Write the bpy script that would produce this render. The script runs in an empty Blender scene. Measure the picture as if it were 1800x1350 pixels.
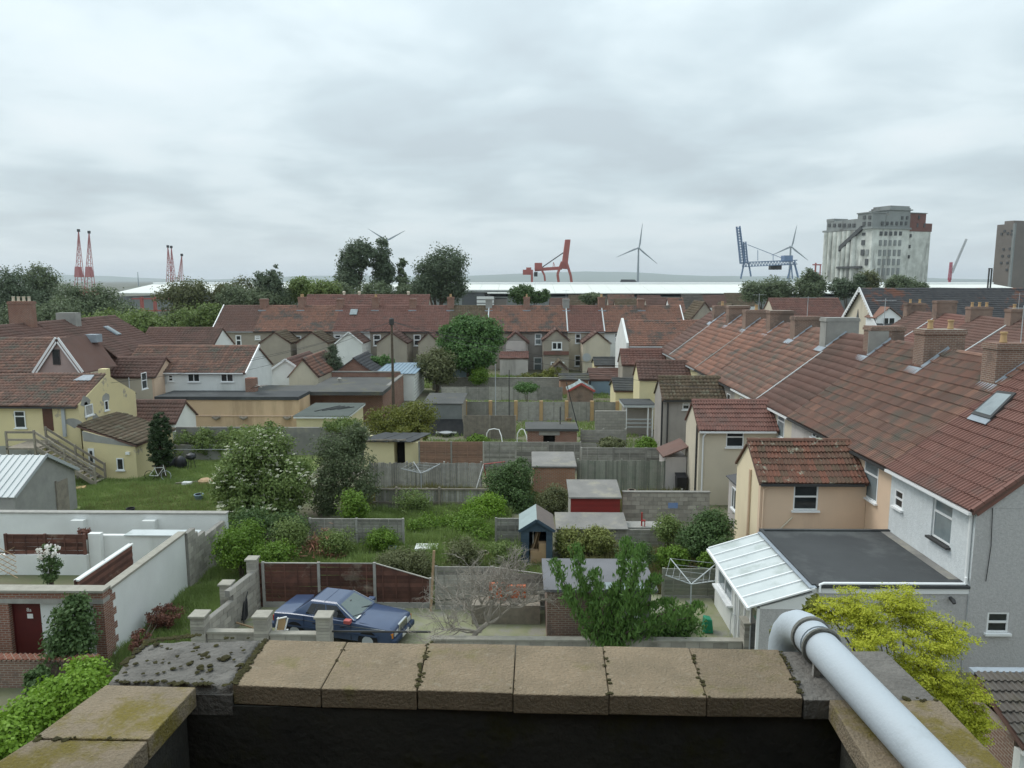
import bpy, math, random
import numpy as np
from mathutils import Vector, Matrix, Euler
R = math.radians
SC = bpy.context.scene
COL = SC.collection

# ---------------------------------------------------------------- camera
CAMH = 12.0
PITCH = math.atan(182 / 1300.0)
YAW = math.atan(19 * math.cos(PITCH) / 1300.0)
cam_d = bpy.data.cameras.new('camera')
cam = bpy.data.objects.new('camera', cam_d)
COL.objects.link(cam)
cam.location = (0, 0, CAMH)
cam.rotation_euler = (R(90) - PITCH, 0, YAW)
cam_d.sensor_width = 36.0
cam_d.lens = 26.0
cam_d.clip_start = 0.05
cam_d.clip_end = 40000
SC.camera = cam

# ---------------------------------------------------------------- sky, sun, exposure
SUN_EL, SUN_AZ = R(52), R(-62)          # azimuth from +Y towards +X
world = bpy.data.worlds.new('World')
SC.world = world
world.use_nodes = True
nt = world.node_tree
N, L = nt.nodes, nt.links
N.clear()
wout = N.new('ShaderNodeOutputWorld')
wbg = N.new('ShaderNodeBackground')
wsky = N.new('ShaderNodeTexSky')
wsky.sky_type = 'NISHITA'
wsky.sun_disc = False
wsky.sun_elevation = SUN_EL
wsky.sun_rotation = SUN_AZ
wsky.dust_density = 3.0
tc = N.new('ShaderNodeTexCoord')
sep = N.new('ShaderNodeSeparateXYZ')
L.new(tc.outputs['Generated'], sep.inputs[0])
def mth(op, a, b=None, c=None, clamp=False):
    n = N.new('ShaderNodeMath'); n.operation = op; n.use_clamp = clamp
    for i, v in enumerate((a, b, c)):
        if v is None: continue
        if isinstance(v, (int, float)): n.inputs[i].default_value = v
        else: L.new(v, n.inputs[i])
    return n.outputs[0]
zc = mth('ADD', mth('MAXIMUM', sep.outputs[2], 0.0), 0.17)
cx = mth('DIVIDE', sep.outputs[0], zc)
cy = mth('DIVIDE', sep.outputs[1], zc)
cmb = N.new('ShaderNodeCombineXYZ')
L.new(cx, cmb.inputs[0]); L.new(cy, cmb.inputs[1])
def cloud(scale, detail, off, rough=0.55, dist=0.0):
    mp = N.new('ShaderNodeMapping')
    mp.inputs['Location'].default_value = off
    mp.inputs['Scale'].default_value = (1.0, 1.0, 1)
    L.new(cmb.outputs[0], mp.inputs['Vector'])
    n = N.new('ShaderNodeTexNoise')
    n.inputs['Scale'].default_value = scale
    n.inputs['Detail'].default_value = detail
    n.inputs['Roughness'].default_value = rough
    n.inputs['Distortion'].default_value = dist
    L.new(mp.outputs[0], n.inputs['Vector'])
    return n.outputs['Fac']
big = cloud(0.8, 4, (3.1, 1.62, 0), 0.5, 0.35)
mid = cloud(1.9, 6, (7.7, 2.2, 1.0), 0.5, 0.3)
c1 = mth('ADD', mth('MULTIPLY', big, 0.55), mth('MULTIPLY', mid, 0.45))
ramp = N.new('ShaderNodeValToRGB')
els = ramp.color_ramp.elements
els[0].position = 0.38; els[0].color = (0.455, 0.53, 0.57, 1)
els[1].position = 0.65; els[1].color = (0.665, 0.74, 0.77, 1)
e = els.new(0.46); e.color = (0.51, 0.60, 0.64, 1)
e = els.new(0.55); e.color = (0.61, 0.70, 0.735, 1)
L.new(c1, ramp.inputs[0])
# towards the horizon the cloud layers merge into one pale veil
veil = mth('SUBTRACT', 1.0, mth('DIVIDE', mth('MAXIMUM', sep.outputs[2], 0.0), 0.13), clamp=True)
veil = mth('MULTIPLY', mth('MULTIPLY', veil, veil), 0.8)
mx1 = N.new('ShaderNodeMix'); mx1.data_type = 'RGBA'
L.new(veil, mx1.inputs[0]); L.new(ramp.outputs[0], mx1.inputs[6])
mx1.inputs[7].default_value = (0.72, 0.80, 0.83, 1)
skm = N.new('ShaderNodeMix'); skm.data_type = 'RGBA'; skm.blend_type = 'MULTIPLY'
skm.inputs[0].default_value = 1.0
L.new(wsky.outputs[0], skm.inputs[6]); skm.inputs[7].default_value = (0.1, 0.1, 0.1, 1)
mx2 = N.new('ShaderNodeMix'); mx2.data_type = 'RGBA'
mx2.inputs[0].default_value = 0.94      # almost full cloud cover
L.new(skm.outputs[2], mx2.inputs[6]); L.new(mx1.outputs[2], mx2.inputs[7])
L.new(mx2.outputs[2], wbg.inputs[0])
# an overcast sky grows brighter from the horizon to the zenith
L.new(mth('ADD', mth('MULTIPLY', mth('MAXIMUM', sep.outputs[2], 0.0), 1.05), 0.94), wbg.inputs[1])
L.new(wbg.outputs[0], wout.inputs[0])

sun_d = bpy.data.lights.new('sun', 'SUN')
sun_d.energy = 1.4
sun_d.angle = R(25)
sun_d.color = (1.0, 0.97, 0.92)
sun = bpy.data.objects.new('sun', sun_d)
COL.objects.link(sun)
sdir = Vector((math.sin(SUN_AZ) * math.cos(SUN_EL), math.cos(SUN_AZ) * math.cos(SUN_EL), math.sin(SUN_EL)))
sun.rotation_euler = sdir.to_track_quat('Z', 'Y').to_euler()
sun.location = (-40, 20, 60)
SC.view_settings.view_transform = 'Standard'
SC.view_settings.look = 'None'
SC.view_settings.exposure = 0.2
SC.view_settings.gamma = 1.0
SC.view_settings.use_curve_mapping = False
SC.cycles.use_denoising = True
SC.cycles.max_bounces = 6
SC.cycles.diffuse_bounces = 3
SC.cycles.volume_bounces = 0
SC.cycles.transparent_max_bounces = 6

# ---------------------------------------------------------------- pixel (1800 x 1350) to a point on a known plane
def P(x, y, X=None, Y=None, Z=None):
    u = (x - 900) / 1300.0; v = (y - 675) / 1300.0
    a = u; b = math.cos(PITCH) - v * math.sin(PITCH); c = -math.sin(PITCH) - v * math.cos(PITCH)
    rx = a * math.cos(YAW) - b * math.sin(YAW); ry = a * math.sin(YAW) + b * math.cos(YAW)
    if Z is not None: t = (Z - CAMH) / c
    elif Y is not None: t = Y / ry
    else: t = X / rx
    return Vector((rx * t, ry * t, CAMH + c * t))

# ---------------------------------------------------------------- materials
MATS = {}
def material(name, col, col2=None, scale=2.0, rough=0.85, bump=0.0, bscale=40.0, var=0.0, col3=None, c3scale=0.6,
             c3lo=0.52, c3hi=0.62, spec=0.3, metal=0.0, transl=0.0, brick=None, streak=False, coat=0.0, attr_cols=None, speck=0.0):
    """base colour with a second tone by noise, a third tone in patches, per-piece variation, bump"""
    m = bpy.data.materials.new(name); m.use_nodes = True
    t = m.node_tree; n = t.nodes; l = t.links
    bs = n['Principled BSDF']
    bs.inputs['Roughness'].default_value = rough
    bs.inputs['Metallic'].default_value = metal
    bs.inputs['Specular IOR Level'].default_value = spec
    if coat: bs.inputs['Coat Weight'].default_value = coat
    geo = n.new('ShaderNodeNewGeometry')
    pos = geo.outputs['Position']
    if streak:
        mp = n.new('ShaderNodeMapping'); mp.inputs['Scale'].default_value = (1, 1, 0.18)
        l.new(pos, mp.inputs[0]); spos = mp.outputs[0]
    else: spos = pos
    def noise(sc, det=5, src=None, rg=0.6):
        q = n.new('ShaderNodeTexNoise'); q.inputs['Scale'].default_value = sc
        q.inputs['Detail'].default_value = det; q.inputs['Roughness'].default_value = rg
        l.new(src or pos, q.inputs['Vector']); return q.outputs['Fac']
    def mix(f, a, b, mode='MIX'):
        q = n.new('ShaderNodeMix'); q.data_type = 'RGBA'; q.blend_type = mode
        for i, v in ((0, f), (6, a), (7, b)):
            if isinstance(v, (int, float)): q.inputs[i].default_value = v
            elif isinstance(v, tuple): q.inputs[i].default_value = (*v, 1) if len(v) == 3 else v
            else: l.new(v, q.inputs[i])
        return q.outputs[2]
    def rng(f, lo, hi, a=0.0, b=1.0):
        q = n.new('ShaderNodeMapRange'); q.inputs[1].default_value = lo; q.inputs[2].default_value = hi
        q.inputs[3].default_value = a; q.inputs[4].default_value = b
        l.new(f, q.inputs[0]); return q.outputs[0]
    c = tuple(col)
    hgt = None
    if brick:
        bw, bh, mortar, alongY = brick
        sx = n.new('ShaderNodeSeparateXYZ'); l.new(pos, sx.inputs[0])
        ad = n.new('ShaderNodeMath'); ad.operation = 'ADD'
        l.new(sx.outputs[0], ad.inputs[0]); l.new(sx.outputs[1], ad.inputs[1])
        cb = n.new('ShaderNodeCombineXYZ'); l.new(ad.outputs[0], cb.inputs[0]); l.new(sx.outputs[2], cb.inputs[1])
        bt = n.new('ShaderNodeTexBrick'); l.new(cb.outputs[0], bt.inputs['Vector'])
        bt.inputs['Scale'].default_value = 1.0
        bt.inputs['Brick Width'].default_value = bw; bt.inputs['Row Height'].default_value = bh
        bt.inputs['Mortar Size'].default_value = 0.012; bt.inputs['Bias'].default_value = -0.1
        bt.inputs['Color1'].default_value = (*col, 1)
        bt.inputs['Color2'].default_value = (*(col2 or col), 1)
        bt.inputs['Mortar'].default_value = (*mortar, 1)
        c = bt.outputs['Color']; hgt = bt.outputs['Fac']
        c = mix(rng(noise(scale), 0.3, 0.75, 0, 0.5), c, tuple(v * 0.6 for v in col))
    elif col2:
        c = mix(rng(noise(scale, 6), 0.35, 0.68), c, tuple(col2))
    if attr_cols:
        at = n.new('ShaderNodeAttribute'); at.attribute_name = 'rnd'
        oi = n.new('ShaderNodeObjectInfo')
        ad = n.new('ShaderNodeMath'); ad.operation = 'ADD'
        l.new(at.outputs['Fac'], ad.inputs[0]); l.new(oi.outputs['Random'], ad.inputs[1])
        fr = n.new('ShaderNodeMath'); fr.operation = 'FRACT'; l.new(ad.outputs[0], fr.inputs[0])
        rp = n.new('ShaderNodeValToRGB'); k = rp.color_ramp.elements
        k[0].position = 0; k[0].color = (*attr_cols[0], 1); k[1].position = 1; k[1].color = (*attr_cols[-1], 1)
        for i in range(1, len(attr_cols) - 1):
            q = k.new(i / (len(attr_cols) - 1)); q.color = (*attr_cols[i], 1)
        l.new(fr.outputs[0], rp.inputs[0])
        c = mix(rng(noise(scale, 5), 0.35, 0.7, 0.0, 0.55), rp.outputs[0], c)
    if col3:
        c = mix(rng(noise(c3scale, 7, spos, 0.68), c3lo, c3hi), c, tuple(col3))
    if speck:
        c = mix(rng(noise(speck, 3, None, 0.8), 0.36, 0.66, 0.42, 0.0), c, (0.13, 0.11, 0.075))
        c = mix(rng(noise(speck * .31, 4, None, 0.7), 0.56, 0.72, 0.0, 0.3), c, (0.40, 0.36, 0.29))
    if var:
        oi = n.new('ShaderNodeObjectInfo')
        hs = n.new('ShaderNodeHueSaturation')
        if isinstance(c, tuple): hs.inputs['Color'].default_value = (*c, 1)
        else: l.new(c, hs.inputs['Color'])
        l.new(rng(oi.outputs['Random'], 0, 1, 1 - var, 1 + var), hs.inputs['Value'])
        c = hs.outputs[0]
    if isinstance(c, tuple): bs.inputs['Base Color'].default_value = (*c, 1)
    else: l.new(c, bs.inputs['Base Color'])
    if bump or hgt is not None:
        bp = n.new('ShaderNodeBump'); bp.inputs['Strength'].default_value = bump or 0.5
        bp.inputs['Distance'].default_value = 0.02
        h = noise(bscale, 4)
        if hgt is not None:
            q = n.new('ShaderNodeMath'); q.operation = 'SUBTRACT'
            l.new(h, q.inputs[0]); l.new(hgt, q.inputs[1]); h = q.outputs[0]
        l.new(h, bp.inputs['Height']); l.new(bp.outputs[0], bs.inputs['Normal'])
    if transl:
        tr = n.new('ShaderNodeBsdfTranslucent')
        if isinstance(c, tuple): tr.inputs[0].default_value = (*c, 1)
        else: l.new(c, tr.inputs[0])
        ms = n.new('ShaderNodeMixShader'); ms.inputs[0].default_value = transl
        l.new(bs.outputs[0], ms.inputs[1]); l.new(tr.outputs[0], ms.inputs[2])
        l.new(ms.outputs[0], n['Material Output'].inputs[0])
    MATS[name] = m
    return m
def leafmat(name, dark, lightc, rough=0.55, transl=0.3):
    dark = tuple(v * 1.18 for v in dark); lightc = tuple(v * 1.12 for v in lightc)
    mid_ = tuple((a + b) / 2 for a, b in zip(dark, lightc))
    return material(name, mid_, scale=0.7, rough=rough, transl=transl, attr_cols=[dark, mid_, mid_, lightc], spec=0.25)

material('soil', (0.16, 0.135, 0.10), (0.11, 0.14, 0.055), 0.5, 0.95, 0.5, 12, col3=(0.16, 0.15, 0.12), c3scale=0.25)
material('far_land', (0.09, 0.10, 0.06), (0.15, 0.15, 0.14), 0.03, 0.95)
material('turf', (0.15, 0.20, 0.06), (0.20, 0.22, 0.09), 1.2, 0.95, 0.4, 15, col3=(0.17, 0.15, 0.08), c3scale=0.5)
material('concrete_yard', (0.27, 0.265, 0.18), (0.20, 0.215, 0.11), 1.4, 0.9, 0.2, 20, col3=(0.26, 0.25, 0.21), c3scale=0.9)
material('hill', (0.10, 0.14, 0.09), (0.13, 0.16, 0.12), 0.002, 1.0)
material('white_render', (0.74, 0.75, 0.73), (0.66, 0.67, 0.65), 0.7, 0.9, 0.25, 60, col3=(0.52, 0.53, 0.50), c3scale=0.35, c3lo=0.58, c3hi=0.78, streak=True)
material('white_dash', (0.66, 0.69, 0.70), (0.56, 0.59, 0.60), 9.0, 0.95, 0.9, 26, col3=(0.50, 0.52, 0.52), c3scale=0.5, streak=True, c3lo=.55, c3hi=.8)
material('grey_dash', (0.50, 0.49, 0.485), (0.41, 0.402, 0.40), 12.0, 0.95, 0.9, 26, col3=(0.36, 0.35, 0.345), c3scale=0.4, streak=True, c3lo=.52, c3hi=.8)
material('peach_render', (0.70, 0.52, 0.375), (0.65, 0.485, 0.355), 1.0, 0.9, 0.2, 50, col3=(0.55, 0.40, 0.30), c3scale=0.7, streak=True, c3lo=.54, c3hi=.78)
material('cream_render', (0.60, 0.535, 0.42), (0.55, 0.49, 0.39), 0.8, 0.9, 0.2, 50, col3=(0.42, 0.38, 0.30), c3scale=0.6, streak=True, c3lo=.52, c3hi=.74)
material('peach_render_lit', (0.76, 0.645, 0.45), (0.72, 0.61, 0.43), 0.8, 0.9, 0.2, 50, col3=(0.58, 0.48, 0.35), c3scale=0.7, streak=True, c3lo=.54, c3hi=.78)  # peach render again, its colour lightened for the gable's lit side
material('roof_grey', (0.17, 0.17, 0.18), (0.13, 0.13, 0.138), 0.8, 0.85, 0.2, 30)
material('beige_render', (0.52, 0.46, 0.36), (0.46, 0.41, 0.33), 0.8, 0.9, 0.2, 50, col3=(0.34, 0.31, 0.27), c3scale=0.45, streak=True, c3lo=.55, c3hi=.8)
material('lilac_render', (0.52, 0.48, 0.45), (0.46, 0.42, 0.40), 0.8, 0.9, 0.2, 50, col3=(0.36, 0.33, 0.31), c3scale=0.45, streak=True)
material('drab_render', (0.37, 0.33, 0.27), (0.31, 0.275, 0.23), 0.6, 0.95, 0.3, 40, col3=(0.23, 0.20, 0.18), c3scale=0.35, streak=True, c3lo=.52, c3hi=.75)
material('grey_render', (0.36, 0.33, 0.30), (0.29, 0.265, 0.245), 0.7, 0.95, 0.3, 40, col3=(0.20, 0.185, 0.17), c3scale=0.4, streak=True, c3lo=.52, c3hi=.75)
material('yellow_render', (0.68, 0.58, 0.335), (0.62, 0.53, 0.32), 0.6, 0.95, 0.3, 40, col3=(0.38, 0.33, 0.26), c3scale=0.5, c3lo=0.60, c3hi=0.64)
material('pale_yellow_render', (0.70, 0.62, 0.38), (0.62, 0.55, 0.34), 0.7, 0.9, 0.2, 40)
material('mauve_render', (0.40, 0.31, 0.285), (0.35, 0.27, 0.25), 0.8, 0.95, 0.2, 40)
material('orange_render', (0.58, 0.42, 0.265), (0.63, 0.47, 0.31), 0.4, 0.9, 0.2, 40, col3=(0.46, 0.33, 0.21), c3scale=0.3, streak=True)
material('cement', (0.33, 0.325, 0.30), (0.26, 0.255, 0.24), 1.5, 0.95, 0.4, 30)
BRK = dict(brick=(0.225, 0.075, (0.36, 0.32, 0.27), 0))
material('brick', (0.28, 0.115, 0.075), (0.21, 0.09, 0.065), 1.3, 0.9, 0.5, 60, **BRK)
material('brick_dull', (0.26, 0.155, 0.115), (0.20, 0.12, 0.095), 1.0, 0.95, 0.5, 60, col3=(0.16, 0.12, 0.10), c3scale=0.7, **BRK)
material('brick_orange', (0.42, 0.20, 0.11), (0.34, 0.16, 0.09), 1.0, 0.9, 0.5, 60, **BRK)
material('blockwork', (0.37, 0.35, 0.305), (0.29, 0.275, 0.245), 2.0, 0.95, 0.5, 40, brick=(0.44, 0.215, (0.22, 0.21, 0.19), 0))
material('block', (0.40, 0.375, 0.325), (0.31, 0.29, 0.255), 3.0, 0.95, 0.5, 40, var=0.22, col3=(0.17, 0.165, 0.14), c3scale=1.3, c3lo=.56, c3hi=.75)
material('mortar', (0.26, 0.25, 0.225), (0.20, 0.19, 0.175), 4, 0.95, 0.3, 50)
# roof tiles
TL = dict(spec=0.2, bump=0.25, bscale=60)
material('tile_rust', (0.17, 0.095, 0.073), None, 1.2, 0.85, attr_cols=[(0.12, 0.078, 0.064), (0.235, 0.13, 0.1), (0.16, 0.108, 0.09), (0.27, 0.155, 0.115), (0.135, 0.1, 0.085), (0.21, 0.125, 0.1)],
         col3=(0.12, 0.112, 0.092), c3scale=0.9, c3lo=0.50, c3hi=0.66, **TL)
material('tile_red', (0.17, 0.085, 0.068), None, 0.9, 0.75, attr_cols=[(0.155, 0.082, 0.069), (0.205, 0.105, 0.086), (0.178, 0.094, 0.078), (0.22, 0.118, 0.097)],
         col3=(0.12, 0.09, 0.078), c3scale=0.7, c3lo=0.52, c3hi=0.75, **TL)
material('tile_brown', (0.145, 0.075, 0.058), None, 0.9, 0.8, attr_cols=[(0.135, 0.085, 0.072), (0.17, 0.106, 0.089), (0.15, 0.095, 0.08)],
         col3=(0.12, 0.08, 0.066), c3scale=0.4, **TL)
material('tile_orange', (0.22, 0.12, 0.09), None, 0.7, 0.85, attr_cols=[(0.165, 0.095, 0.075), (0.28, 0.145, 0.104), (0.21, 0.12, 0.092), (0.25, 0.145, 0.11)],
         col3=(0.115, 0.10, 0.088), c3scale=0.6, c3lo=0.51, c3hi=0.62, **TL)
material('tile_lichen', (0.15, 0.085, 0.06), None, 1.2, 0.9, attr_cols=[(0.10, 0.06, 0.045), (0.19, 0.085, 0.06), (0.14, 0.08, 0.06), (0.11, 0.085, 0.06)],
         col3=(0.30, 0.30, 0.235), c3scale=2.3, c3lo=0.59, c3hi=0.66, **TL)
material('tile_moss', (0.12, 0.095, 0.065), None, 1.2, 0.9, attr_cols=[(0.09, 0.075, 0.05), (0.15, 0.11, 0.075), (0.12, 0.09, 0.065)],
         col3=(0.19, 0.18, 0.13), c3scale=1.9, c3lo=0.56, c3hi=0.66, **TL)
material('tile_grey', (0.11, 0.10, 0.09), None, 1.2, 0.85, attr_cols=[(0.09, 0.08, 0.072), (0.13, 0.115, 0.10), (0.11, 0.10, 0.088)],
         col3=(0.10, 0.09, 0.07), c3scale=1.5, **TL)
material('slate', (0.085, 0.085, 0.09), None, 0.8, 0.8, attr_cols=[(0.07, 0.07, 0.075), (0.10, 0.098, 0.10), (0.085, 0.083, 0.085)],
         col3=(0.19, 0.095, 0.07), c3scale=0.16, c3lo=0.56, c3hi=0.6, **TL)
material('felt', (0.062, 0.066, 0.068), (0.05, 0.053, 0.055), 0.6, 0.85, 0.3, 80, col3=(0.085, 0.09, 0.09), c3scale=0.35)
material('felt_mossy', (0.10, 0.10, 0.095), (0.07, 0.072, 0.07), 0.5, 0.9, 0.2, 40, col3=(0.14, 0.13, 0.07), c3scale=0.35, c3lo=0.55, c3hi=0.68)
material('felt_pale', (0.24, 0.23, 0.215), (0.17, 0.165, 0.155), 0.9, 0.95, 0.3, 40, col3=(0.31, 0.29, 0.23), c3scale=0.8, c3lo=.52, c3hi=.7)
material('felt_green', (0.09, 0.105, 0.095), (0.075, 0.088, 0.08), 0.5, 0.9, 0.2, 40)
material('shed_felt', (0.30, 0.36, 0.36), (0.26, 0.31, 0.31), 2, 0.9, 0.3, 90)
material('shed_felt_brown', (0.17, 0.14, 0.125), (0.14, 0.12, 0.11), 2, 0.9, 0.3, 90)
material('lead', (0.30, 0.34, 0.38), (0.24, 0.27, 0.30), 3, 0.6, 0.2, 20)
material('white_plastic', (0.78, 0.79, 0.79), None, rough=0.35, spec=0.5)
material('polycarbonate', (0.52, 0.555, 0.55), (0.45, 0.49, 0.485), 1.5, 0.3, spec=0.5, col3=(0.38, 0.42, 0.40), c3scale=1.2)
material('pipe_plastic', (0.46, 0.515, 0.56), (0.425, 0.475, 0.515), 2.5, 0.5, 0.12, 90, spec=0.4, col3=(0.35, 0.385, 0.40), c3scale=5, c3lo=0.60, c3hi=0.85)
material('rubber_seal', (0.17, 0.17, 0.155), (0.12, 0.125, 0.11), 9, 0.8, 0.4, 40)
material('glass', (0.018, 0.022, 0.024), (0.035, 0.04, 0.042), 1.3, 0.06, spec=0.6)
material('glass_pale', (0.22, 0.26, 0.27), (0.14, 0.17, 0.18), 1.1, 0.08, spec=0.6)
material('curtain', (0.42, 0.42, 0.40), (0.30, 0.31, 0.30), 6, 0.25, spec=0.5)
material('black_plastic', (0.012, 0.013, 0.017), (0.02, 0.021, 0.025), 3, 0.45, spec=0.4)
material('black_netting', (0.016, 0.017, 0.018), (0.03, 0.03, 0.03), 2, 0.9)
material('grey_sheet', (0.20, 0.21, 0.205), (0.15, 0.16, 0.155), 0.9, 0.8, 0.2, 10)
WD = dict(streak=True)
material('wood_grey', (0.34, 0.325, 0.29), (0.25, 0.24, 0.215), 3, 0.9, 0.3, 50, var=0.3, col3=(0.20, 0.20, 0.165), c3scale=1.6, c3lo=.55, c3hi=.75)
material('wood_green', (0.20, 0.22, 0.175), (0.27, 0.265, 0.225), 2, 0.9, 0.3, 50, var=0.24, **WD)
material('wood_brown', (0.135, 0.062, 0.045), (0.085, 0.043, 0.034), 3, 0.85, 0.3, 50, var=0.4, col3=(0.25, 0.20, 0.155), c3scale=1.1, c3lo=0.57, c3hi=0.7)
material('wood_rust', (0.31, 0.19, 0.135), (0.25, 0.16, 0.12), 3, 0.9, 0.3, 50, var=0.15)
material('wood_weathered', (0.29, 0.255, 0.205), (0.20, 0.175, 0.145), 4, 0.9, 0.3, 50, var=0.2)
material('wood_tan', (0.46, 0.31, 0.16), (0.40, 0.27, 0.15), 2, 0.9, 0.2, 30)
material('wood_bare', (0.42, 0.29, 0.17), (0.34, 0.23, 0.14), 3, 0.85, 0.3, 30, var=0.2)
material('concrete_post', (0.36, 0.35, 0.32), (0.28, 0.27, 0.25), 4, 0.95, 0.4, 50)
material('stone_cap', (0.36, 0.34, 0.29), (0.28, 0.265, 0.225), 4, 0.95, 0.4, 50)
material('shed_blue', (0.045, 0.075, 0.105), (0.06, 0.09, 0.12), 3, 0.7, 0.2, 40, var=0.15)
material('shed_red', (0.26, 0.035, 0.03), (0.22, 0.035, 0.03), 2, 0.8, 0.2, 30, var=0.1)
material('door_red', (0.095, 0.016, 0.015), (0.075, 0.014, 0.013), 3, 0.5)
material('door_brown', (0.11, 0.05, 0.035), (0.09, 0.045, 0.03), 3, 0.7)
material('sheet_blue', (0.19, 0.27, 0.34), (0.23, 0.30, 0.35), 0.7, 0.7)
material('car_blue', (0.034, 0.060, 0.125), (0.040, 0.069, 0.14), 1.2, 0.32, spec=0.5, coat=0.5)
material('car_trim', (0.035, 0.055, 0.10), None, rough=0.6)
material('tyre', (0.015, 0.015, 0.016), None, rough=0.9)
material('chrome', (0.62, 0.63, 0.64), None, rough=0.22, metal=1.0)
material('car_glass', (0.10, 0.135, 0.125), (0.14, 0.17, 0.16), 1.0, 0.06, spec=0.6)
material('car_glass_dark', (0.012, 0.014, 0.016), None, rough=0.06, spec=0.5)
material('lamp_glass', (0.55, 0.57, 0.58), None, rough=0.12, spec=0.6)
material('amber', (0.6, 0.22, 0.03), None, rough=0.3)
material('red_plastic', (0.35, 0.03, 0.025), None, rough=0.5)
material('pink_plastic', (0.42, 0.10, 0.09), None, rough=0.5)
material('green_plastic', (0.02, 0.24, 0.13), None, rough=0.4)
material('orange_plastic', (0.55, 0.14, 0.05), (0.48, 0.12, 0.05), 2, 0.7)
material('blue_paint', (0.16, 0.25, 0.48), (0.2, 0.28, 0.45), 2, 0.8)
material('paper', (0.72, 0.72, 0.70), None, rough=0.8)
material('cardboard', (0.40, 0.27, 0.155), (0.34, 0.23, 0.13), 4, 0.9)
material('brush_red', (0.27, 0.12, 0.075), (0.36, 0.19, 0.12), 9, 0.95, attr_cols=[(0.20, 0.085, 0.055), (0.30, 0.14, 0.09), (0.36, 0.21, 0.14)])
material('coping_stone', (0.325, 0.25, 0.168), (0.23, 0.182, 0.122), 5.0, 0.95, 0.7, 90, speck=120.0, var=0.16, col3=(0.20, 0.175, 0.065), c3scale=3.6, c3lo=0.55, c3hi=0.70)
material('coping_moss', (0.335, 0.265, 0.185), (0.245, 0.20, 0.14), 5.0, 0.95, 0.7, 90, speck=120.0, var=0.10, col3=(0.20, 0.16, 0.03), c3scale=3.4, c3lo=0.49, c3hi=0.60)
material('cement_dark', (0.20, 0.19, 0.172), (0.125, 0.118, 0.108), 6, 0.95, 0.9, 45, col3=(0.06, 0.058, 0.052), c3scale=9, c3lo=.63, c3hi=.70)
material('wet_wall_shaded', (0.050, 0.048, 0.040), (0.030, 0.030, 0.027), 3, 0.8, 0.5, 30, col3=(0.035, 0.035, 0.012), c3scale=2.5)  # mossy wet render, its colour darkened further for the shade below the coping
material('moss', (0.07, 0.065, 0.02), (0.045, 0.04, 0.02), 30, 1.0, 0.8, 120)
material('bark', (0.12, 0.095, 0.07), (0.075, 0.06, 0.045), 6, 0.95, 0.6, 40)
material('bark_pale', (0.33, 0.295, 0.25), (0.25, 0.225, 0.19), 6, 0.95, 0.3, 40)
material('silo_white', (0.66, 0.67, 0.62), (0.42, 0.43, 0.39), 0.22, 0.95, col3=(0.25, 0.25, 0.23), c3scale=0.22, streak=True, c3lo=.50, c3hi=.64)
material('silo_grey', (0.27, 0.285, 0.275), (0.21, 0.22, 0.215), 0.12, 0.95, col3=(0.15, 0.15, 0.145), c3scale=0.1, streak=True)
material('silo_dark', (0.105, 0.11, 0.11), (0.085, 0.088, 0.09), 0.3, 0.95)
material('silo_brick', (0.19, 0.095, 0.08), (0.155, 0.082, 0.07), 0.15, 0.95)
material('silo_brown', (0.20, 0.175, 0.155), (0.165, 0.148, 0.135), 0.1, 0.95, streak=True)
material('crane_red', (0.42, 0.13, 0.11), (0.34, 0.115, 0.10), 0.15, 0.7)
material('crane_pink', (0.46, 0.13, 0.17), None, rough=0.7)
material('crane_blue', (0.19, 0.27, 0.40), (0.15, 0.22, 0.34), 0.2, 0.7)
material('jib_red', (0.46, 0.20, 0.20), None, rough=0.7)
material('turbine_grey', (0.27, 0.31, 0.34), None, rough=0.6)
material('metal_dark', (0.05, 0.05, 0.05), None, rough=0.6)
material('metal_grey', (0.40, 0.42, 0.43), None, rough=0.45)
material('warehouse_roof', (0.68, 0.695, 0.65), (0.62, 0.635, 0.60), 0.02, 0.8)
material('warehouse_ridge', (0.88, 0.89, 0.88), None, rough=0.6)
material('metal_sheet', (0.52, 0.55, 0.55), (0.45, 0.48, 0.48), 0.4, 0.5)
material('dark_shed', (0.10, 0.105, 0.11), (0.13, 0.135, 0.14), 0.1, 0.8)
# foliage
leafmat('leaf_elder', (0.085, 0.135, 0.034), (0.19, 0.24, 0.075))
leafmat('leaf_dark', (0.045, 0.085, 0.028), (0.105, 0.165, 0.055))
leafmat('leaf_grey', (0.065, 0.09, 0.04), (0.13, 0.16, 0.08))
leafmat('leaf_olive', (0.095, 0.115, 0.02), (0.185, 0.19, 0.04))
leafmat('leaf_bright', (0.07, 0.14, 0.015), (0.16, 0.25, 0.035))
leafmat('leaf_lime', (0.10, 0.20, 0.015), (0.22, 0.34, 0.04))
leafmat('leaf_gold', (0.27, 0.305, 0.02), (0.49, 0.5, 0.055), transl=0.35)
leafmat('leaf_cherry', (0.06, 0.13, 0.03), (0.14, 0.24, 0.06), rough=0.4)
leafmat('leaf_round', (0.05, 0.115, 0.03), (0.115, 0.2, 0.06))
leafmat('leaf_cypress', (0.02, 0.04, 0.015), (0.045, 0.075, 0.025))
leafmat('leaf_far', (0.088, 0.118, 0.064), (0.16, 0.195, 0.105))
leafmat('leaf_far_olive', (0.09, 0.105, 0.045), (0.155, 0.165, 0.075))
leafmat('leaf_far_dark', (0.072, 0.1, 0.062), (0.128, 0.165, 0.095))
leafmat('leaf_variegated', (0.10, 0.13, 0.03), (0.30, 0.31, 0.10))
leafmat('leaf_grass', (0.13, 0.2, 0.05), (0.25, 0.31, 0.11))
leafmat('leaf_rough_grass', (0.095, 0.11, 0.03), (0.22, 0.19, 0.09))
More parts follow.
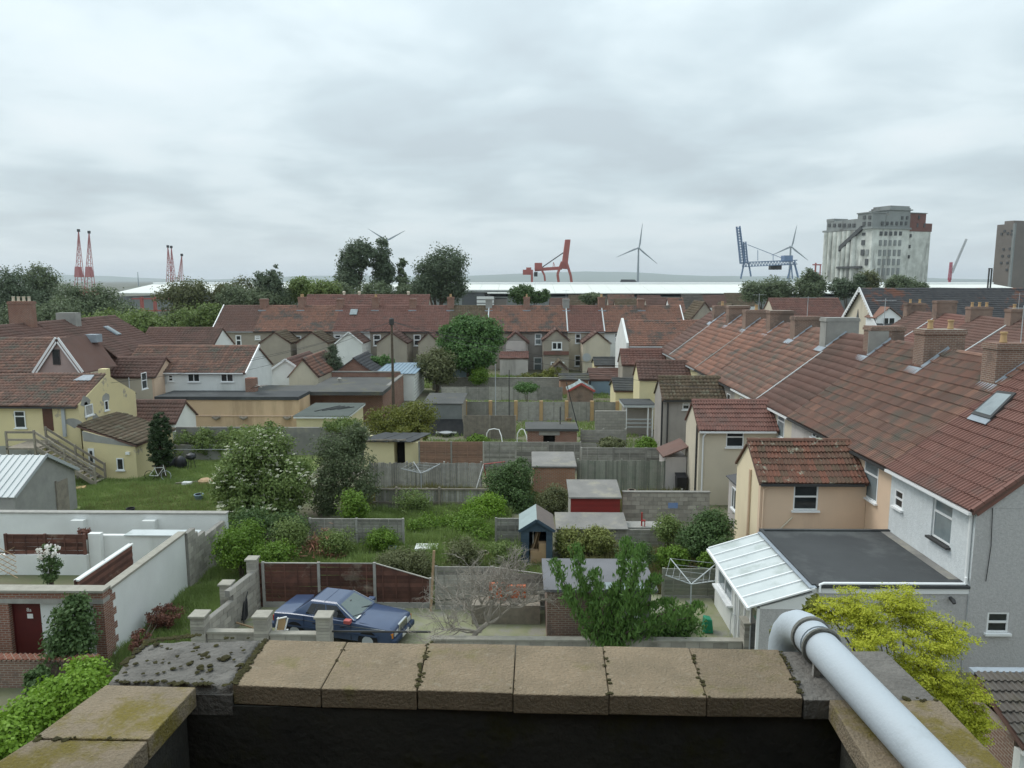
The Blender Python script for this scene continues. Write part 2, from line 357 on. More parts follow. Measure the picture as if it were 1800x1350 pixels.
leafmat('leaf_red', (0.11, 0.045, 0.035), (0.19, 0.09, 0.06))
material('blossom', (0.72, 0.72, 0.55), None, rough=0.8, transl=0.2)
material('rose_white', (0.82, 0.80, 0.75), None, rough=0.8, transl=0.2)

# ---------------------------------------------------------------- building blocks
ORG = {}
RND = random.Random(7)
def V3(*a): return Vector(a)
class MB:
    def __init__(s): s.v = []; s.f = []
    def add(s, vs, fs):
        k = len(s.v); s.v += [Vector(p) for p in vs]; s.f += [tuple(i + k for i in f) for f in fs]; return s
    def poly(s, *pts): return s.add(pts, [tuple(range(len(pts)))])
    def box(s, x0, x1, y0, y1, z0, z1):
        return s.add([(x0, y0, z0), (x1, y0, z0), (x1, y1, z0), (x0, y1, z0), (x0, y0, z1), (x1, y0, z1), (x1, y1, z1), (x0, y1, z1)],
                     [(0, 3, 2, 1), (4, 5, 6, 7), (0, 1, 5, 4), (1, 2, 6, 5), (2, 3, 7, 6), (3, 0, 4, 7)])
    def obox(s, c, a, b, d):
        c, a, b, d = Vector(c), Vector(a), Vector(b), Vector(d)
        p = [c - a - b - d, c + a - b - d, c + a + b - d, c - a + b - d, c - a - b + d, c + a - b + d, c + a + b + d, c - a + b + d]
        return s.add(p, [(0, 3, 2, 1), (4, 5, 6, 7), (0, 1, 5, 4), (1, 2, 6, 5), (2, 3, 7, 6), (3, 0, 4, 7)])
    def bar(s, p, q, w, h=None, up=(0, 0, 1)):
        p, q = Vector(p), Vector(q); d = q - p; u = Vector(up)
        if abs(d.normalized().dot(u)) > 0.98: u = Vector((1, 0, 0))
        x = d.cross(u).normalized(); y = x.cross(d).normalized()
        return s.obox((p + q) / 2, d / 2, x * w / 2, y * (h or w) / 2)
    def prism(s, pts, ext):
        pts = [Vector(p) for p in pts]; e = Vector(ext); n = len(pts)
        fs = [tuple(range(n)), tuple(range(2 * n - 1, n - 1, -1))] + [(i, n + i, n + (i + 1) % n, (i + 1) % n) for i in range(n)]
        return s.add(pts + [p + e for p in pts], fs)
    def tube(s, pts, rad, sides=8, cap=True):
        pts = [Vector(p) for p in pts]
        if isinstance(rad, (int, float)): rad = [rad] * len(pts)
        k = len(s.v); prev = None; n = len(pts)
        for i, p in enumerate(pts):
            d = (pts[min(i + 1, n - 1)] - pts[max(i - 1, 0)]).normalized()
            if prev is None:
                a = d.cross(Vector((0, 0, 1)))
                if a.length < 0.05: a = d.cross(Vector((1, 0, 0)))
                a.normalize()
            else:
                a = (prev - d * prev.dot(d)).normalized()
            prev = a; b = d.cross(a)
            for j in range(sides):
                t = 2 * math.pi * j / sides
                s.v.append(p + (a * math.cos(t) + b * math.sin(t)) * rad[i])
        for i in range(n - 1):
            for j in range(sides):
                j2 = (j + 1) % sides
                s.f.append((k + i * sides + j, k + i * sides + j2, k + (i + 1) * sides + j2, k + (i + 1) * sides + j))
        if cap:
            s.f.append(tuple(k + j for j in reversed(range(sides))))
            s.f.append(tuple(k + (n - 1) * sides + j for j in range(sides)))
        return s
    def lathe(s, c, prof, sides=12):
        return s.tube([Vector(c) + Vector((0, 0, z)) for r, z in prof], [r for r, z in prof], sides)
    def build(s, name, mat, parent=None, smooth=False, bevel=0.0):
        me = bpy.data.meshes.new(name)
        o0 = ORG[parent.name] if parent else Vector((0, 0, 0))
        me.from_pydata([tuple(p - o0) for p in s.v], [], s.f)
        me.materials.append(MATS[mat])
        o = bpy.data.objects.new(name, me); COL.objects.link(o)
        if parent: o.parent = parent
        ORG[o.name] = o0
        if smooth:
            me.polygons.foreach_set('use_smooth', [True] * len(me.polygons))
            me.set_sharp_from_angle(angle=R(38))
        if bevel:
            m = o.modifiers.new('bevel', 'BEVEL'); m.width = bevel; m.segments = 2; m.limit_method = 'ANGLE'
        return o
def tag(o, label, cat, group=None, kind=None):
    o['label'] = label; o['category'] = cat
    if group: o['group'] = group
    if kind: o['kind'] = kind
    return o
def thing(name, label, cat, loc, group=None):
    o = bpy.data.objects.new(name, None); COL.objects.link(o)
    o.location = loc; o.empty_display_size = 0.2
    ORG[o.name] = Vector(loc)
    return tag(o, label, cat, group)
def single(mb, name, mat, label, cat, group=None, **k):
    """a thing that is one mesh, its origin at its base"""
    xs = [p.x for p in mb.v]; ys = [p.y for p in mb.v]; zs = [p.z for p in mb.v]
    c = Vector(((min(xs) + max(xs)) / 2, (min(ys) + max(ys)) / 2, min(zs)))
    mb.v = [p - c for p in mb.v]
    o = mb.build(name, mat, None, **k); o.location = c; ORG[o.name] = c
    return tag(o, label, cat, group)
def setting(mb, name, mat, kind='structure', **k):
    o = mb.build(name, mat, None, **k); o['kind'] = kind; return o
BOXES = {}
def boxmesh(mat, a, b, c):
    k = (mat, round(a, 3), round(b, 3), round(c, 3))
    if k not in BOXES:
        m = MB().box(-a / 2, a / 2, -b / 2, b / 2, -c / 2, c / 2)
        me = bpy.data.meshes.new(mat + '_piece'); me.from_pydata([tuple(p) for p in m.v], [], m.f)
        me.materials.append(MATS[mat]); BOXES[k] = me
    return BOXES[k]
def piece(name, me, parent, loc, rot=None, org=None):
    o = bpy.data.objects.new(name, me); COL.objects.link(o)
    o.parent = parent
    w = Vector(loc) - (ORG[parent.name])
    if rot is None: o.location = w
    else: o.matrix_local = Matrix.Translation(w) @ rot.to_4x4()
    ORG[o.name] = Vector(loc)
    return o
def npmesh(name, verts, faces_n, mat, parent=None, rnd=None, org=None, loops=None):
    """verts (N,3) float array; equal-size faces, vertices in order unless loops is given"""
    o0 = ORG[parent.name] if parent else Vector((0, 0, 0))
    vv = np.asarray(verts, dtype=np.float32) - np.array(o0, dtype=np.float32)
    me = bpy.data.meshes.new(name)
    nv = len(vv); lp = np.arange(nv, dtype=np.int32) if loops is None else np.asarray(loops, dtype=np.int32).ravel()
    nf = len(lp) // faces_n
    me.vertices.add(nv); me.vertices.foreach_set('co', vv.ravel())
    me.loops.add(len(lp)); me.loops.foreach_set('vertex_index', lp)
    me.polygons.add(nf); me.polygons.foreach_set('loop_start', np.arange(0, nf * faces_n, faces_n, dtype=np.int32))
    if rnd is not None:
        at = me.attributes.new('rnd', 'FLOAT', 'FACE'); at.data.foreach_set('value', np.asarray(rnd, dtype=np.float32))
    me.update(calc_edges=True); me.validate()
    me.materials.append(MATS[mat])
    o = bpy.data.objects.new(name, me); COL.objects.link(o)
    if parent: o.parent = parent
    ORG[o.name] = o0
    return o

# ---------------------------------------------------------------- roofs of real tiles
PROF_FINE = [(0, 0), (.22, 0), (.30, .04), (.42, .04), (.5, 0), (.72, 0), (.80, .04), (.92, .04), (1, 0)]
PROF_MID = [(0, 0), (.30, .0), (.5, .035), (.75, .035), (1, 0)]
PROF_FLAT = [(0, 0), (0.985, 0.0)]
def tile_template(prof, over=1.06):
    vs = []; k = len(prof)
    for s_, h in ((0.0, 0.056), (over, 0.012)):
        for u, p in prof: vs.append((u, s_, h + p))
    for u, p in prof: vs.append((u, 0.004, -0.004))
    fs = [(i, i + 1, k + i + 1, k + i) for i in range(k - 1)] + [(2 * k + i, 2 * k + i + 1, i + 1, i) for i in range(k - 1)]
    return np.array(vs, dtype=np.float64), fs
TILEMESH = {}
def roof_slope(house, A, B, C, D, mat, tw=0.30, tl=0.34, parts=0, prof='mid', name='roof', deck='tile_brown'):
    """A, B eave ends; C above B, D above A. Deck slab plus tiles; the nearest `parts` tiles are objects of their own."""
    A, B, C, D = Vector(A), Vector(B), Vector(C), Vector(D)
    u = (B - A).normalized(); n = u.cross(D - A).normalized()
    if n.z < 0: n = -n
    s = n.cross(u).normalized()
    if s.dot(D - A) < 0: s = -s
    dk = MB().prism([A - n * .02, B - n * .02, C - n * .02, D - n * .02], -n * 0.09).build(name, deck, house)
    sl = (D - A).dot(s); rows = max(1, round(sl / tl)); tl = sl / rows
    pf = {'fine': PROF_FINE, 'mid': PROF_MID, 'flat': PROF_FLAT}[prof]
    tv, tf = tile_template(pf)
    du0, du1 = (D - A).dot(u), (C - A).dot(u) ; W = (B - A).length
    M = Matrix((u, s, n)).transposed()
    tiles = []
    cols0 = max(1, round(W / tw)); w = W / cols0
    for r in range(rows):
        t = (r + 0.5) / rows
        l0 = du0 * t; r0 = W + (du1 - W) * t
        if abs(du0) < 0.02 and abs(du1 - W) < 0.02: l0, r0 = 0.0, W
        cnt = max(1, round((r0 - l0) / w))
        for c in range(cnt):
            tiles.append((l0 + c * w, r * tl))
    sag = lambda a, b: .022 * math.sin(.85 * a + A.y) + .018 * math.sin(1.25 * b + .45 * a + A.x) - .04 * math.sin(math.pi * min(1, max(0, b / sl))) * (.5 + .5 * math.sin(.6 * a + 2 * A.y)) + .03
    pts = [A + u * (a + w / 2) + s * (b + tl / 2) for a, b in tiles]
    order = sorted(range(len(tiles)), key=lambda i: (pts[i] - Vector((0, 0, CAMH))).length)
    own, rest = order[:parts], order[parts:]
    if own:
        key = (mat, prof, round(w, 4), round(tl, 4))
        if key not in TILEMESH:
            me = bpy.data.meshes.new('tile')
            me.from_pydata([(p[0] * w, p[1] * tl, p[2]) for p in tv], [], tf); me.materials.append(MATS[mat]); TILEMESH[key] = me
        for i in own:
            a, b = tiles[i]
            rot = M @ Euler((RND.gauss(0, .006), RND.gauss(0, .008), RND.gauss(0, .006))).to_matrix()
            piece('roof_tile', TILEMESH[key], dk, A + u * a + s * b + n * (RND.random() * .008 + sag(a, b)), rot)
    if rest:
        k = len(tv); T = np.array([(*tiles[i], RND.random() * 0.008 + sag(*tiles[i]), RND.gauss(0, .012)) for i in rest])
        loc = np.zeros((len(rest), k, 3))
        loc[:, :, 0] = tv[None, :, 0] * w + T[:, 0, None]
        loc[:, :, 1] = tv[None, :, 1] * tl + T[:, 1, None]
        loc[:, :, 2] = tv[None, :, 2] + T[:, 2, None] + (tv[None, :, 0] - .5) * T[:, 3, None]
        wv = np.array(A) + loc.reshape(-1, 3) @ np.array([u, s, n])
        F = np.array(tf)[None] + (np.arange(len(rest)) * k)[:, None, None]
        rn = np.repeat(np.array([RND.random() for _ in rest]), len(tf))
        o = npmesh('roof_tiles', wv, 4, mat, dk, rn, loops=F)
        o['kind'] = 'stuff'
    return dk
def ridge_caps(house, p, q, mat, w=0.26, parent=None, step=0.45, as_parts=False):
    p, q = Vector(p), Vector(q); d = (q - p); n = max(1, round(d.length / step)); d.normalize()
    x = d.cross(Vector((0, 0, 1))).normalized(); L_ = (q - p).length / n
    mb = MB()
    for i in range(n):
        a = p + d * (i * L_ + .006); b = p + d * ((i + 1) * L_ - .006)
        hh = 0.10 + RND.random() * .012
        pr = [a - x * w / 2, a - x * w * .3 + V3(0, 0, hh * .75), a + V3(0, 0, hh), a + x * w * .3 + V3(0, 0, hh * .75), a + x * w / 2]
        mb.prism(pr, b - a)
    return mb.build('ridge_tiles', mat, parent or house)

# ---------------------------------------------------------------- walls with openings, windows
def wall(house, name, o, u, W, H, n, mat, openings=(), depth=0.12, z0=0.0):
    o, u, n = Vector(o), Vector(u).normalized(), Vector(n).normalized(); up = V3(0, 0, 1)
    xs = sorted({0.0, W, *[v for q in openings for v in (q[0], q[2])]}); zs = sorted({z0, H, *[v for q in openings for v in (q[1], q[3])]})
    mb = MB()
    for i in range(len(xs) - 1):
        for j in range(len(zs) - 1):
            cx_, cz_ = (xs[i] + xs[i + 1]) / 2, (zs[j] + zs[j + 1]) / 2
            if any(q[0] < cx_ < q[2] and q[1] < cz_ < q[3] for q in openings): continue
            a = [o + u * x + up * z for x, z in ((xs[i], zs[j]), (xs[i + 1], zs[j]), (xs[i + 1], zs[j + 1]), (xs[i], zs[j + 1]))]
            if u.cross(up).dot(n) < 0: a.reverse()
            mb.poly(*a)
    for q in openings:
        c = [o + u * x + up * z for x, z in ((q[0], q[1]), (q[2], q[1]), (q[2], q[3]), (q[0], q[3]))]
        for i in range(4):
            a, b = c[i], c[(i + 1) % 4]
            mb.poly(a, b, b - n * depth, a - n * depth)
    # the wall's inner leaf, ends and top, so that it is a solid slab
    a = [o + u * x + up * z for x, z in ((0, z0), (W, z0), (W, H), (0, H))]; t = -n * (depth + .1)
    mb.poly(*[p + t for p in a])
    for i in range(4): mb.poly(a[i], a[(i + 1) % 4], a[(i + 1) % 4] + t, a[i] + t)
    return mb.build(name, mat, house)
def window(house, o, u, n, w, h, layout='sash', frame='white_plastic', glass='glass', recess=0.07, fw=0.06, sill=True, name='window', sillmat='white_plastic', sdepth=0.1):
    """o is the lower corner of the opening on the wall face"""
    o, u, n = Vector(o), Vector(u).normalized(), Vector(n).normalized(); up = V3(0, 0, 1)
    b = o - n * recess
    mb = MB()
    def bx(x0, x1, z0, z1, d0=0.0, d1=0.05):
        c = b + u * (x0 + x1) / 2 + up * (z0 + z1) / 2 + n * (d0 + d1) / 2
        mb.obox(c, u * (x1 - x0) / 2, n * (d1 - d0) / 2, up * (z1 - z0) / 2)
    bx(0, fw, 0, h); bx(w - fw, w, 0, h); bx(fw, w - fw, 0, fw); bx(fw, w - fw, h - fw, h)
    lay = {'sash': [('h', .52)], 'single': [], 'casement': [('v', .5)], 'top': [('h', .68)], 'tv': [('h', .7), ('v', .5)], 'four': [('h', .5), ('v', .5)], 'three': [('v', .34), ('v', .67)]}[layout]
    for k, t in lay:
        if k == 'h': bx(fw, w - fw, h * t - fw * .55, h * t + fw * .55, 0.002, 0.056)
        else: bx(w * t - fw * .55, w * t + fw * .55, fw, h - fw, 0.004, 0.052)
    wn = mb.build(name, frame, house)
    g = MB(); c = b + u * w / 2 + up * h / 2 + n * 0.016
    g.obox(c, u * (w / 2 - fw * .5), n * 0.006, up * (h / 2 - fw * .5))
    g.build('pane', glass, wn)
    if sill:
        q = MB(); q.obox(o + u * w / 2 - up * .035 + n * (sdepth / 2 - recess / 2 + .01), u * (w / 2 + .07), n * (sdepth / 2 + recess / 2), up * .035)
        q.build('sill', sillmat, wn)
    return wn
def chimney(house, x0, x1, y0, y1, z0, z1, mat='brick', pots=2, along='x', potmat='wood_tan', corbel=True):
    mb = MB().box(x0, x1, y0, y1, z0, z1 - .22)
    if corbel:
        mb.box(x0 - .05, x1 + .05, y0 - .05, y1 + .05, z1 - .22, z1 - .08); mb.box(x0 - .02, x1 + .02, y0 - .02, y1 + .02, z1 - .08, z1)
    else: mb.box(x0 + .003, x1 - .003, y0 + .003, y1 - .003, z1 - .22, z1)
    c = mb.build('chimney', mat, house)
    for i in range(pots):
        t = (i + .5) / pots
        px, py = (x0 + (x1 - x0) * t, (y0 + y1) / 2) if along == 'x' else ((x0 + x1) / 2, y0 + (y1 - y0) * t)
        MB().lathe((px, py, z1), [(.12, 0), (.135, .03), (.115, .10), (.105, .32), (.135, .34), (.13, .40), (.09, .40)], 10).build('chimney_pot', potmat, c, smooth=True)
    return c
def gutter(house, p, q, mat='white_plastic', r=0.055, name='gutter'):
    return MB().bar(p, q, r * 2, r * 1.7).build(name, mat, house)
def downpipe(house, pts, mat='white_plastic', r=0.035):
    return MB().tube(pts, r, 8).build('downpipe', mat, house, smooth=True)

# ---------------------------------------------------------------- plants
def leaf_quads(pos, nrm, L_, Wd, rng, droop=0.0):
    n = len(pos)
    a = rng.normal(size=(n, 3)); a -= (a * nrm).sum(1, keepdims=True) * nrm
    a[:, 2] -= droop * 2.0
    a /= np.linalg.norm(a, axis=1, keepdims=True) + 1e-9
    b = np.cross(nrm, a); b /= np.linalg.norm(b, axis=1, keepdims=True) + 1e-9
    l = (L_ * rng.uniform(.65, 1.25, n))[:, None]; w = (Wd * rng.uniform(.7, 1.2, n))[:, None]
    v = np.stack([pos - a * l * .5, pos - a * l * .05 + b * w * .5, pos + a * l * .5, pos - a * l * .05 - b * w * .5], 1)
    return v.reshape(-1, 3)
def foliage(name, parent, lobes, n, leaf, mat, seed=1, clump=0.22, per=45, aspect=1.7, droop=0.0, upb=0.5, inner=0.45, zsq=0.8, grad=0.0):
    rng = np.random.default_rng(seed)
    lob = np.array(lobes, dtype=float)
    wgt = (lob[:, 3] * lob[:, 4] + lob[:, 3] * lob[:, 5]); wgt /= wgt.sum()
    nc = max(8, n // per)
    li = rng.choice(len(lob), nc, p=wgt)
    d = rng.normal(size=(nc, 3)); d /= np.linalg.norm(d, axis=1, keepdims=True)
    rad = inner + (1 - inner) * rng.random(nc) ** 0.55
    rad *= rng.uniform(.86, 1.10, nc)
    cc = lob[li, :3] + d * rad[:, None] * lob[li, 3:6]
    cr = clump * lob[li, 3:6].min(axis=1) * rng.uniform(.6, 1.4, nc)
    k = rng.choice(nc, n)
    off = np.clip(rng.normal(size=(n, 3)), -1.7, 1.7) * cr[k][:, None]; off[:, 2] *= zsq
    pos = cc[k] + off
    pos[:, 2] = np.maximum(pos[:, 2], 0.03)
    nr = rng.normal(size=(n, 3)) * .8 + d[k] * .6 + off / (cr[k][:, None] + 1e-6) * .35; nr[:, 2] += upb
    nr /= np.linalg.norm(nr, axis=1, keepdims=True)
    v = leaf_quads(pos, nr, leaf, leaf / aspect, rng, droop)
    rn = np.clip(rng.random(nc)[k] * .5 + rng.random(n) * .5, 0, .98)
    return npmesh(name, v, 4, mat, parent, rn)
def trunk(parent, base, lobes, r, mat='bark', seed=1, fork=0.35, extra=1):
    rng = random.Random(seed); base = Vector(base); mb = MB()
    top = Vector((sum(l[0] for l in lobes) / len(lobes), sum(l[1] for l in lobes) / len(lobes), max(l[2] for l in lobes)))
    f = base.lerp(top, fork); f += Vector((rng.uniform(-.1, .1), rng.uniform(-.1, .1), 0)) * r * 4
    mb.tube([base + V3(0, 0, -.05), base.lerp(f, .5) + V3(rng.uniform(-r, r), 0, 0), f], [r * 1.25, r, r * .8], 8)
    for l in lobes:
        c = Vector(l[:3])
        for e_ in range(extra + 1):
            t = c + Vector((rng.uniform(-1, 1) * l[3], rng.uniform(-1, 1) * l[4], rng.uniform(-.2, .9) * l[5])) * (0.6 if e_ else .2)
            m = f.lerp(t, .5) + V3(0, 0, .08 * (t - f).length)
            s0 = base.lerp(f, rng.uniform(.75, 1))
            mb.tube([s0, m, t], [r * .55, r * .35, r * .12], 6)
    return mb.build('trunk', mat, parent, smooth=True)
def tree(name, label, cat, base, lobes, n, leaf, mat, r=0.12, seed=1, group=None, bark='bark', fork=0.35, **k):
    t = thing(name, label, cat, base, group)
    trunk(t, base, lobes, r, bark, seed, fork)
    foliage('crown', t, lobes, n, leaf, mat, seed, **k)
    return t
def bush(name, label, cat, base, lobes, n, leaf, mat, seed=1, group=None, **k):
    t = thing(name, label, cat, base, group)
    mb = MB(); rr = random.Random(seed)
    for l in lobes:
        for _ in range(3):
            c = Vector(l[:3]) + V3(rr.uniform(-.5, .5) * l[3], rr.uniform(-.5, .5) * l[4], rr.uniform(-.2, .6) * l[5])
            b = Vector(base) + V3(rr.uniform(-.1, .1), rr.uniform(-.1, .1), -.03)
            mb.tube([b, b.lerp(c, .5) + V3(0, 0, .1), c], [.03, .022, .008], 5)
    mb.build('stem', 'bark', t)
    foliage('foliage', t, lobes, n, leaf, mat, seed, **k)
    return t
def grass(name, rects, n, h, mat, seed=1, w=0.03, label=None, cat='grass', clumpy=0.6):
    rng = np.random.default_rng(seed)
    ar = np.array([(x1 - x0) * (y1 - y0) for x0, x1, y0, y1 in rects]); k = rng.choice(len(rects), n, p=ar / ar.sum())
    rc = np.array(rects)[k]
    x = rng.uniform(rc[:, 0], rc[:, 1]); y = rng.uniform(rc[:, 2], rc[:, 3])
    hh = h * rng.uniform(.4, 1.2, n) * (1 - clumpy + clumpy * (0.5 + 0.5 * np.sin(x * 2.3 + 1.3 * np.sin(y * 1.7)) * np.sin(y * 2.9 + x)) * 1.6)
    hh = np.maximum(hh, h * .2)
    a = rng.uniform(0, 6.283, n); dx, dy = np.cos(a) * w / 2, np.sin(a) * w / 2
    lx, ly = rng.normal(0, .35, n) * hh, rng.normal(0, .35, n) * hh
    z = np.zeros(n)
    v = np.stack([np.stack([x - dx, y - dy, z], 1), np.stack([x + dx, y + dy, z], 1), np.stack([x + lx, y + ly, hh], 1)], 1).reshape(-1, 3)
    o = npmesh(name, v, 3, mat, None, np.clip(rng.random(n), 0, .98)); o['kind'] = 'stuff'
    if label: o['label'] = label; o['category'] = cat
    return o

# ---------------------------------------------------------------- fences
def panel_fence(name, label, x0, x1, y, h, mat, post='concrete_post', pw=1.83, z0=0.0, group=None, own=True, gravel=0.0, postw=0.10, cap=None,
                slope=None, battens=4, posth=0.05, slat=0.15, yend=None, mats=None):
    """overlap panels between posts, along X (or towards yend); slats are pieces of their own when near"""
    A = V3(x0, y, z0); B = V3(x1, y if yend is None else yend, z0); d = (B - A); Lg = d.length; u = d.normalized(); nv = V3(u.y, -u.x, 0)
    if nv.y > 0: nv = -nv
    t = thing(name, label, 'fence', A.lerp(B, .5), group)
    n = max(1, round(Lg / pw)); w = Lg / n
    ang = math.atan2(u.y, u.x)
    for i in range(n + 1):
        p = A + u * (w * i); hp = h + posth
        if slope and i == n: hp = slope + posth
        MB().obox(p + V3(0, 0, hp / 2), u * postw / 2, nv * postw / 2, V3(0, 0, hp / 2)).build('post', post, t)
    for i in range(n):
        a = A + u * (w * i + postw / 2 + .004); b = A + u * (w * (i + 1) - postw / 2 - .004); ww = (b - a).length
        m_ = mats[i % len(mats)] if mats else mat
        if gravel: MB().obox((a + b) / 2 + V3(0, 0, gravel / 2 - .01), u * ww / 2, nv * .025, V3(0, 0, gravel / 2)).build('gravel_board', 'concrete_post', t)
        last = slope is not None and i == n - 1
        hh = h - gravel; rows = max(2, round(hh / slat)); sh = hh / rows
        if last:
            pts = lambda zt0, zt1, zb: [a + V3(0, 0, zb), b + V3(0, 0, zb), b + V3(0, 0, zt1), a + V3(0, 0, zt0)]
            for r in range(rows):
                zb = gravel + r * sh; zt = zb + sh * 1.03
                zl = lambda q: h + (slope - h) * q
                if zb >= slope - .02:      # cut by the slanted top
                    q = min(1.0, max(0.02, (h - zb) / (h - slope)))
                    q2 = min(1.0, max(0.0, (h - zt) / (h - slope)))
                    c = a.lerp(b, q)
                    pp = [a + V3(0, 0, zb), c + V3(0, 0, zb), a.lerp(b, q2) + V3(0, 0, min(zt, zl(q2))), a + V3(0, 0, min(zt, h))]
                else: pp = [a + V3(0, 0, zb), b + V3(0, 0, zb), b + V3(0, 0, min(zt, slope)), a + V3(0, 0, zt)]
                MB().prism([p + nv * (.008 * (r % 2)) for p in pp], -nv * .012).build('slat', m_, t)
            MB().bar(a + V3(0, 0, h + .015), b + V3(0, 0, slope + .015), .05, .03).build('cap_rail', cap or m_, t)
        elif own:
            me = boxmesh(m_, ww, .018, sh * 1.02)
            for r in range(rows):
                rot = Euler((0.19 + RND.gauss(0, .03), RND.gauss(0, .006), ang), 'XYZ').to_matrix()
                piece('slat', me, t, (a + b) / 2 + V3(0, 0, gravel + (r + .5) * sh) + nv * RND.uniform(-.003, .004), rot)
            MB().bar(a + V3(0, 0, h + .012), b + V3(0, 0, h + .012), .05, .03).build('cap_rail', cap or m_, t)
        else:
            mb = MB()
            for r in range(rows):
                c = (a + b) / 2 + V3(0, 0, gravel + (r + .5) * sh)
                mb.obox(c, u * ww / 2, nv * .006 + V3(0, 0, -.0005), V3(0, 0, sh * .53) + nv * -.008)
            mb.obox((a + b) / 2 + V3(0, 0, h + .012), u * ww / 2, nv * .025, V3(0, 0, .015))
            o = mb.build('panel', m_, t)
        for k in range(battens):
            c = a.lerp(b, (k + .5) / battens if battens > 1 else .5)
            hb = (h if not last else h + (slope - h) * (k + .5) / battens) - gravel
            MB().obox(c + nv * .022 + V3(0, 0, gravel + hb / 2), u * .019, nv * .009, V3(0, 0, hb / 2)).build('batten', m_, t)
    return t
def board_fence(name, label, x0, x1, y, h, mat, bw=0.12, z0=0.0, jit=0.04, rails=True, group=None, posts=True, own=True):
    t = thing(name, label, 'fence', ((x0 + x1) / 2, y, z0), group)
    n = max(2, round((x1 - x0) / bw)); bw = (x1 - x0) / n
    me = boxmesh(mat, bw * .90, .018, h)
    for i in range(n):
        piece('board', me, t, (x0 + (i + .5) * bw, y + RND.uniform(-.006, .006), z0 + h / 2 + RND.uniform(-jit, jit) - jit), Euler((0, RND.gauss(0, .008), 0)).to_matrix())
    if rails:
        for z in (z0 + h * .2, z0 + h * .8): MB().box(x0, x1, y + .02, y + .07, z - .04, z + .04).build('rail', mat, t)
    if posts:
        k = max(1, round((x1 - x0) / 2.4))
        for i in range(k + 1):
            x = x0 + (x1 - x0) * i / k; MB().box(x - .05, x + .05, y + .071, y + .17, z0, z0 + h + .03).build('post', mat, t)
    return t
def block_wall(name, label, A, B, h, thick=0.2, bl=0.44, bh=0.215, mat='block', cap=None, z0=0.0, steps=None, cat='wall', group=None, capmat='stone_cap', hb=None, render=None):
    """a wall of blocks laid in courses with recessed joints, each block an object; steps(t) gives the height along the wall"""
    A, B = Vector((A[0], A[1], z0)), Vector((B[0], B[1], z0)); d = B - A; Lg = d.length; u = d.normalized(); ang = math.atan2(u.y, u.x)
    t = thing(name, label, cat, A.lerp(B, .5), group); nv = V3(-u.y, u.x, 0)
    core = MB(); K = max(1, round(Lg / bl)); w = Lg / K; rows = max(1, round(h / bh)); rh = h / rows
    me = boxmesh(mat, w - .014, thick, rh - .014); mh = boxmesh(mat, w / 2 - .014, thick, rh - .014)
    for r in range(rows):
        off = (r % 2) * .5
        zc_ = (r + .5) * rh
        spans = [(i * w, (i + 1) * w, me) for i in range(K)] if not off else [(0, w / 2, mh)] + [((i + .5) * w, (i + 1.5) * w, me) for i in range(K - 1)] + [(Lg - w / 2, Lg, mh)]
        for a, b, m_ in spans:
            hm = steps((a + b) / 2 / Lg) if steps else h
            if zc_ + rh * .5 > hm + .05: continue
            piece('block', m_, t, A + u * (a + b) / 2 + V3(0, 0, zc_) + nv * RND.uniform(-.004, .004), Euler((0, 0, ang)).to_matrix())
            core.obox(A + u * (a + b) / 2 + V3(0, 0, zc_), u * ((b - a) / 2 - .001), nv * (thick / 2 - .012), V3(0, 0, rh / 2))
    core.build('mortar', 'mortar', t)
    if cap:
        MB().obox(A + u * Lg / 2 + V3(0, 0, h + cap / 2), u * (Lg / 2 + .02), nv * (thick / 2 + .03), V3(0, 0, cap / 2)).build('coping', capmat, t)
    return t
def pillar(name, label, x, y, h, s=0.44, group='grey block pillars of the garden end wall'):
    t = thing(name, label, 'pillar', (x, y, 0), group)
    rows = round(h / .11); rh = h / rows; me = boxmesh('block', s, s, rh - .012)
    for r in range(rows): piece('block', me, t, (x + RND.uniform(-.004, .004), y, (r + .5) * rh))
    MB().box(x - s / 2 + .02, x + s / 2 - .02, y - s / 2 + .02, y + s / 2 - .02, 0, h - .01).build('mortar', 'mortar', t)
    mb = MB(); a = s / 2 + .05
    mb.box(x - a, x + a, y - a, y + a, h, h + .07)
    mb.build('capstone', 'stone_cap', t, bevel=.012)
    return t

def PP(x, y, pt, nrm):
    """pixel to a point on any plane"""
    a = P(x, y, Y=10.0) - V3(0, 0, CAMH); nrm = Vector(nrm)
    t = (Vector(pt) - V3(0, 0, CAMH)).dot(nrm) / a.dot(nrm)
    return V3(0, 0, CAMH) + a * t

# ================================================================ the setting: ground sheets
setting(MB().poly((-14000, -300, 0), (14000, -300, 0), (14000, 16000, 0), (-14000, 16000, 0)), 'ground', 'far_land')
setting(MB().poly((-60, -20, .004), (60, -20, .004), (60, 108, .004), (-60, 108, .004)), 'garden_soil', 'soil')
setting(MB().poly((-34, 32.2, .012), (-13.2, 32.2, .012), (-13.2, 52, .012), (-34, 52, .012)), 'lawn', 'turf')
setting(MB().poly((-10.4, 22.3, .012), (1.2, 22.3, .012), (1.2, 25.85, .012), (-9.6, 25.85, .012)), 'parking_bay', 'concrete_yard')
setting(MB().poly((4.2, 23.1, .012), (7.2, 23.1, .012), (7.2, 27.2, .012), (4.2, 27.2, .012)), 'patio', 'concrete_yard')
setting(MB().poly((24.3, 10, .012), (34.4, 10, .012), (34.4, 118, .012), (24.3, 118, .012)), 'street', 'felt')
setting(MB().poly((-22, 52.2, .02), (-12.2, 52.2, .02), (-12.2, 80, .02), (-22, 80, .02)), 'back_yard', 'concrete_yard')
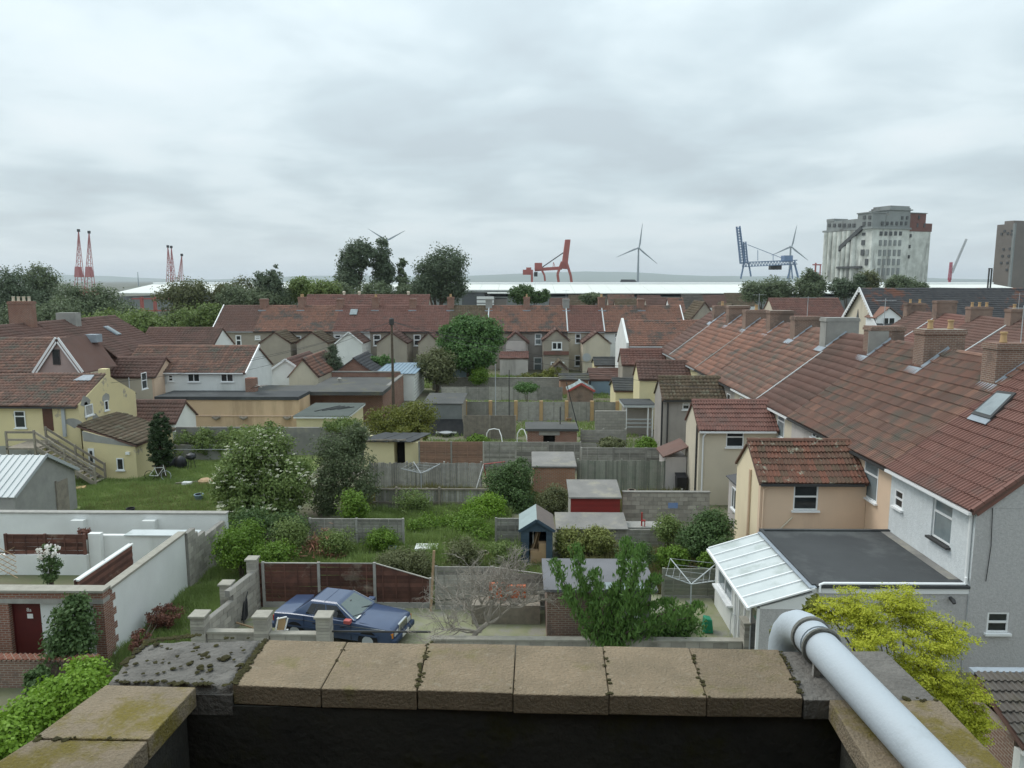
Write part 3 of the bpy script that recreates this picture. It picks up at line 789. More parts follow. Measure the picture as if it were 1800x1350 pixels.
# hills across the estuary
hm = MB(); hx = list(range(-9000, 9001, 300)); rr = random.Random(3)
prof = [70 + 34 * math.sin(x / 1700.0 + 1.0) + 22 * math.sin(x / 610.0) + rr.uniform(-5, 5) for x in hx]
for i in range(len(hx) - 1):
    a, b = hx[i], hx[i + 1]
    hm.poly((a, 9000, 0), (b, 9000, 0), (b, 9700, prof[i + 1] * .55), (a, 9700, prof[i] * .55))
    hm.poly((a, 9700, prof[i] * .55), (b, 9700, prof[i + 1] * .55), (b, 10800, prof[i + 1] + 12), (a, 10800, prof[i] + 12))
setting(hm, 'hills', 'hill', smooth=True)

# ================================================================ bay roof with its parapet, in front of the window
TZ = 10.6
bay = thing('bay_parapet', 'stone coped parapet round a small dark flat bay roof', 'parapet', (0, 1.2, 0))
outer = [(468, 1123.5), (610, 1127), (752, 1130), (907, 1132.5), (1060, 1135), (1211, 1138), (1369, 1141)]
inner = [(408, 1204), (563, 1210), (733, 1214), (902, 1219), (1071, 1222.5), (1243, 1226), (1412, 1227)]
def slab(pix, name, mat, th=0.072, gap=0.003, dz=0.0):
    c = [P(x, y, Z=TZ) for x, y in pix]; m = sum(c, Vector()) / len(c)
    c = [p + (m - p).normalized() * gap + V3(0, 0, dz) for p in c]
    mb = MB(); mb.prism([p + V3(0, 0, -th) for p in c], V3(0, 0, th))
    o = mb.build(name, mat, bay, bevel=.004)
    return o
for i in range(6):
    slab([outer[i], outer[i + 1], inner[i + 1], inner[i]], 'coping_slab', 'coping_stone', dz=RND.uniform(-.003, .003), gap=(.003 if i in (1, 2) else .0015))
slab([(186, 1203), (346, 1207), (261, 1300), (57, 1297)], 'coping_slab', 'coping_moss')
slab([(57, 1299), (261, 1302), (150, 1424), (-140, 1424)], 'coping_slab', 'coping_moss')
slab([(1456, 1229), (1653, 1230), (1771, 1352), (1531, 1352)], 'coping_slab', 'coping_moss')
slab([(1531, 1354), (1771, 1354), (1880, 1460), (1590, 1460)], 'coping_slab', 'coping_stone')
slab([(1371, 1142), (1556, 1141), (1650, 1229), (1414, 1228)], 'cement_corner', 'cement_dark', dz=-.006)
# the lumpy cement corner on the left: a height-varied cap
cc = [P(x, y, Z=TZ) for x, y in ((180, 1202), (240, 1130), (345, 1118), (466, 1121), (406, 1206))]
nn = 26; g = np.zeros((nn, nn, 3)); q0, q1, q2, q3 = cc[0], cc[1], cc[3], cc[4]
rg = np.random.default_rng(5); bumps = [(rg.random(), rg.random(), rg.uniform(.02, .06), rg.uniform(-.007, .006)) for _ in range(60)]
for i in range(nn):
    for j in range(nn):
        a, b = i / (nn - 1), j / (nn - 1)
        p = q0.lerp(q3, a).lerp(q1.lerp(q2, a), b)
        h = .012 * math.sin(a * 3.1) * math.sin(b * 3.1) + sum(k * math.exp(-((a - x) ** 2 + (b - y) ** 2) / (2 * s * s)) for x, y, s, k in bumps)
        e = min(a, 1 - a, b, 1 - b)
        g[i, j] = (p.x, p.y, p.z + h - (0.05 if e < .001 else .004))
F = [(i * nn + j, (i + 1) * nn + j, (i + 1) * nn + j + 1, i * nn + j + 1) for i in range(nn - 1) for j in range(nn - 1)]
npmesh('cement_corner', g.reshape(-1, 3), 4, 'cement_dark', bay, loops=np.array(F)).data.polygons.foreach_set('use_smooth', [True] * len(F))
MB().prism([p + V3(0, 0, -.11) for p in cc], V3(0, 0, .075)).build('cement_bed', 'cement_dark', bay)
# walls under the coping and the dark flat roof between them
def col_(pix, z0, z1, inset): 
    c = [P(x, y, Z=TZ) for x, y in pix]; m = sum(c, Vector()) / len(c)
    c = [p + (m - p).normalized() * inset for p in c]
    return MB().prism([V3(p.x, p.y, z0) for p in c], V3(0, 0, z1 - z0))
col_([(250, 1124), (1556, 1141), (1600, 1227), (300, 1205)], 0, TZ - .076, .03).build('front_wall', 'wet_wall_shaded', bay)
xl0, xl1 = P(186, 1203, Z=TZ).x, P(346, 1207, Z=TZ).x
MB().prism([(xl0 + .03, 2.42, 0), (xl1 - .035, 2.37, 0), (xl1 - .06, -.4, 0), (xl0 - .02, -.4, 0)], (0, 0, TZ - .076)).build('side_wall', 'wet_wall_shaded', bay)
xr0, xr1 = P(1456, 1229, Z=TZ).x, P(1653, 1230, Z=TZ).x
MB().prism([(xr0 + .035, 2.30, 0), (xr1 - .03, 2.30, 0), (xr1 - .03, -.4, 0), (xr0 + .03, -.4, 0)], (0, 0, TZ - .076)).build('side_wall', 'wet_wall_shaded', bay)
MB().box(xl1 - .2, xr0 + .2, -.4, 2.5, TZ - .62, TZ - .55).build('flat_roof', 'wet_wall_shaded', bay)
MB().box(xl1 - .1, xr0 + .1, 2.22, 2.36, TZ - .55, TZ - .40).build('upstand', 'wet_wall_shaded', bay)
# moss in the joints and on the cement
ms = []; rg = np.random.default_rng(9)
def mossline(a, b, n, r):
    for _ in range(n):
        t = rg.random(); p = P(a[0], a[1], Z=TZ).lerp(P(b[0], b[1], Z=TZ), t)
        ms.append((p + V3(rg.normal(0, .006), rg.normal(0, .006), .002), r * rg.uniform(.5, 1.3)))
mossline((752, 1130), (733, 1214), 34, .008); mossline((610, 1127), (563, 1210), 5, .005); mossline((1060, 1135), (1071, 1222), 10, .008)
mossline((1211, 1138), (1243, 1226), 12, .008); mossline((907, 1132), (902, 1219), 4, .004); mossline((466, 1124), (410, 1204), 90, .009)
mossline((60, 1298), (260, 1301), 16, .009); mossline((1371, 1142), (1412, 1225), 34, .007); mossline((250, 1128), (345, 1118), 60, .011)
mossline((200, 1198), (400, 1204), 50, .009); mossline((1650, 1230), (1580, 1230), 5, .012); mossline((190, 1190), (260, 1128), 34, .010)
for _ in range(55):
    p = q0.lerp(q3, rg.random()).lerp(q1.lerp(q2, rg.random()), rg.random() ** .8)
    ms.append((p + V3(0, 0, .008), rg.uniform(.004, .012) * (1.6 if rg.random() < .12 else 1)))
mb = MB()
for p, r in ms:
    rings = [(r, 0), (r * .85, r * .22), (r * .4, r * .34)]
    k0 = len(mb.v); mb.tube([p + V3(0, 0, h - r * .1) for _, h in rings], [q * rg.uniform(.8, 1.1) for q, _ in rings], 9)
    for q in range(k0, len(mb.v)): mb.v[q] = p + (mb.v[q] - p) * float(rg.uniform(.65, 1.3))
mo = mb.build('moss_clumps', 'moss', bay, smooth=True); mo['kind'] = 'stuff'

oh = thing('brick_house', 'brick house wall behind the bay parapet with its window opening', 'house', (0, -4, 0))
MB().box(-7, -1.6, -8, -.25, 0, 14.2).build('wall', 'brick_dull', oh); MB().box(1.6, 7, -8, -.25, 0, 14.2).build('wall', 'brick_dull', oh)
MB().box(-1.6, 1.6, -8, -.25, 0, TZ + .1).build('wall', 'brick_dull', oh); MB().box(-1.6, 1.6, -8, -.25, 13.0, 14.2).build('wall', 'brick_dull', oh)
MB().box(-1.6, 1.6, -8, -4, TZ + .1, 13.0).build('room_wall', 'cream_render', oh); MB().box(-7.3, 7.3, -8.2, .05, 14.2, 14.35).build('roof', 'slate', oh)
vp = thing('vent_pipe', 'fat pale grey plastic vent pipe bending down over the stone parapet', 'pipe', (1.13, 2.0, TZ))
MB().tube([(1.21, .45, 10.683), (1.145, 1.5, 10.685), (1.080, 2.56, 10.688)], .0620, 28).build('pipe', 'pipe_plastic', vp, smooth=True)
pts = [(1.080, 2.56, 10.688), (1.077, 2.61, 10.688), (1.073, 2.67, 10.685), (1.068, 2.715, 10.672), (1.063, 2.755, 10.648), (1.059, 2.785, 10.612), (1.056, 2.80, 10.57), (1.055, 2.806, 10.50), (1.055, 2.806, 10.2), (1.055, 2.806, 4.0)]
MB().tube(pts, .0665, 28).build('elbow', 'pipe_plastic', vp, smooth=True)
for (a, b) in ((2.520, 2.540), (2.605, 2.630)):
    xq = 1.080 + (2.56 - a) * .061
    MB().tube([(xq, a, 10.688), (xq, a + .005, 10.688), (xq - .001, b - .005, 10.688), (xq - .001, b, 10.688)], [.068, .0735, .0735, .068], 28).build('collar', 'rubber_seal', vp, smooth=True)
MB().bar((1.055, 2.50, 10.59), (1.055, 2.50, 10.65), .016, .024).build('bracket', 'concrete_post', vp)

# ================================================================ the terrace on the right
XW, ZE, XR, ZR, PIT = 13.6, 5.30, 18.4, 9.00, 5.1
XE = 13.38
def rear_open(x0, y0, x1, y1, b):
    """window seen on the rear wall plane: pixel corners -> (along wall, z0, along wall, z1) relative to house start b"""
    p, q = P(x0, y0, X=XW), P(x1, y1, X=XW)
    ya, yb = sorted((p.y, q.y)); za, zb = sorted((p.z, q.z))
    return (ya - b, za, yb - b, zb)
spec = [  # rear wall, roof, label, tile parts, chimney
    ('white_dash', 'tile_red', 'end house with white pebbledash rear, grey gable and roof window', 300, 'brick'),
    ('peach_render', 'tile_rust', 'peach rendered house with lichen spotted tiles on its rear wing', 300, 'brick'),
    ('lilac_render', 'tile_rust', 'pale lilac grey rendered house between peach and beige houses', 300, 'brick'),
    ('cream_render', 'tile_brown', 'beige rendered house with smooth brown main roof and red tiled wing', 0, 'cement'),
    ('beige_render', 'tile_rust', 'plain house with mottled rust roof behind the smooth brown roof', 0, 'brick'),
    ('grey_render', 'tile_rust', 'grey rendered house with mossy brown tiles on its rear wing', 0, 'brick'),
    ('cream_render', 'tile_orange', 'house with mottled orange roof between grey and yellow rear wings', 0, 'brick'),
    ('pale_yellow_render', 'tile_orange', 'house with pale yellow rear wing and brown tiled wing roof', 0, 'brick'),
    ('beige_render', 'tile_orange', 'house with orange roof edged by a white verge strip', 0, 'brick'),
    ('drab_render', 'tile_brown', 'far end terrace house with dark brown roof and red tiled lean-to', 0, 'brick')]
HOUSES = []
for i, (wm, rm, lab, np_, chm) in enumerate(spec):
    b = 21.6 + PIT * i; e = b + PIT
    h = thing('terrace_house', lab, 'house', (XW + 5, b + PIT / 2, 0), 'houses of the right hand terrace')
    HOUSES.append(h)
    ops, wins = [], []
    def addwin(px, **k):
        o_ = rear_open(*px, b); ops.append(o_); wins.append((o_, k))
    if i == 0:
        addwin((1641, 874, 1669, 962), layout='top', sillmat='metal_dark', glass='glass_pale', recess=.1, sdepth=.14)
        addwin((1574, 858, 1586, 897), layout='sash', recess=.05)
    if i == 1: addwin((1521, 807, 1541, 885), layout='top', glass='glass_pale', recess=.04)
    if i == 2: addwin((1428, 757, 1441, 774), layout='casement', recess=.03)
    if i == 3: addwin((1368, 724, 1378, 772), layout='top', glass='glass_pale', recess=.03)
    if i == 4: addwin((1301, 697, 1306, 707), layout='single', recess=.03)
    if i in (5, 6, 8): ops.append((0.9, 3.1, 1.7, 4.6)); wins.append((ops[-1], dict(layout='sash', recess=.03)))
    wall(h, 'rear_wall', (XW, b, 0), (0, 1, 0), PIT - .004, ZE - .06, (-1, 0, 0), wm, ops)
    for o_, k in wins:
        window(h, (XW, b + o_[0], o_[1]), (0, 1, 0), (-1, 0, 0), o_[2] - o_[0], o_[3] - o_[1], **k)
    # front and party walls
    MB().box(24.0, 24.25, b, e - .004, 0, ZE - .06).build('front_wall', wm, h)
    for yy in ((b, b + .2), (e - .204, e - .004)):
        if i == 0 and yy[0] == b: continue
        MB().prism([(XW + .3, yy[0], 0), (23.9, yy[0], 0), (23.9, yy[0], ZE - .35), (XR, yy[0], ZR - .3), (XW + .3, yy[0], ZE - .35)], (0, yy[1] - yy[0], 0)).build('party_wall', 'brick_dull', h)
    y0 = b - (.12 if i == 0 else -.0)
    own = np_
    roof_slope(h, (XE, y0, ZE - .15), (XE, e - .006, ZE - .15), (XR, e - .006, ZR), (XR, y0, ZR), rm, tw=.32, tl=.45, parts=own, prof='fine' if i < 4 else 'mid')
    MB().prism([(24.3, y0, ZE - .9), (24.3, e - .006, ZE - .9), (XR + .05, e - .006, ZR - .03), (XR + .05, y0, ZR - .03)], (0, 0, -.1)).build('front_roof', 'tile_brown', h)
    ridge_caps(h, (XR, y0 + .4, ZR + .01), (XR, e - .4, ZR + .01), rm)
    gm = 'white_plastic' if i in (0, 3, 4) else ('metal_dark' if i in (1, 2, 5, 6) else 'metal_grey')
    gutter(h, (XE - .03, y0 + .02, ZE - .20), (XE - .03, e - .03, ZE - .20), gm)
    # chimney across the party line, lead flashing on its near side
    if i < 9:
        cz = ZR + .78 + (.12 if i % 2 else -.05)
        ch = chimney(h, 17.25 + (i % 3) * .1, 19.1, e + .35, e + 1.2, 7.2, cz, 'brick_dull' if chm == 'brick' else chm, pots=(2, 2, 0, 0, 0, 0, 1, 0, 1)[i], corbel=True)
        if i in (2, 3): MB().box(17.3, 18.3 + .8 * (i == 3), e + .31, e + .347, 7.9, cz - .24).build('cement_face', 'cement', ch)
        sl = (ZR - ZE + .15) / (XR - XE)
        zz = lambda x: ZE - .15 + (x - XE) * sl
        fl = MB().prism([(16.95, e + .2, zz(16.95) + .10), (17.3, e + .2, zz(17.3) + .10), (17.3, e + 1.3, zz(17.3) + .10), (16.95, e + 1.3, zz(16.95) + .10)], (0, 0, .015))
        for k in range(4):
            x = 17.27 + k * .28; fl.prism([(x, e + .22, zz(x) + .10), (x + .28, e + .22, zz(x + .28) + .10), (x + .28, e + .34, zz(x + .28) + .19), (x, e + .34, zz(x) + .19)], (0, 0, .012))
        fl.build('flashing', 'lead', h)
    if i in (3, 6, 8):   # white verge strip at the change of roof
        x1 = 17.0
        MB().bar((XE, e, ZE - .02), (x1, e, zz(x1) + .10), .09, .05).build('verge_strip', 'concrete_post' if i == 6 else 'metal_sheet', h)
    # rear wings with pitched roofs
    if i % 2 == 1:
        f0, f1, fm = b + 1.85, b + 5.08, b + 3.5; XL = 9.42; ez, rz = 4.12, 5.43
        wmat = {1: 'peach_render', 3: 'cream_render', 5: 'grey_render', 7: 'pale_yellow_render', 9: 'drab_render'}[i]
        tmat = {1: 'tile_lichen', 3: 'tile_red', 5: 'tile_moss', 7: 'tile_brown', 9: 'tile_red'}[i]
        wops = []
        if i in (1, 3, 5):
            px = {1: (1396, 851, 1437, 897), 3: (1277, 760, 1307, 786), 5: (1200, 708, 1212, 720)}[i]
            p, q = P(px[0], px[1], Y=f0), P(px[2], px[3], Y=f0)
            wops.append((p.x - XL, q.z, q.x - XL, p.z))
        wall(h, 'wing_wall', (XL, f0, 0), (1, 0, 0), XW - XL - .01, ez, (0, -1, 0), wmat, wops)
        for o_ in wops:
            window(h, (XL + o_[0], f0, o_[1]), (1, 0, 0), (0, -1, 0), o_[2] - o_[0], o_[3] - o_[1], layout='sash' if i == 1 else 'top', recess=.07)
        gmat = {1: 'peach_render_lit', 3: 'cream_render', 5: 'grey_render', 7: 'pale_yellow_render', 9: 'drab_render'}[i]
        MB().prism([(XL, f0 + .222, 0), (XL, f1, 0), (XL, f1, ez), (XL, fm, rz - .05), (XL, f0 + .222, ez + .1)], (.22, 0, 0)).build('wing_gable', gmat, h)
        MB().box(XL + .22, XW, f1 - .2, f1, 0, ez).build('wing_wall', wmat, h)
        roof_slope(h, (XL - .1, f0 - .2, ez - .02), (XW - .02, f0 - .2, ez - .02), (XW - .02, fm, rz), (XL - .1, fm, rz), tmat, tw=.30 if i != 5 else .25, tl=.31, parts=300 if i < 4 else 0, prof='fine' if i < 4 else 'mid', name='wing_roof')
        MB().prism([(XL - .1, f1 + .02, ez - .02), (XW - .02, f1 + .02, ez - .02), (XW - .02, fm, rz - .02), (XL - .1, fm, rz - .02)], (0, 0, -.08)).build('wing_roof', tmat, h)
        ridge_caps(h, (XL - .1, fm, rz + .01), (XW - .1, fm, rz + .01), tmat)
        if i == 1:
            gutter(h, (XL - .05, f0 - .22, ez - .07), (XW - .2, f0 - .22, ez - .07), 'metal_dark')
            downpipe(h, [(XL + .35, f0 - .2, ez - .1), (XL + .12, f0 - .06, ez - .3), (XL + .12, f0 - .06, .1)], 'peach_render')
            downpipe(h, [(XL - .06, f0 + 1.2, ez + .2), (XL - .06, f0 + 1.2, .1)], 'peach_render', .05)
            downpipe(h, [(XL + .55, f0 - .06, 1.9), (XL + 1.3, f0 - .06, 2.7)], 'cream_render', .03)
        if i == 3:
            gutter(h, (XL - .05, f0 - .24, ez - .07), (XW - .2, f0 - .24, ez - .07), 'white_plastic')
            downpipe(h, [(XL + .3, f0 - .22, ez - .1), (XL + .2, f0 - .06, ez - .35), (XL + .2, f0 - .06, .1)], 'white_plastic', .045)
            downpipe(h, [(XL - .06, f0 + .35, ez + .2), (XL - .06, f0 + .35, .1)], 'metal_dark', .05)
        if i == 5:
            gutter(h, (XL - .05, f0 - .24, ez - .07), (XW - .2, f0 - .24, ez - .07), 'metal_dark')
            downpipe(h, [(XL - .06, f0 + .1, ez + .1), (XL - .06, f0 + .1, .1)], 'metal_dark', .06)
            downpipe(h, [(XL + .3, f0 - .06, ez - .2), (XL + .3, f0 - .06, .1)], 'metal_dark', .05)
h0, h1 = HOUSES[0], HOUSES[1]
# gable of the end house, with the small window low down
gops = []
p, q = P(1736, 1076, Y=21.6), P(1771, 1112, Y=21.6)
GW0 = XW + .001
gw = wall(h0, 'gable_wall', (GW0, 21.594, 0), (1, 0, 0), 10.3, ZE - .06, (0, -1, 0), 'grey_dash', [(p.x - GW0, q.z, q.x - GW0, p.z)])
window(h0, (p.x, 21.594, q.z), (1, 0, 0), (0, -1, 0), q.x - p.x, p.z - q.z, layout='sash', recess=.06)
MB().prism([(XW + .05, 21.594, ZE - .055), (23.9, 21.594, ZE - .055), (XR, 21.594, ZR - .14)], (0, .22, 0)).build('gable_peak', 'grey_dash', h0)
MB().bar((XW - .05, 21.52, ZE - .20), (XR, 21.52, ZR - .05), .05, .16).build('barge_board', 'tile_red', h0)
k = MB()
for j in range(17):
    t0, t1 = j / 17, (j + .97) / 17; a = V3(XE, 21.46, ZE - .06).lerp(V3(XR, 21.46, ZR + .06), t0); c = V3(XE, 21.46, ZE - .06).lerp(V3(XR, 21.46, ZR + .06), t1)
    k.bar(a, c, .13, .10)
k.build('verge_tiles', 'tile_red', h0)
downpipe(h0, [(XW - .06, 21.75, ZE - .25), (XW - .06, 21.72, 2.95)], 'white_plastic', .05)
cbl = [P(1745, 893, Y=21.56), P(1742, 960, Y=21.56), P(1733, 1022, Y=21.56)]
MB().tube(cbl, .012, 5).build('cable', 'metal_dark', h0)
c = P(1674, 1055, Y=21.5); MB().tube([c + V3(0, .1, .02), c + V3(0, -.05, 0), c + V3(0, -.12, -.06)], [.06, .07, .05], 10).build('vent_cowl', 'metal_dark', h0)
# flat roofed rear extension
FZ, FX, FY0, FY1 = 2.80, 8.85, 21.6, 26.6
ex = MB(); ex.box(FX + .02, XW - .005, FY0 + .05, FY1 - .02, 0, FZ - .26); ex.build('extension_wall', 'grey_dash', h0)
MB().box(FX, XW - .003, FY0 + .01, FY1, FZ - .26, FZ - .08).build('fascia', 'white_plastic', h0)
fr = MB().box(FX - .04, XW - .003, FY0 - .04, FY1 + .04, FZ - .08, FZ)
fr.box(FX - .04, FX + .08, FY0 - .04, FY1 + .04, FZ, FZ + .06); fr.box(FX + .08, XW - .003, FY1 - .08, FY1 + .04, FZ, FZ + .06)
fr.build('flat_roof', 'felt', h0)
MB().tube([(XW - .1, FY0 + .06, FZ + .25), (XW - .1, FY0 + .06, FZ + .06), (XW - .14, FY0 + .04, FZ + .05), (FX + .35, FY0 + .03, FZ + .05), (FX + .22, FY0 + .0, FZ + .02), (FX + .2, FY0 - .05, FZ - .2)], .045, 10).build('downpipe', 'white_plastic', h0, smooth=True)
MB().box(XW - .35, XW - .02, FY0 + .5, FY1 - .1, FZ, FZ + .012).build('flashing', 'felt_pale', h0)
# roof window
sl = (ZR - ZE + .15) / (XR - XE); rn = V3(-sl, 0, 1).normalized(); rp = V3(XE, 22, ZE - .15)
k = [PP(x, y, rp, rn) for x, y in ((1711, 732), (1757, 692), (1790, 696), (1744, 742))]
k = [a + rn * .08 for a in k]
rw = MB().prism(k, rn * .07).build('roof_window', 'metal_dark', h0)
m = sum(k, Vector()) / 4; MB().prism([a.lerp(m, .2) + rn * .07 for a in k], rn * .012).build('pane', 'glass_pale', rw)
d1 = (k[0] - k[1]).normalized(); MB().prism([k[0], k[3], k[3] + d1 * .25, k[0] + d1 * .25], rn * .03).build('flashing', 'lead', rw)
# lean-to between the peach and beige wings
b2 = 21.6 + 2 * PIT
lo = MB().prism([(10.3, b2 + .3, 0), (10.3, b2 + 4.2, 0), (10.3, b2 + 4.2, 2.3), (10.3, b2 + .3, 2.3)], (XW - 10.32, 0, 0)); lo.build('lean_to', 'lilac_render', HOUSES[2])
MB().prism([(10.15, b2 + .25, 2.32), (10.15, b2 + 4.25, 2.32), (XW - .02, b2 + 4.25, 2.95), (XW - .02, b2 + .25, 2.95)], (0, 0, .06)).build('lean_to_roof', 'slate', HOUSES[2])
for yy in (b2 + 1.0, b2 + 2.7):
    window(HOUSES[2], (10.3, yy, 1.0), (0, 1, 0), (-1, 0, 0), .75, 1.05, layout='casement', recess=-.01)
# small low parts behind the beige wing
b4 = 21.6 + 4 * PIT
MB().box(8.2, 9.38, b4 - .6, b4 + 1.4, 0, 2.0).build('porch', 'lilac_render', HOUSES[4])
MB().prism([(8.0, b4 - .8, 2.0), (9.42, b4 - .8, 2.6), (9.42, b4 + 1.5, 2.6), (8.0, b4 + 1.5, 2.0)], (0, 0, .07)).build('porch_roof', 'tile_brown', HOUSES[4])
# end house beyond: white gable, roofs facing the camera
eh = thing('gable_house', 'house with bare white gable wall and red tiled roof closing the terrace', 'house', (15.5, 80, 0))
MB().prism([(10.6, 75.6, 0), (10.6, 84.4, 0), (10.6, 84.4, 5.4), (10.6, 80, 8.0), (10.6, 75.6, 5.7)], (.25, 0, 0)).build('gable_wall', 'white_render', eh)
MB().box(10.85, 23, 75.9, 76.1, 0, 5.4).build('wall', 'drab_render', eh)
roof_slope(eh, (10.86, 75.5, 5.35), (23, 75.5, 5.35), (23, 80, 7.75), (10.86, 80, 7.75), 'tile_orange', tw=.3, tl=.36, prof='mid')
MB().prism([(10.86, 84.5, 5.35), (23, 84.5, 5.35), (23, 80, 7.7), (10.86, 80, 7.7)], (0, 0, -.1)).build('roof', 'tile_brown', eh)
gutter(eh, (10.9, 75.42, 5.28), (23, 75.42, 5.28))
MB().box(10.9, 14.8, 72.8, 75.8, 0, 3.7).build('lean_to', 'brick_dull', eh)
roof_slope(eh, (10.8, 72.6, 3.7), (14.9, 72.6, 3.7), (14.9, 75.4, 5.0), (10.8, 75.4, 5.0), 'tile_red', tw=.3, tl=.34, name='lean_to_roof')
# ================================================================ conservatory
cv = thing('conservatory', 'white lean-to conservatory with pale ribbed translucent roof', 'conservatory', (8, 24, 0))
CX0, CX1, CY0, CY1 = 7.18, 8.83, 21.45, 26.35
wl = wall(cv, 'dwarf_wall', (CX0, CY0 + 1.9, 0), (0, 1, 0), CY1 - CY0 - 1.9, 2.1, (-1, 0, 0), 'white_render', [(0.75, 1.0, 2.55, 2.0)])
window(cv, (CX0, CY0 + 2.65, 1.0), (0, 1, 0), (-1, 0, 0), 1.8, 1.0, layout='tv', glass='glass_pale', recess=.03, sdepth=.2)
dp = MB()
for yy in (CY0, CY0 + .62, CY0 + 1.24, CY0 + 1.84): dp.box(CX0 - .02, CX0 + .06, yy, yy + .08, 0, 2.1)
dp.box(CX0 - .015, CX0 + .05, CY0 + .08, CY0 + 1.84, 0, .12); dp.box(CX0 - .015, CX0 + .05, CY0 + .08, CY0 + 1.84, 1.98, 2.1)
dr = dp.build('door_frame', 'white_plastic', cv)
for yy in (CY0 + .09, CY0 + .71, CY0 + 1.33): MB().box(CX0 + .005, CX0 + .02, yy, yy + .52, .12, 1.98).build('pane', 'curtain' if yy > CY0 + .5 else 'glass', dr)
MB().box(CX0 + .06, CX1, CY0, CY0 + .12, 0, 2.1).build('end_wall', 'grey_dash', cv)
MB().prism([(CX0 + .06, CY0 + .003, 2.1), (CX1, CY0 + .003, 2.1), (CX1, CY0 + .003, 2.62), (CX0 + .06, CY0 + .003, 2.15)], (0, .1, 0)).build('end_panel', 'white_plastic', cv)
MB().box(CX0 + .06, CX1, CY1 - .1, CY1, 0, 2.2).build('end_wall', 'white_render', cv)
a, b_, c, d = V3(CX0 - .28, CY0 - .06, 2.13), V3(CX0 - .28, CY1 + .05, 2.13), V3(CX1 + .02, CY1 + .05, 2.74), V3(CX1 + .02, CY0 - .06, 2.74)
for j in range(7):
    t0, t1 = j / 7 + .003, (j + 1) / 7 - .003
    MB().prism([a.lerp(b_, t0), a.lerp(b_, t1), d.lerp(c, t1), d.lerp(c, t0)], (0, 0, .03)).build('roof_panel', 'polycarbonate', cv)
for j in range(8):
    t = j / 7; MB().bar(a.lerp(b_, t) + V3(0, 0, .05), d.lerp(c, t) + V3(0, 0, .05), .055, .05).build('glazing_bar', 'white_plastic', cv)
MB().bar(a + V3(-.03, 0, -.01), b_ + V3(-.03, 0, -.01), .09, .08).build('gutter', 'white_plastic', cv)
MB().bar(d + V3(-.06, 0, .06), c + V3(-.06, 0, .06), .22, .03).build('flashing', 'lead', cv)
downpipe(cv, [(CX0 - .07, CY0 + 2.1, 2.05), (CX0 - .05, CY0 + 2.1, .1)], 'white_plastic', .035)
MB().tube([(CX0 - .08, CY0 + 1.95, .95), (CX0 - .12, CY0 + 2.3, .9), (CX0 - .1, CY0 + 2.45, .4), (CX0 - .1, CY0 + 2.4, .02)], .012, 6).build('hose', 'metal_grey', cv)

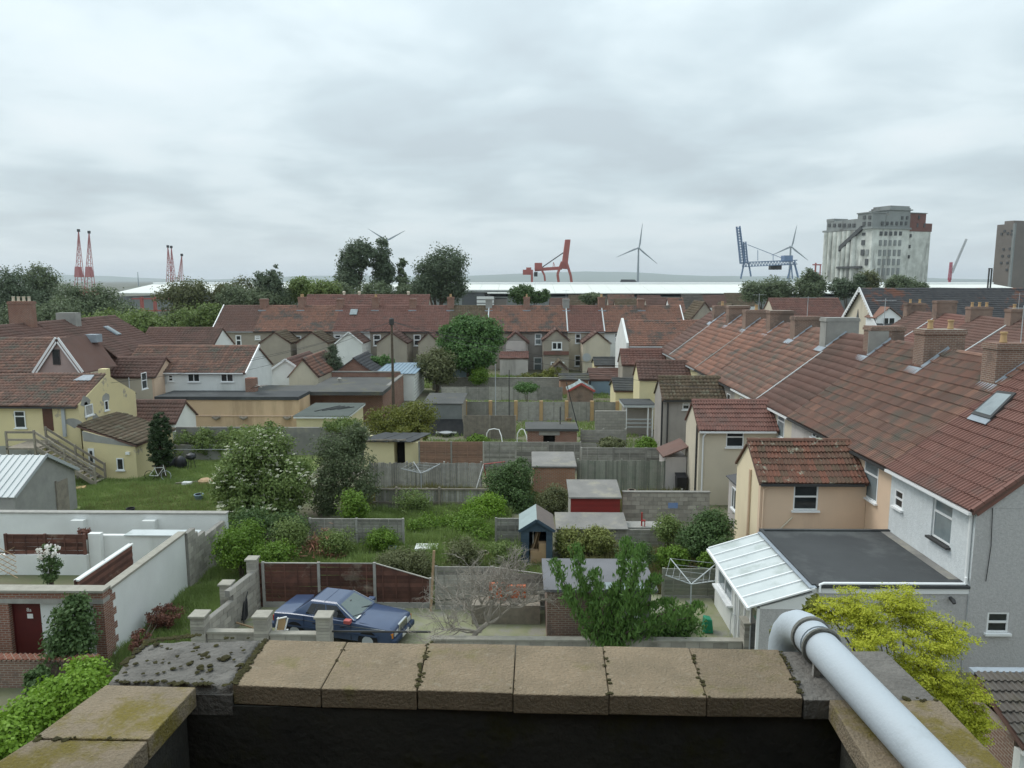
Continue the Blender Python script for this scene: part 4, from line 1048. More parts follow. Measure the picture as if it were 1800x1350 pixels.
# ================================================================ generic gabled house
def gabled(name, label, x0, x1, y0, y1, ze, zr, wm, rm, axis='x', tiles='a', group=None, tw=.32, tl=.36, prof='mid', ov=.15, gm=None, cat='house', barge=None, z0=0.0, ridge=True, gut=None):
    """axis: direction of the ridge. tiles 'a': slope towards -Y (axis x) or +X (axis y) carries tiles; 'b' the other; 'ab' both"""
    h = thing(name, label, cat, ((x0 + x1) / 2, (y0 + y1) / 2, z0), group)
    gm = gm or wm
    if axis == 'x':
        ym = (y0 + y1) / 2
        MB().box(x0 + .2, x1 - .2, y0, y0 + .2, z0, ze).build('wall', wm, h); MB().box(x0 + .2, x1 - .2, y1 - .2, y1, z0, ze).build('wall', wm, h)
        for xx in (x0, x1 - .2): MB().prism([(xx, y0, z0), (xx, y1, z0), (xx, y1, ze), (xx, ym, zr - .06), (xx, y0, ze)], (.2, 0, 0)).build('gable_wall', gm, h)
        S = (zr - ze) / (ym - y0); d = ov * S
        q = {'a': ((x0 - ov, y0 - ov, ze - d), (x1 + ov, y0 - ov, ze - d), (x1 + ov, ym, zr), (x0 - ov, ym, zr)),
             'b': ((x1 + ov, y1 + ov, ze - d), (x0 - ov, y1 + ov, ze - d), (x0 - ov, ym, zr), (x1 + ov, ym, zr))}
        if barge:
            for xx in (x0 - ov - .03, x1 + ov + .03):
                for yy in (y0 - ov, y1 + ov): MB().bar((xx, yy, ze - d), (xx, ym, zr + .03), .05, .2).build('barge_board', barge, h)
        rp_ = ((x0 - ov, ym, zr), (x1 + ov, ym, zr))
        if gut: gutter(h, (x0, y0 - ov - .05, ze - d), (x1, y0 - ov - .05, ze - d), gut)
    else:
        xm = (x0 + x1) / 2
        MB().box(x0, x0 + .2, y0 + .2, y1 - .2, z0, ze).build('wall', wm, h); MB().box(x1 - .2, x1, y0 + .2, y1 - .2, z0, ze).build('wall', wm, h)
        for yy in (y0, y1 - .2): MB().prism([(x0, yy, z0), (x1, yy, z0), (x1, yy, ze), (xm, yy, zr - .06), (x0, yy, ze)], (0, .2, 0)).build('gable_wall', gm, h)
        S = (zr - ze) / (xm - x0); d = ov * S
        q = {'a': ((x1 + ov, y0 - ov, ze - d), (x1 + ov, y1 + ov, ze - d), (xm, y1 + ov, zr), (xm, y0 - ov, zr)),
             'b': ((x0 - ov, y1 + ov, ze - d), (x0 - ov, y0 - ov, ze - d), (xm, y0 - ov, zr), (xm, y1 + ov, zr))}
        if barge:
            for yy in (y0 - ov - .03,):
                for xx in (x0 - ov, x1 + ov): MB().bar((xx, yy, ze - d), (xm, yy, zr + .03), .05, .2).build('barge_board', barge, h)
        rp_ = ((xm, y0 - ov, zr), (xm, y1 + ov, zr))
        if gut: gutter(h, (x1 + ov + .05, y0, ze - d), (x1 + ov + .05, y1, ze - d), gut)
    for k in 'ab':
        if k in tiles: roof_slope(h, *q[k], rm, tw=tw, tl=tl, prof=prof)
        else: MB().prism([Vector(p) for p in q[k]], (0, 0, -.09)).build('roof', rm, h)
    if ridge: ridge_caps(h, V3(*rp_[0]) + V3(0, 0, .01), V3(*rp_[1]) + V3(0, 0, .01), rm)
    return h
def pwin(h, px, Y=None, X=None, layout='casement', n=None, **k):
    """window given by its pixel box on the wall plane Y (facing the camera) or X"""
    if Y is not None:
        p, q = P(px[0], px[1], Y=Y), P(px[2], px[3], Y=Y)
        return window(h, (p.x, Y, q.z), (1, 0, 0), (0, -1, 0), q.x - p.x, p.z - q.z, layout, recess=-.012, **k)
    p, q = P(px[0], px[1], X=X), P(px[2], px[3], X=X); n = n or 1
    return window(h, (X, min(p.y, q.y), min(p.z, q.z)), (0, 1, 0), (n, 0, 0), abs(q.y - p.y), abs(p.z - q.z), layout, recess=-.012, **k)

# ================================================================ left: walled courtyard with brick gateway
WX, WZ = -13.2, 2.2
gw_ = thing('garden_gateway', 'brick gateway with red door beside white rendered wall', 'gateway', (-15.6, 22, 0))
xa, xb, xc = P(22, 1100, Y=22).x, P(72, 1100, Y=22).x, P(170, 1100, Y=22).x
MB().box(xa - 1.0, xa, 21.9, 22.25, 0, 1.92).build('pier', 'brick', gw_)
MB().box(xc, WX + .02, 21.9, 22.25, 0, 1.92).build('pier', 'brick', gw_)
MB().box(xa - 1.0, WX + .03, 21.88, 22.26, 1.92, 2.07).build('lintel', 'concrete_post', gw_)
MB().box(xa - 6.0, WX + .02, 21.9, 22.25, 2.07, 2.30).build('brick_band', 'brick', gw_)
MB().box(xa - 6.0, WX + .06, 21.84, 22.30, 2.30, 2.37).build('coping', 'stone_cap', gw_)
MB().box(xa - 6.0, xa - 1.0, 21.95, 22.2, 0, 2.07).build('side_panel', 'white_render', gw_)
MB().box(xb, xc, 22.05, 22.2, 0, 1.92).build('side_panel', 'white_render', gw_)
dr = MB().box(xa + .03, xb - .005, 22.08, 22.13, .02, 1.9).build('door', 'door_red', gw_)
MB().box(xa + .0, xa + .03, 22.05, 22.15, 0, 1.92).build('door_frame', 'door_red', gw_)
c = P(53, 1083, Y=22.07); MB().box(c.x - .09, c.x + .09, 22.065, 22.078, c.z - .075, c.z + .075).build('notice', 'paper', dr)
def text(parent, s, loc, size, rot, mat, name='lettering'):
    cu = bpy.data.curves.new('txt', 'FONT'); cu.body = s; cu.size = size; cu.align_x = 'CENTER'; cu.extrude = .003
    to = bpy.data.objects.new('txt', cu); COL.objects.link(to); bpy.context.view_layer.update()
    me = bpy.data.meshes.new_from_object(to.evaluated_get(bpy.context.evaluated_depsgraph_get()))
    bpy.data.objects.remove(to); me.materials.clear(); me.materials.append(MATS[mat])
    return piece(name, me, parent, loc, Euler(rot).to_matrix())
c = P(51, 1075, Y=22.07); text(dr, '8a', (c.x, 22.074, c.z), .17, (R(90), 0, 0), 'paper', 'door_number')
sw = thing('garden_wall', 'white rendered garden wall with cream coping along the grassy path', 'wall', (WX, 25, 0))
MB().box(WX - .22, WX, 22.27, 27.62, 0, WZ).build('wall', 'white_render', sw)
MB().box(WX - .26, WX + .05, 22.31, 27.65, WZ, WZ + .08).build('coping', 'stone_cap', sw)
q = MB()
for j in range(9): q.box(WX + .003, WX + (.012), 22.27, 22.27 + (.34 if j % 2 else .18), .1 + j * .24, .33 + j * .24)
q.build('quoins', 'brick', sw)
block_wall('block_wall', 'stepped grey block wall continuing from the white garden wall', (WX, 27.66), (WX, 31.2), 2.2, .2,
           steps=lambda t: 2.2 if t < .16 else (1.98 if t < .3 else 1.80 if t < .5 else 1.55))
bw_ = thing('back_wall', 'long white rendered wall between the courtyard and the rough lawn', 'wall', (-22, 31.45, 0))
MB().box(-34, WX + .1, 31.35, 31.6, 0, 1.78).build('wall', 'white_render', bw_)
MB().box(-34, WX + .15, 31.30, 31.65, 1.78, 1.84).build('coping', 'concrete_post', bw_)
for px in (138, 263):
    x = P(px, 915, Y=31.2).x; MB().box(x - .28, x + .28, 31.05, 31.345, 0, 1.55).build('pier', 'white_render', bw_)
iw = thing('courtyard_wall', 'low white wall and pillar inside the walled courtyard', 'wall', (-16.5, 29.2, 0))
x0 = P(156, 945, Y=29).x
MB().box(x0, WX - .24, 29.2, 29.4, 0, 1.55).build('wall', 'white_render', iw)
MB().box(x0, x0 + .5, 28.95, 29.197, 0, 1.70).build('pillar', 'white_render', iw)
MB().box(x0 + 1.4, WX - .3, 29.1, 29.8, 1.56, 1.60).build('plastic_sheet', 'polycarbonate', iw)
x1 = P(2, 945, Y=28.6).x
lw = single(MB().box(-24, x0 - .02, 28.75, 28.95, 0, .85), 'low_wall', 'white_render', 'low white wall under the brown courtyard fence panels', 'wall')
panel_fence('fence', 'dark brown overlap fence panels on the low white courtyard wall', x1, x0 - .1, 28.85, .82, 'wood_brown', 'wood_brown', z0=.86, pw=1.8, battens=3)
ya, yb = P(134, 1022, Z=1.9).y, P(236, 957, Z=1.9).y
f_ = thing('fence', 'brown slatted fence with white top rail running along the courtyard', 'fence', (-15.1, (ya + yb) / 2, 0))
for j in range(6): MB().box(-15.11 + .012 * (j % 2), -15.09 + .012 * (j % 2), ya, yb, 1.0 + j * .145, 1.0 + j * .145 + .15).build('slat', 'wood_brown', f_)
for t in (0, .5, 1): MB().box(-15.16, -15.12, ya + (yb - ya) * t - .05, ya + (yb - ya) * t + .05, 0, 1.95).build('post', 'wood_brown', f_)
MB().box(-15.2, -15.02, ya, yb, 1.90, 1.95).build('top_rail', 'white_render', f_)
MB().box(-15.17, -15.05, ya + .06, yb - .06, 0, 1.0).build('dwarf_wall', 'white_render', f_)
tr = thing('trellis', 'small pale wooden trellis panel against the courtyard wall', 'trellis', P(15, 1015, Y=27.6).xy.to_3d())
xx = P(15, 1015, Y=27.6).x
for j in range(5):
    MB().bar((xx - .35, 27.6, .35 + j * .22), (xx + .35, 27.6, .75 + j * .22), .03, .015).build('lath', 'wood_bare', tr); MB().bar((xx + .35, 27.62, .35 + j * .22), (xx - .35, 27.62, .75 + j * .22), .03, .015).build('lath', 'wood_bare', tr)
# low brick wall with brick-on-edge top in front of the gateway
fw_ = thing('brick_wall', 'low brick wall with slanted brick top before the red door', 'wall', (-15.0, 20.4, 0))
MB().box(-19, -12.6, 20.3, 20.55, 0, .85).build('wall', 'brick_dull', fw_)
me = boxmesh('brick', .10, .34, .075)
for j in range(44): piece('brick', me, fw_, (-18.9 + j * .145, 20.42, .91), Euler((0, R(28), 0)).to_matrix())

# grey garage with white metal roof
sh = thing('garage', 'grey cement garage with white ribbed metal roof beside the lawn', 'garage', (-28, 35.3, 0))
GX, g0, g1, gz, gp = -23.65, 33.0, 37.7, 2.1, 3.4
MB().prism([(GX, g0, 0), (GX, g1, 0), (GX, g1, gz), (GX, (g0 + g1) / 2, gp), (GX, g0, gz)], (-.2, 0, 0)).build('gable_wall', 'cement', sh)
MB().box(-32, GX - .2, g0, g0 + .2, 0, gz).build('wall', 'cement', sh)
gm_ = (g0 + g1) / 2
def ribbed(par, A, B, C, D, n, mat, name='roof', th=.03):
    A, B, C, D = map(Vector, (A, B, C, D)); nr = (B - A).cross(D - A).normalized(); nr = nr if nr.z > 0 else -nr
    mb = MB().prism([A, B, C, D], nr * -th)
    for j in range(n + 1):
        t = j / n; mb.bar(A.lerp(B, t) + nr * .02, D.lerp(C, t) + nr * .02, .05, .045, up=nr)
    return mb.build(name, mat, par)
ribbed(sh, (-32, g0 - .15, gz - .05), (GX + .15, g0 - .15, gz - .05), (GX + .15, gm_, gp + .06), (-32, gm_, gp + .06), 26, 'metal_sheet')
ribbed(sh, (-32, g1 + .15, gz - .05), (GX + .15, g1 + .15, gz - .05), (GX + .15, gm_, gp + .06), (-32, gm_, gp + .06), 10, 'metal_sheet')
for yy in (g0 - .15, g1 + .15): MB().bar((GX + .17, yy, gz - .03), (GX + .17, gm_, gp + .07), .04, .16).build('barge_board', 'metal_grey', sh)
dd = MB().box(GX + .003, GX + .04, 36.1, 37.0, 0, 1.85).build('door', 'wood_weathered', sh); MB().box(GX + .003, GX + .07, 36.0, 36.1, 0, 1.95).build('door_frame', 'wood_weathered', sh)

# yellow house with outside stairs
yh = thing('yellow_house', 'yellow rendered house with patched walls and weathered red roof', 'house', (-31, 46, 0))
YX, y0, y1, ez, rz = -27.2, 44.3, 51.0, 4.45, 5.95; ym = 47.6
MB().box(-40, YX - .2, y0, y0 + .2, 0, ez).build('wall', 'yellow_render', yh)
MB().prism([(YX, y0, 0), (YX, y1, 0), (YX, y1, ez - .2), (YX, ym, rz - .05), (YX, y0, ez)], (-.2, 0, 0)).build('gable_wall', 'yellow_render', yh)
roof_slope(yh, (-40, y0 - .25, ez - .1), (YX - .05, y0 - .25, ez - .1), (YX - .05, ym, rz), (-40, ym, rz), 'tile_rust', tw=.24, tl=.33, prof='mid')
MB().prism([(-40, y1 + .2, ez - .3), (YX - .05, y1 + .2, ez - .3), (YX - .05, ym, rz - .02), (-40, ym, rz - .02)], (0, 0, -.09)).build('roof', 'tile_brown', yh)
MB().bar((-40, y0 - .3, ez - .14), (YX, y0 - .3, ez - .14), .1, .08).build('gutter', 'metal_dark', yh)
pwin(yh, (25, 722, 47, 752), Y=y0, layout='top', glass='glass')
pwin(yh, (148, 713, 163, 728), X=YX, layout='single', glass='curtain'); pwin(yh, (182, 705, 190, 720), X=YX, layout='single')
p, q = P(74, 715, Y=y0), P(95, 757, Y=y0); MB().box(p.x, q.x, y0 - .03, y0, q.z, p.z).build('door', 'door_brown', yh)
c = P(112, 745, Y=y0 - .1); MB().box(c.x - .1, c.x + .1, y0 - .12, y0, c.z - .8, c.z + 1.0).build('duct', 'metal_grey', yh)
c = P(145, 670, Y=y0 + 2.4); MB().prism([c + V3(-.6, 0, .02), c + V3(.5, 0, .02), c + V3(.5, .5, .3), c + V3(-.2, .5, .3)], (0, 0, .05)).build('flashing', 'lead', yh)
MB().box(YX - .6, YX - .1, ym + .1, ym + .6, 5.4, 6.25).build('chimney_stub', 'yellow_render', yh)
for (px, py, w_, h_) in ((150, 706, .5, .45), (168, 735, .35, .3), (186, 700, .55, .35), (152, 722, .3, .6)):
    c = P(px, py, X=YX); r_ = random.Random(px); n_ = 9
    MB().prism([(YX + .002, c.y + w_ * math.cos(a) * r_.uniform(.6, 1.2), c.z + h_ * math.sin(a) * r_.uniform(.6, 1.2)) for a in np.linspace(0, 5.6, n_)], (.006, 0, 0)).build('bare_render_patch', 'cement', yh)
for (px, py, w_, h_) in ((20, 800, 1.2, .6), (128, 742, .5, .35), (62, 790, .4, .5)):
    c = P(px, py, Y=y0); r_ = random.Random(px)
    MB().prism([(c.x + w_ * math.cos(a) * r_.uniform(.6, 1.2), y0 - .002, c.z + h_ * math.sin(a) * r_.uniform(.6, 1.2)) for a in np.linspace(0, 5.6, 9)], (0, -.006, 0)).build('bare_render_patch', 'cement', yh)
# its lean-to
lx0, lx1, ly0, ly1 = -27.19, -23.5, 43.6, 48.4
lw_ = MB().prism([(lx0 + 1.0, ly0, 0), (lx1, ly0, 0), (lx1, ly0, 2.15), (lx0 + .5, ly0, 2.95), (lx0 + .5, ly0, 0)], (0, .2, 0)).build('lean_to_wall', 'yellow_render', yh)
MB().box(lx1 - .2, lx1, ly0 + .2, ly1, 0, 2.12).build('lean_to_wall', 'yellow_render', yh)
roof_slope(yh, (lx1 + .2, ly0 - .2, 2.12), (lx1 + .2, ly1 + .1, 2.12), (lx0 + .02, ly1 + .1, 3.25), (lx0 + .02, ly0 + .3, 3.25), 'tile_moss', tw=.3, tl=.34, name='lean_to_roof', prof='flat')
p, q = P(168, 757, Y=ly0), P(234, 793, Y=ly0)
MB().prism([(lx0 + .55, ly0 - .006, 2.35), (lx1 - .1, ly0 - .006, 2.0), (lx1 - .1, ly0 - .006, 2.15), (lx0 + .5, ly0 - .006, 2.98)], (0, -.012, 0)).build('bare_render_patch', 'cement', yh)
pwin(yh, (205, 805, 219, 826), Y=ly0, layout='single')
p, q = P(155, 790, Y=ly0), P(170, 846, Y=ly0); MB().box(p.x, q.x, ly0 - .05, ly0 - .01, 0, 1.9).build('door', 'white_plastic', yh)
MB().box(p.x + .1, q.x - .1, ly0 - .06, ly0 - .05, .9, 1.75).build('door_pane', 'glass', yh)
c = P(224, 797, Y=ly0 - .1); MB().box(c.x - .12, c.x + .12, ly0 - .12, ly0, c.z - .08, c.z + .08).build('lamp', 'white_plastic', yh)
# stairs
st = thing('outside_stairs', 'weathered timber stairs climbing to the yellow house door', 'stairs', (-26.8, 42.6, 0))
la, lb = V3(-28.6, 42.6, 2.25), V3(-25.2, 42.6, .05)
for yy in (42.1, 43.1): MB().bar((la.x, yy, la.z), (lb.x, yy, lb.z), .06, .24).build('stringer', 'wood_weathered', st)
for j in range(11):
    t = (j + .5) / 11; c = la.lerp(lb, t); MB().box(c.x - .14, c.x + .14, 42.14, 43.06, c.z + .0, c.z + .04).build('tread', 'wood_weathered', st)
for yy in (42.07, 43.13):
    for dz in (.55, .98): MB().bar((la.x, yy, la.z + dz), (lb.x, yy, lb.z + dz), .05, .13).build('rail', 'wood_weathered', st)
    for t in (0, .5, 1):
        c = la.lerp(lb, t); MB().box(c.x - .05, c.x + .05, yy - .05, yy + .05, 0, c.z + 1.08).build('post', 'wood_weathered', st)
MB().box(-30.3, -28.55, 42.0, 44.2, 2.17, 2.27).build('landing', 'wood_weathered', st)
for xx in (-30.25,): MB().box(xx - .05, xx + .05, 42.0, 42.1, 0, 3.2).build('post', 'wood_weathered', st)
for dz in (.5, .95): MB().bar((-30.3, 42.05, 2.25 + dz), (-28.6, 42.05, 2.25 + dz), .05, .13).build('rail', 'wood_weathered', st)

# cross-gabled house behind with white barge boards
bg = thing('cross_gabled_house', 'house with mauve gable and broad white barge boards', 'house', (-33, 56, 0))
gY = 52.6; pk = P(102, 596, Y=gY); lf = P(62, 656, Y=gY); rf = P(146, 655, Y=gY)
MB().prism([(lf.x, gY, 0), (rf.x, gY, 0), (rf.x, gY, rf.z), (pk.x, gY, pk.z), (lf.x, gY, lf.z)], (0, .2, 0)).build('gable_wall', 'mauve_render', bg)
for f in (lf, rf):
    MB().bar((f.x, gY - .16, f.z), (pk.x, gY - .16, pk.z + .05), .06, .34, up=(0, -1, 0) if False else (0, 0, 1)).build('barge_board', 'white_plastic', bg)
    MB().prism([(f.x, gY - .2, f.z), (pk.x, gY - .2, pk.z + .06), (pk.x, gY + 4.5, pk.z + .06), (f.x, gY + 4.5, f.z)], (0, 0, -.1)).build('roof', 'tile_brown', bg)
pwin(bg, (92, 614, 107, 641), Y=gY, layout='single', frame='metal_dark', sill=False)
roof_slope(bg, (-50, 52.9, 5.3), (lf.x + 1.0, 52.9, 5.3), (pk.x - .2, 57, 7.6), (-50, 57, 7.6), 'tile_rust', tw=.3, tl=.35)
MB().prism([(-50, 61, 5.3), (pk.x, 61, 5.3), (pk.x, 57, 7.58), (-50, 57, 7.58)], (0, 0, -.1)).build('roof', 'tile_brown', bg)
MB().box(-50, lf.x, 53.1, 53.3, 0, 5.2).build('wall', 'mauve_render', bg)
c = P(80, 587, Y=56); MB().box(pk.x - .1, pk.x + .8, 56, 56.8, 7.3, 7.9).build('lead_cap', 'lead', bg)

# terrace on the left, its brown roofs facing the gardens
tcol = ['tile_brown', 'tile_brown', 'tile_brown']
tlab = ['house with brown roof and tall brick chimney carrying cream pots', 'house with brown roof and squat cement chimney', 'house with brown roof and a long narrow roof light']
for j in range(3):
    b = 57.0 + j * 6.4
    h = thing('terrace_house', tlab[j], 'house', (-42, b + 3.2, 0), 'houses of the left hand terrace')
    MB().box(-37.3, -37.1, b, b + 6.39, 0, 5.1).build('rear_wall', 'cream_render', h)
    MB().box(-47.3, -47.1, b, b + 6.39, 0, 5.1).build('front_wall', 'cream_render', h)
    for yy in (b, b + 6.19): MB().prism([(-47.1, yy, 0), (-37.3, yy, 0), (-37.3, yy, 4.9), (-42.2, yy, 8.1), (-47.1, yy, 4.9)], (0, .2, 0)).build('party_wall', 'cream_render', h)
    roof_slope(h, (-36.9, b, 5.05), (-36.9, b + 6.39, 5.05), (-42.2, b + 6.39, 8.35), (-42.2, b, 8.35), tcol[j], tw=.32, tl=.36)
    MB().prism([(-47.5, b, 5.05), (-47.5, b + 6.39, 5.05), (-42.2, b + 6.39, 8.3), (-42.2, b, 8.3)], (0, 0, -.1)).build('front_roof', 'tile_brown', h)
    ridge_caps(h, (-42.2, b, 8.36), (-42.2, b + 6.39, 8.36), 'tile_brown')
    if j == 0: chimney(h, -43.4, -41.6, b + 5.0, b + 5.9, 7.0, 10.25, 'brick', 4, potmat='cream_render')
    if j == 1: chimney(h, -43.0, -41.2, b + 4.3, b + 5.2, 7.0, 9.05, 'cement', 0, corbel=False)
    if j == 2:
        p = V3(-39.4, b + 1.4, 6.72); s = V3(-.85, 0, .53); MB().prism([p, p + V3(0, .8, 0), p + V3(0, .8, 0) + s * 1.5, p + s * 1.5], (.05, 0, .09)).build('roof_window', 'lead', h)
        MB().prism([p + V3(.06, .1, .1), p + V3(.06, .7, .1), p + V3(.06, .7, .1) + s * 1.35, p + V3(.06, .1, .1) + s * 1.35], (.01, 0, .015)).build('pane', 'glass_pale', h)

# brown roof with gable to the right, and the white house
h = gabled('brown_roofed_house', 'long low house with plain brown roof and pale gable', -40, -32.3, 76, 82, 5.1, 6.95, 'cream_render', 'tile_brown', gm='white_render')
wh = gabled('white_house', 'white rendered cottage with mottled brown roof and small upstairs windows', -33.2, -23.0, 60.2, 67, 4.5, 6.35, 'white_render', 'tile_rust', gm='white_render', tw=.26, gut='white_plastic')
MATS['tile_lichen_old'] = MATS['tile_rust']
for px in ((296, 659, 305, 670), (330, 657, 352, 671), (388, 656, 411, 671)): pwin(wh, px, Y=60.2, layout='sash' if px[0] < 300 else 'casement')
c = P(292, 675, Y=60.1); MB().tube([c, c + V3(0, 0, .7)], .04, 6).build('vent_pipe', 'metal_grey', wh)
MB().box(P(432, 680, Y=59.5).x - 0, P(449, 680, Y=59.5).x, 59.4, 60.1, 2.9, 4.1).build('brick_stub', 'brick', wh)
MB().bar((-22.8, 60.1, 4.4), (-22.8, 63.6, 6.45), .1, .2).build('barge_board', 'white_plastic', wh)
# cream wing
cw = gabled('cream_wing_house', 'cream rendered wing with steep brown roof and sash window', -33.8, -29.6, 58.5, 62.5, 4.4, 5.7, 'cream_render', 'tile_brown', gm='peach_render')
for px in ((247, 656, 258, 682),): pwin(cw, px, X=-29.6, layout='sash')
pwin(cw, (198, 680, 205, 704), Y=58.5, layout='sash')
downpipe(cw, [(P(226, 660, Y=58.4).x, 58.4, 4.3), (P(226, 660, Y=58.4).x, 58.4, .2)], 'white_plastic', .05)
ls = gabled('tiled_outhouse', 'low outhouse with striped red brown roof beside the cypress', -28.4, -24.4, 50.6, 54.0, 2.2, 3.4, 'white_render', 'tile_brown', tw=.2)
# orange flat roofed building, brick flat roofed building, small garage
ob = thing('orange_building', 'long orange rendered flat roofed building with black roof edge', 'building', (-24, 58, 0))
x0, x1 = P(276, 720, Y=57).x, P(526, 720, Y=57).x
MB().box(x0, x1, 57, 60, 0, 2.72).build('wall', 'orange_render', ob)
MB().box(x0 - .1, x1 + .0, 56.9, 60.15, 2.72, 2.98).build('roof', 'felt', ob)
MB().box(x0 + .2, x1 - .4, 56.93, 56.998, 1.42, 1.50).build('string_course', 'peach_render', ob)
MB().box(x1 - 6.5, x1 + 6, 60.16, 64, 2.6, 2.9).build('roof', 'felt_mossy', ob)
for px in (380, 428, 505):
    c = P(px, 735, Y=56.8); MB().tube([c + V3(-.3, 0, .08), c + V3(0, 0, -.05), c + V3(.3, 0, .08)], [.1, .14, .1], 8).build('hanging_basket', 'wood_weathered', ob)
c = P(455, 683, Y=58.5)
for j in range(9): MB().bar(c + V3(RND.uniform(-.6, .5), RND.uniform(-.6, .6), .08 + RND.random() * .15), c + V3(RND.uniform(-.6, .9), RND.uniform(-.4, .6), .1 + RND.random() * .2), .12, .04).build('roof_debris', 'wood_brown' if j % 2 else 'concrete_post', ob)
bb = thing('brick_building', 'flat roofed dull red brick building with mossy grey roof', 'building', (-15.4, 67, 0))
x0, x1 = P(527, 700, Y=62).x, -11.9
bb_r = P(666, 690, Y=62).x
MB().box(x0, x1, 62, 62.25, 0, 2.62).build('wall', 'brick', bb); MB().box(x1 - .25, x1, 62.25, 73, 0, 2.62).build('wall', 'brick', bb)
MB().box(x0, x1 - .25, 72.75, 73, 0, 2.95).build('wall', 'brick', bb)
MB().box(x0 + .0, x1 - .26, 62.26, 72.74, 2.3, 2.5).build('roof', 'felt_mossy', bb)
cp = MB().box(x0, x1 + .05, 61.95, 62.3, 2.62, 2.74); cp.box(x1 - .3, x1 + .05, 62.3, 73.05, 2.62, 2.74); cp.box(x0, x1 - .3, 72.7, 73.05, 2.95, 3.05); cp.build('coping', 'felt_pale', bb)
c = P(885, 247, Y=1); k = P(597, 667, Y=69); MB().lathe((k.x, 69, 2.5), [(.15, 0), (.15, .3), (.22, .32), (.1, .42)], 8).build('roof_vent', 'concrete_post', bb)
gs = thing('small_garage', 'small cream garage with dark green felt flat roof', 'garage', (-14.4, 55, 0))
x0, x1 = P(521, 740, Y=52.4).x, P(610, 740, Y=52.4).x
MB().box(x0, x1, 52.4, 57.8, 0, 2.15).build('wall', 'pale_yellow_render', gs)
MB().box(x0 - .15, x1 + .15, 52.2, 58, 2.15, 2.30).build('fascia', 'white_render', gs); MB().box(x0 - .17, x1 + .17, 52.18, 58.02, 2.3, 2.34).build('roof', 'felt_green', gs)
for j in range(4): MB().bar((x0 + .9 + j * .5, 54 + j * .3, 2.37), (x0 + 2.2 + j * .4, 56.5 - j * .2, 2.38), .09, .04).build('loose_batten', 'felt', gs)
for j in range(2): pwin(gs, (611 + 0, 0, 0, 0), X=1) if False else None
# white gabled garage, brick gabled shed, blue roofed store
gabled('white_garage', 'white gabled garage with dark doors behind the flat roofs', P(466, 650, Y=72).x, P(540, 650, Y=72).x, 72, 80, 2.9, 4.3, 'white_render', 'tile_brown', axis='y', barge='white_plastic', cat='garage')
gabled('brick_outhouse', 'red brick outhouse with dark slate gabled roof', P(588, 650, Y=75).x, P(655, 650, Y=75).x, 75, 82, 2.7, 4.1, 'brick', 'slate', axis='y', cat='outhouse')
gabled('red_roofed_outhouse', 'outhouse with orange red tiled roof beside the white cottage', -22.4, -19.6, 70, 78, 3.0, 4.6, 'cream_render', 'tile_orange', axis='y', cat='outhouse')
bs_ = thing('store_shed', 'pale block store with flat blue sheet roof', 'store', (-11, 77, 0))
x0, x1 = P(662, 660, Y=73.5).x, P(728, 660, Y=73.5).x
MB().box(x0, x1, 73.4, 81, 0, 2.75).build('wall', 'white_render', bs_)
ribbed(bs_, (x0 - .15, 73.2, 2.78), (x1 + .2, 73.2, 2.78), (x1 + .2, 81.2, 3.0), (x0 - .15, 81.2, 3.0), 10, 'sheet_blue')
rm_ = MB()
for j in range(8): rm_.box(x1 + .002, x1 + .02, 73.4, 81, .28 + j * .33, .30 + j * .33)
rm_.build('course_joint', 'cement', bs_)

# ================================================================ far terrace across the gardens
FY, FZE, FZR = 100.0, 5.2, 8.45
xs_ = [P(372, 560, Y=FY).x, P(445, 560, Y=FY).x, P(515, 560, Y=FY).x, P(585, 560, Y=FY).x, P(650, 560, Y=FY).x, P(718, 560, Y=FY).x, P(787, 560, Y=FY).x, P(857, 560, Y=FY).x, P(926, 560, Y=FY).x, P(998, 560, Y=FY).x, P(1063, 560, Y=FY).x, P(1135, 560, Y=FY).x, P(1207, 560, Y=FY).x]
rmats = ['tile_brown', 'tile_orange', 'tile_orange', 'tile_red', 'tile_red', 'tile_red', 'tile_moss', 'tile_orange', 'tile_orange', 'tile_red', 'tile_orange', 'tile_orange']
wmats = ['drab_render', 'drab_render', 'drab_render', 'white_render', 'drab_render', 'drab_render', 'drab_render', 'drab_render', 'grey_render', 'cream_render', 'white_render', 'drab_render']
wings = {1: ('drab_render', 'tile_moss'), 2: ('drab_render', 'tile_moss'), 3: ('white_render', 'tile_brown'), 4: ('drab_render', 'tile_brown'), 5: ('drab_render', 'tile_red'), 7: ('grey_render', 'tile_red'), 8: ('drab_render', 'tile_brown'), 9: ('cream_render', 'tile_brown')}
wpx = {1: (457, 510), 2: (521, 576), 3: (591, 636), 4: (662, 715), 5: (735, 772), 7: (885, 928), 8: (955, 1000), 9: (1025, 1073)}
flab = ['drab house at the far end with brown roof and white verge', 'drab house with orange roof beside the brown roofed end house', 'drab house with patchy orange and grey roof in the far row', 'far house with white gabled rear wing', 'far house with red roof behind the tall telegraph pole',
        'far red roofed house beside the round leafy tree', 'far house with dull brown roof behind the round tree', 'far house with pale pink panelled gable wing', 'far house with two white windows one above the other in its wing', 'far house with cream gabled wing and satellite dish',
        'far white house with orange roof behind the white gable', 'last far house with mottled orange roof beside the street']
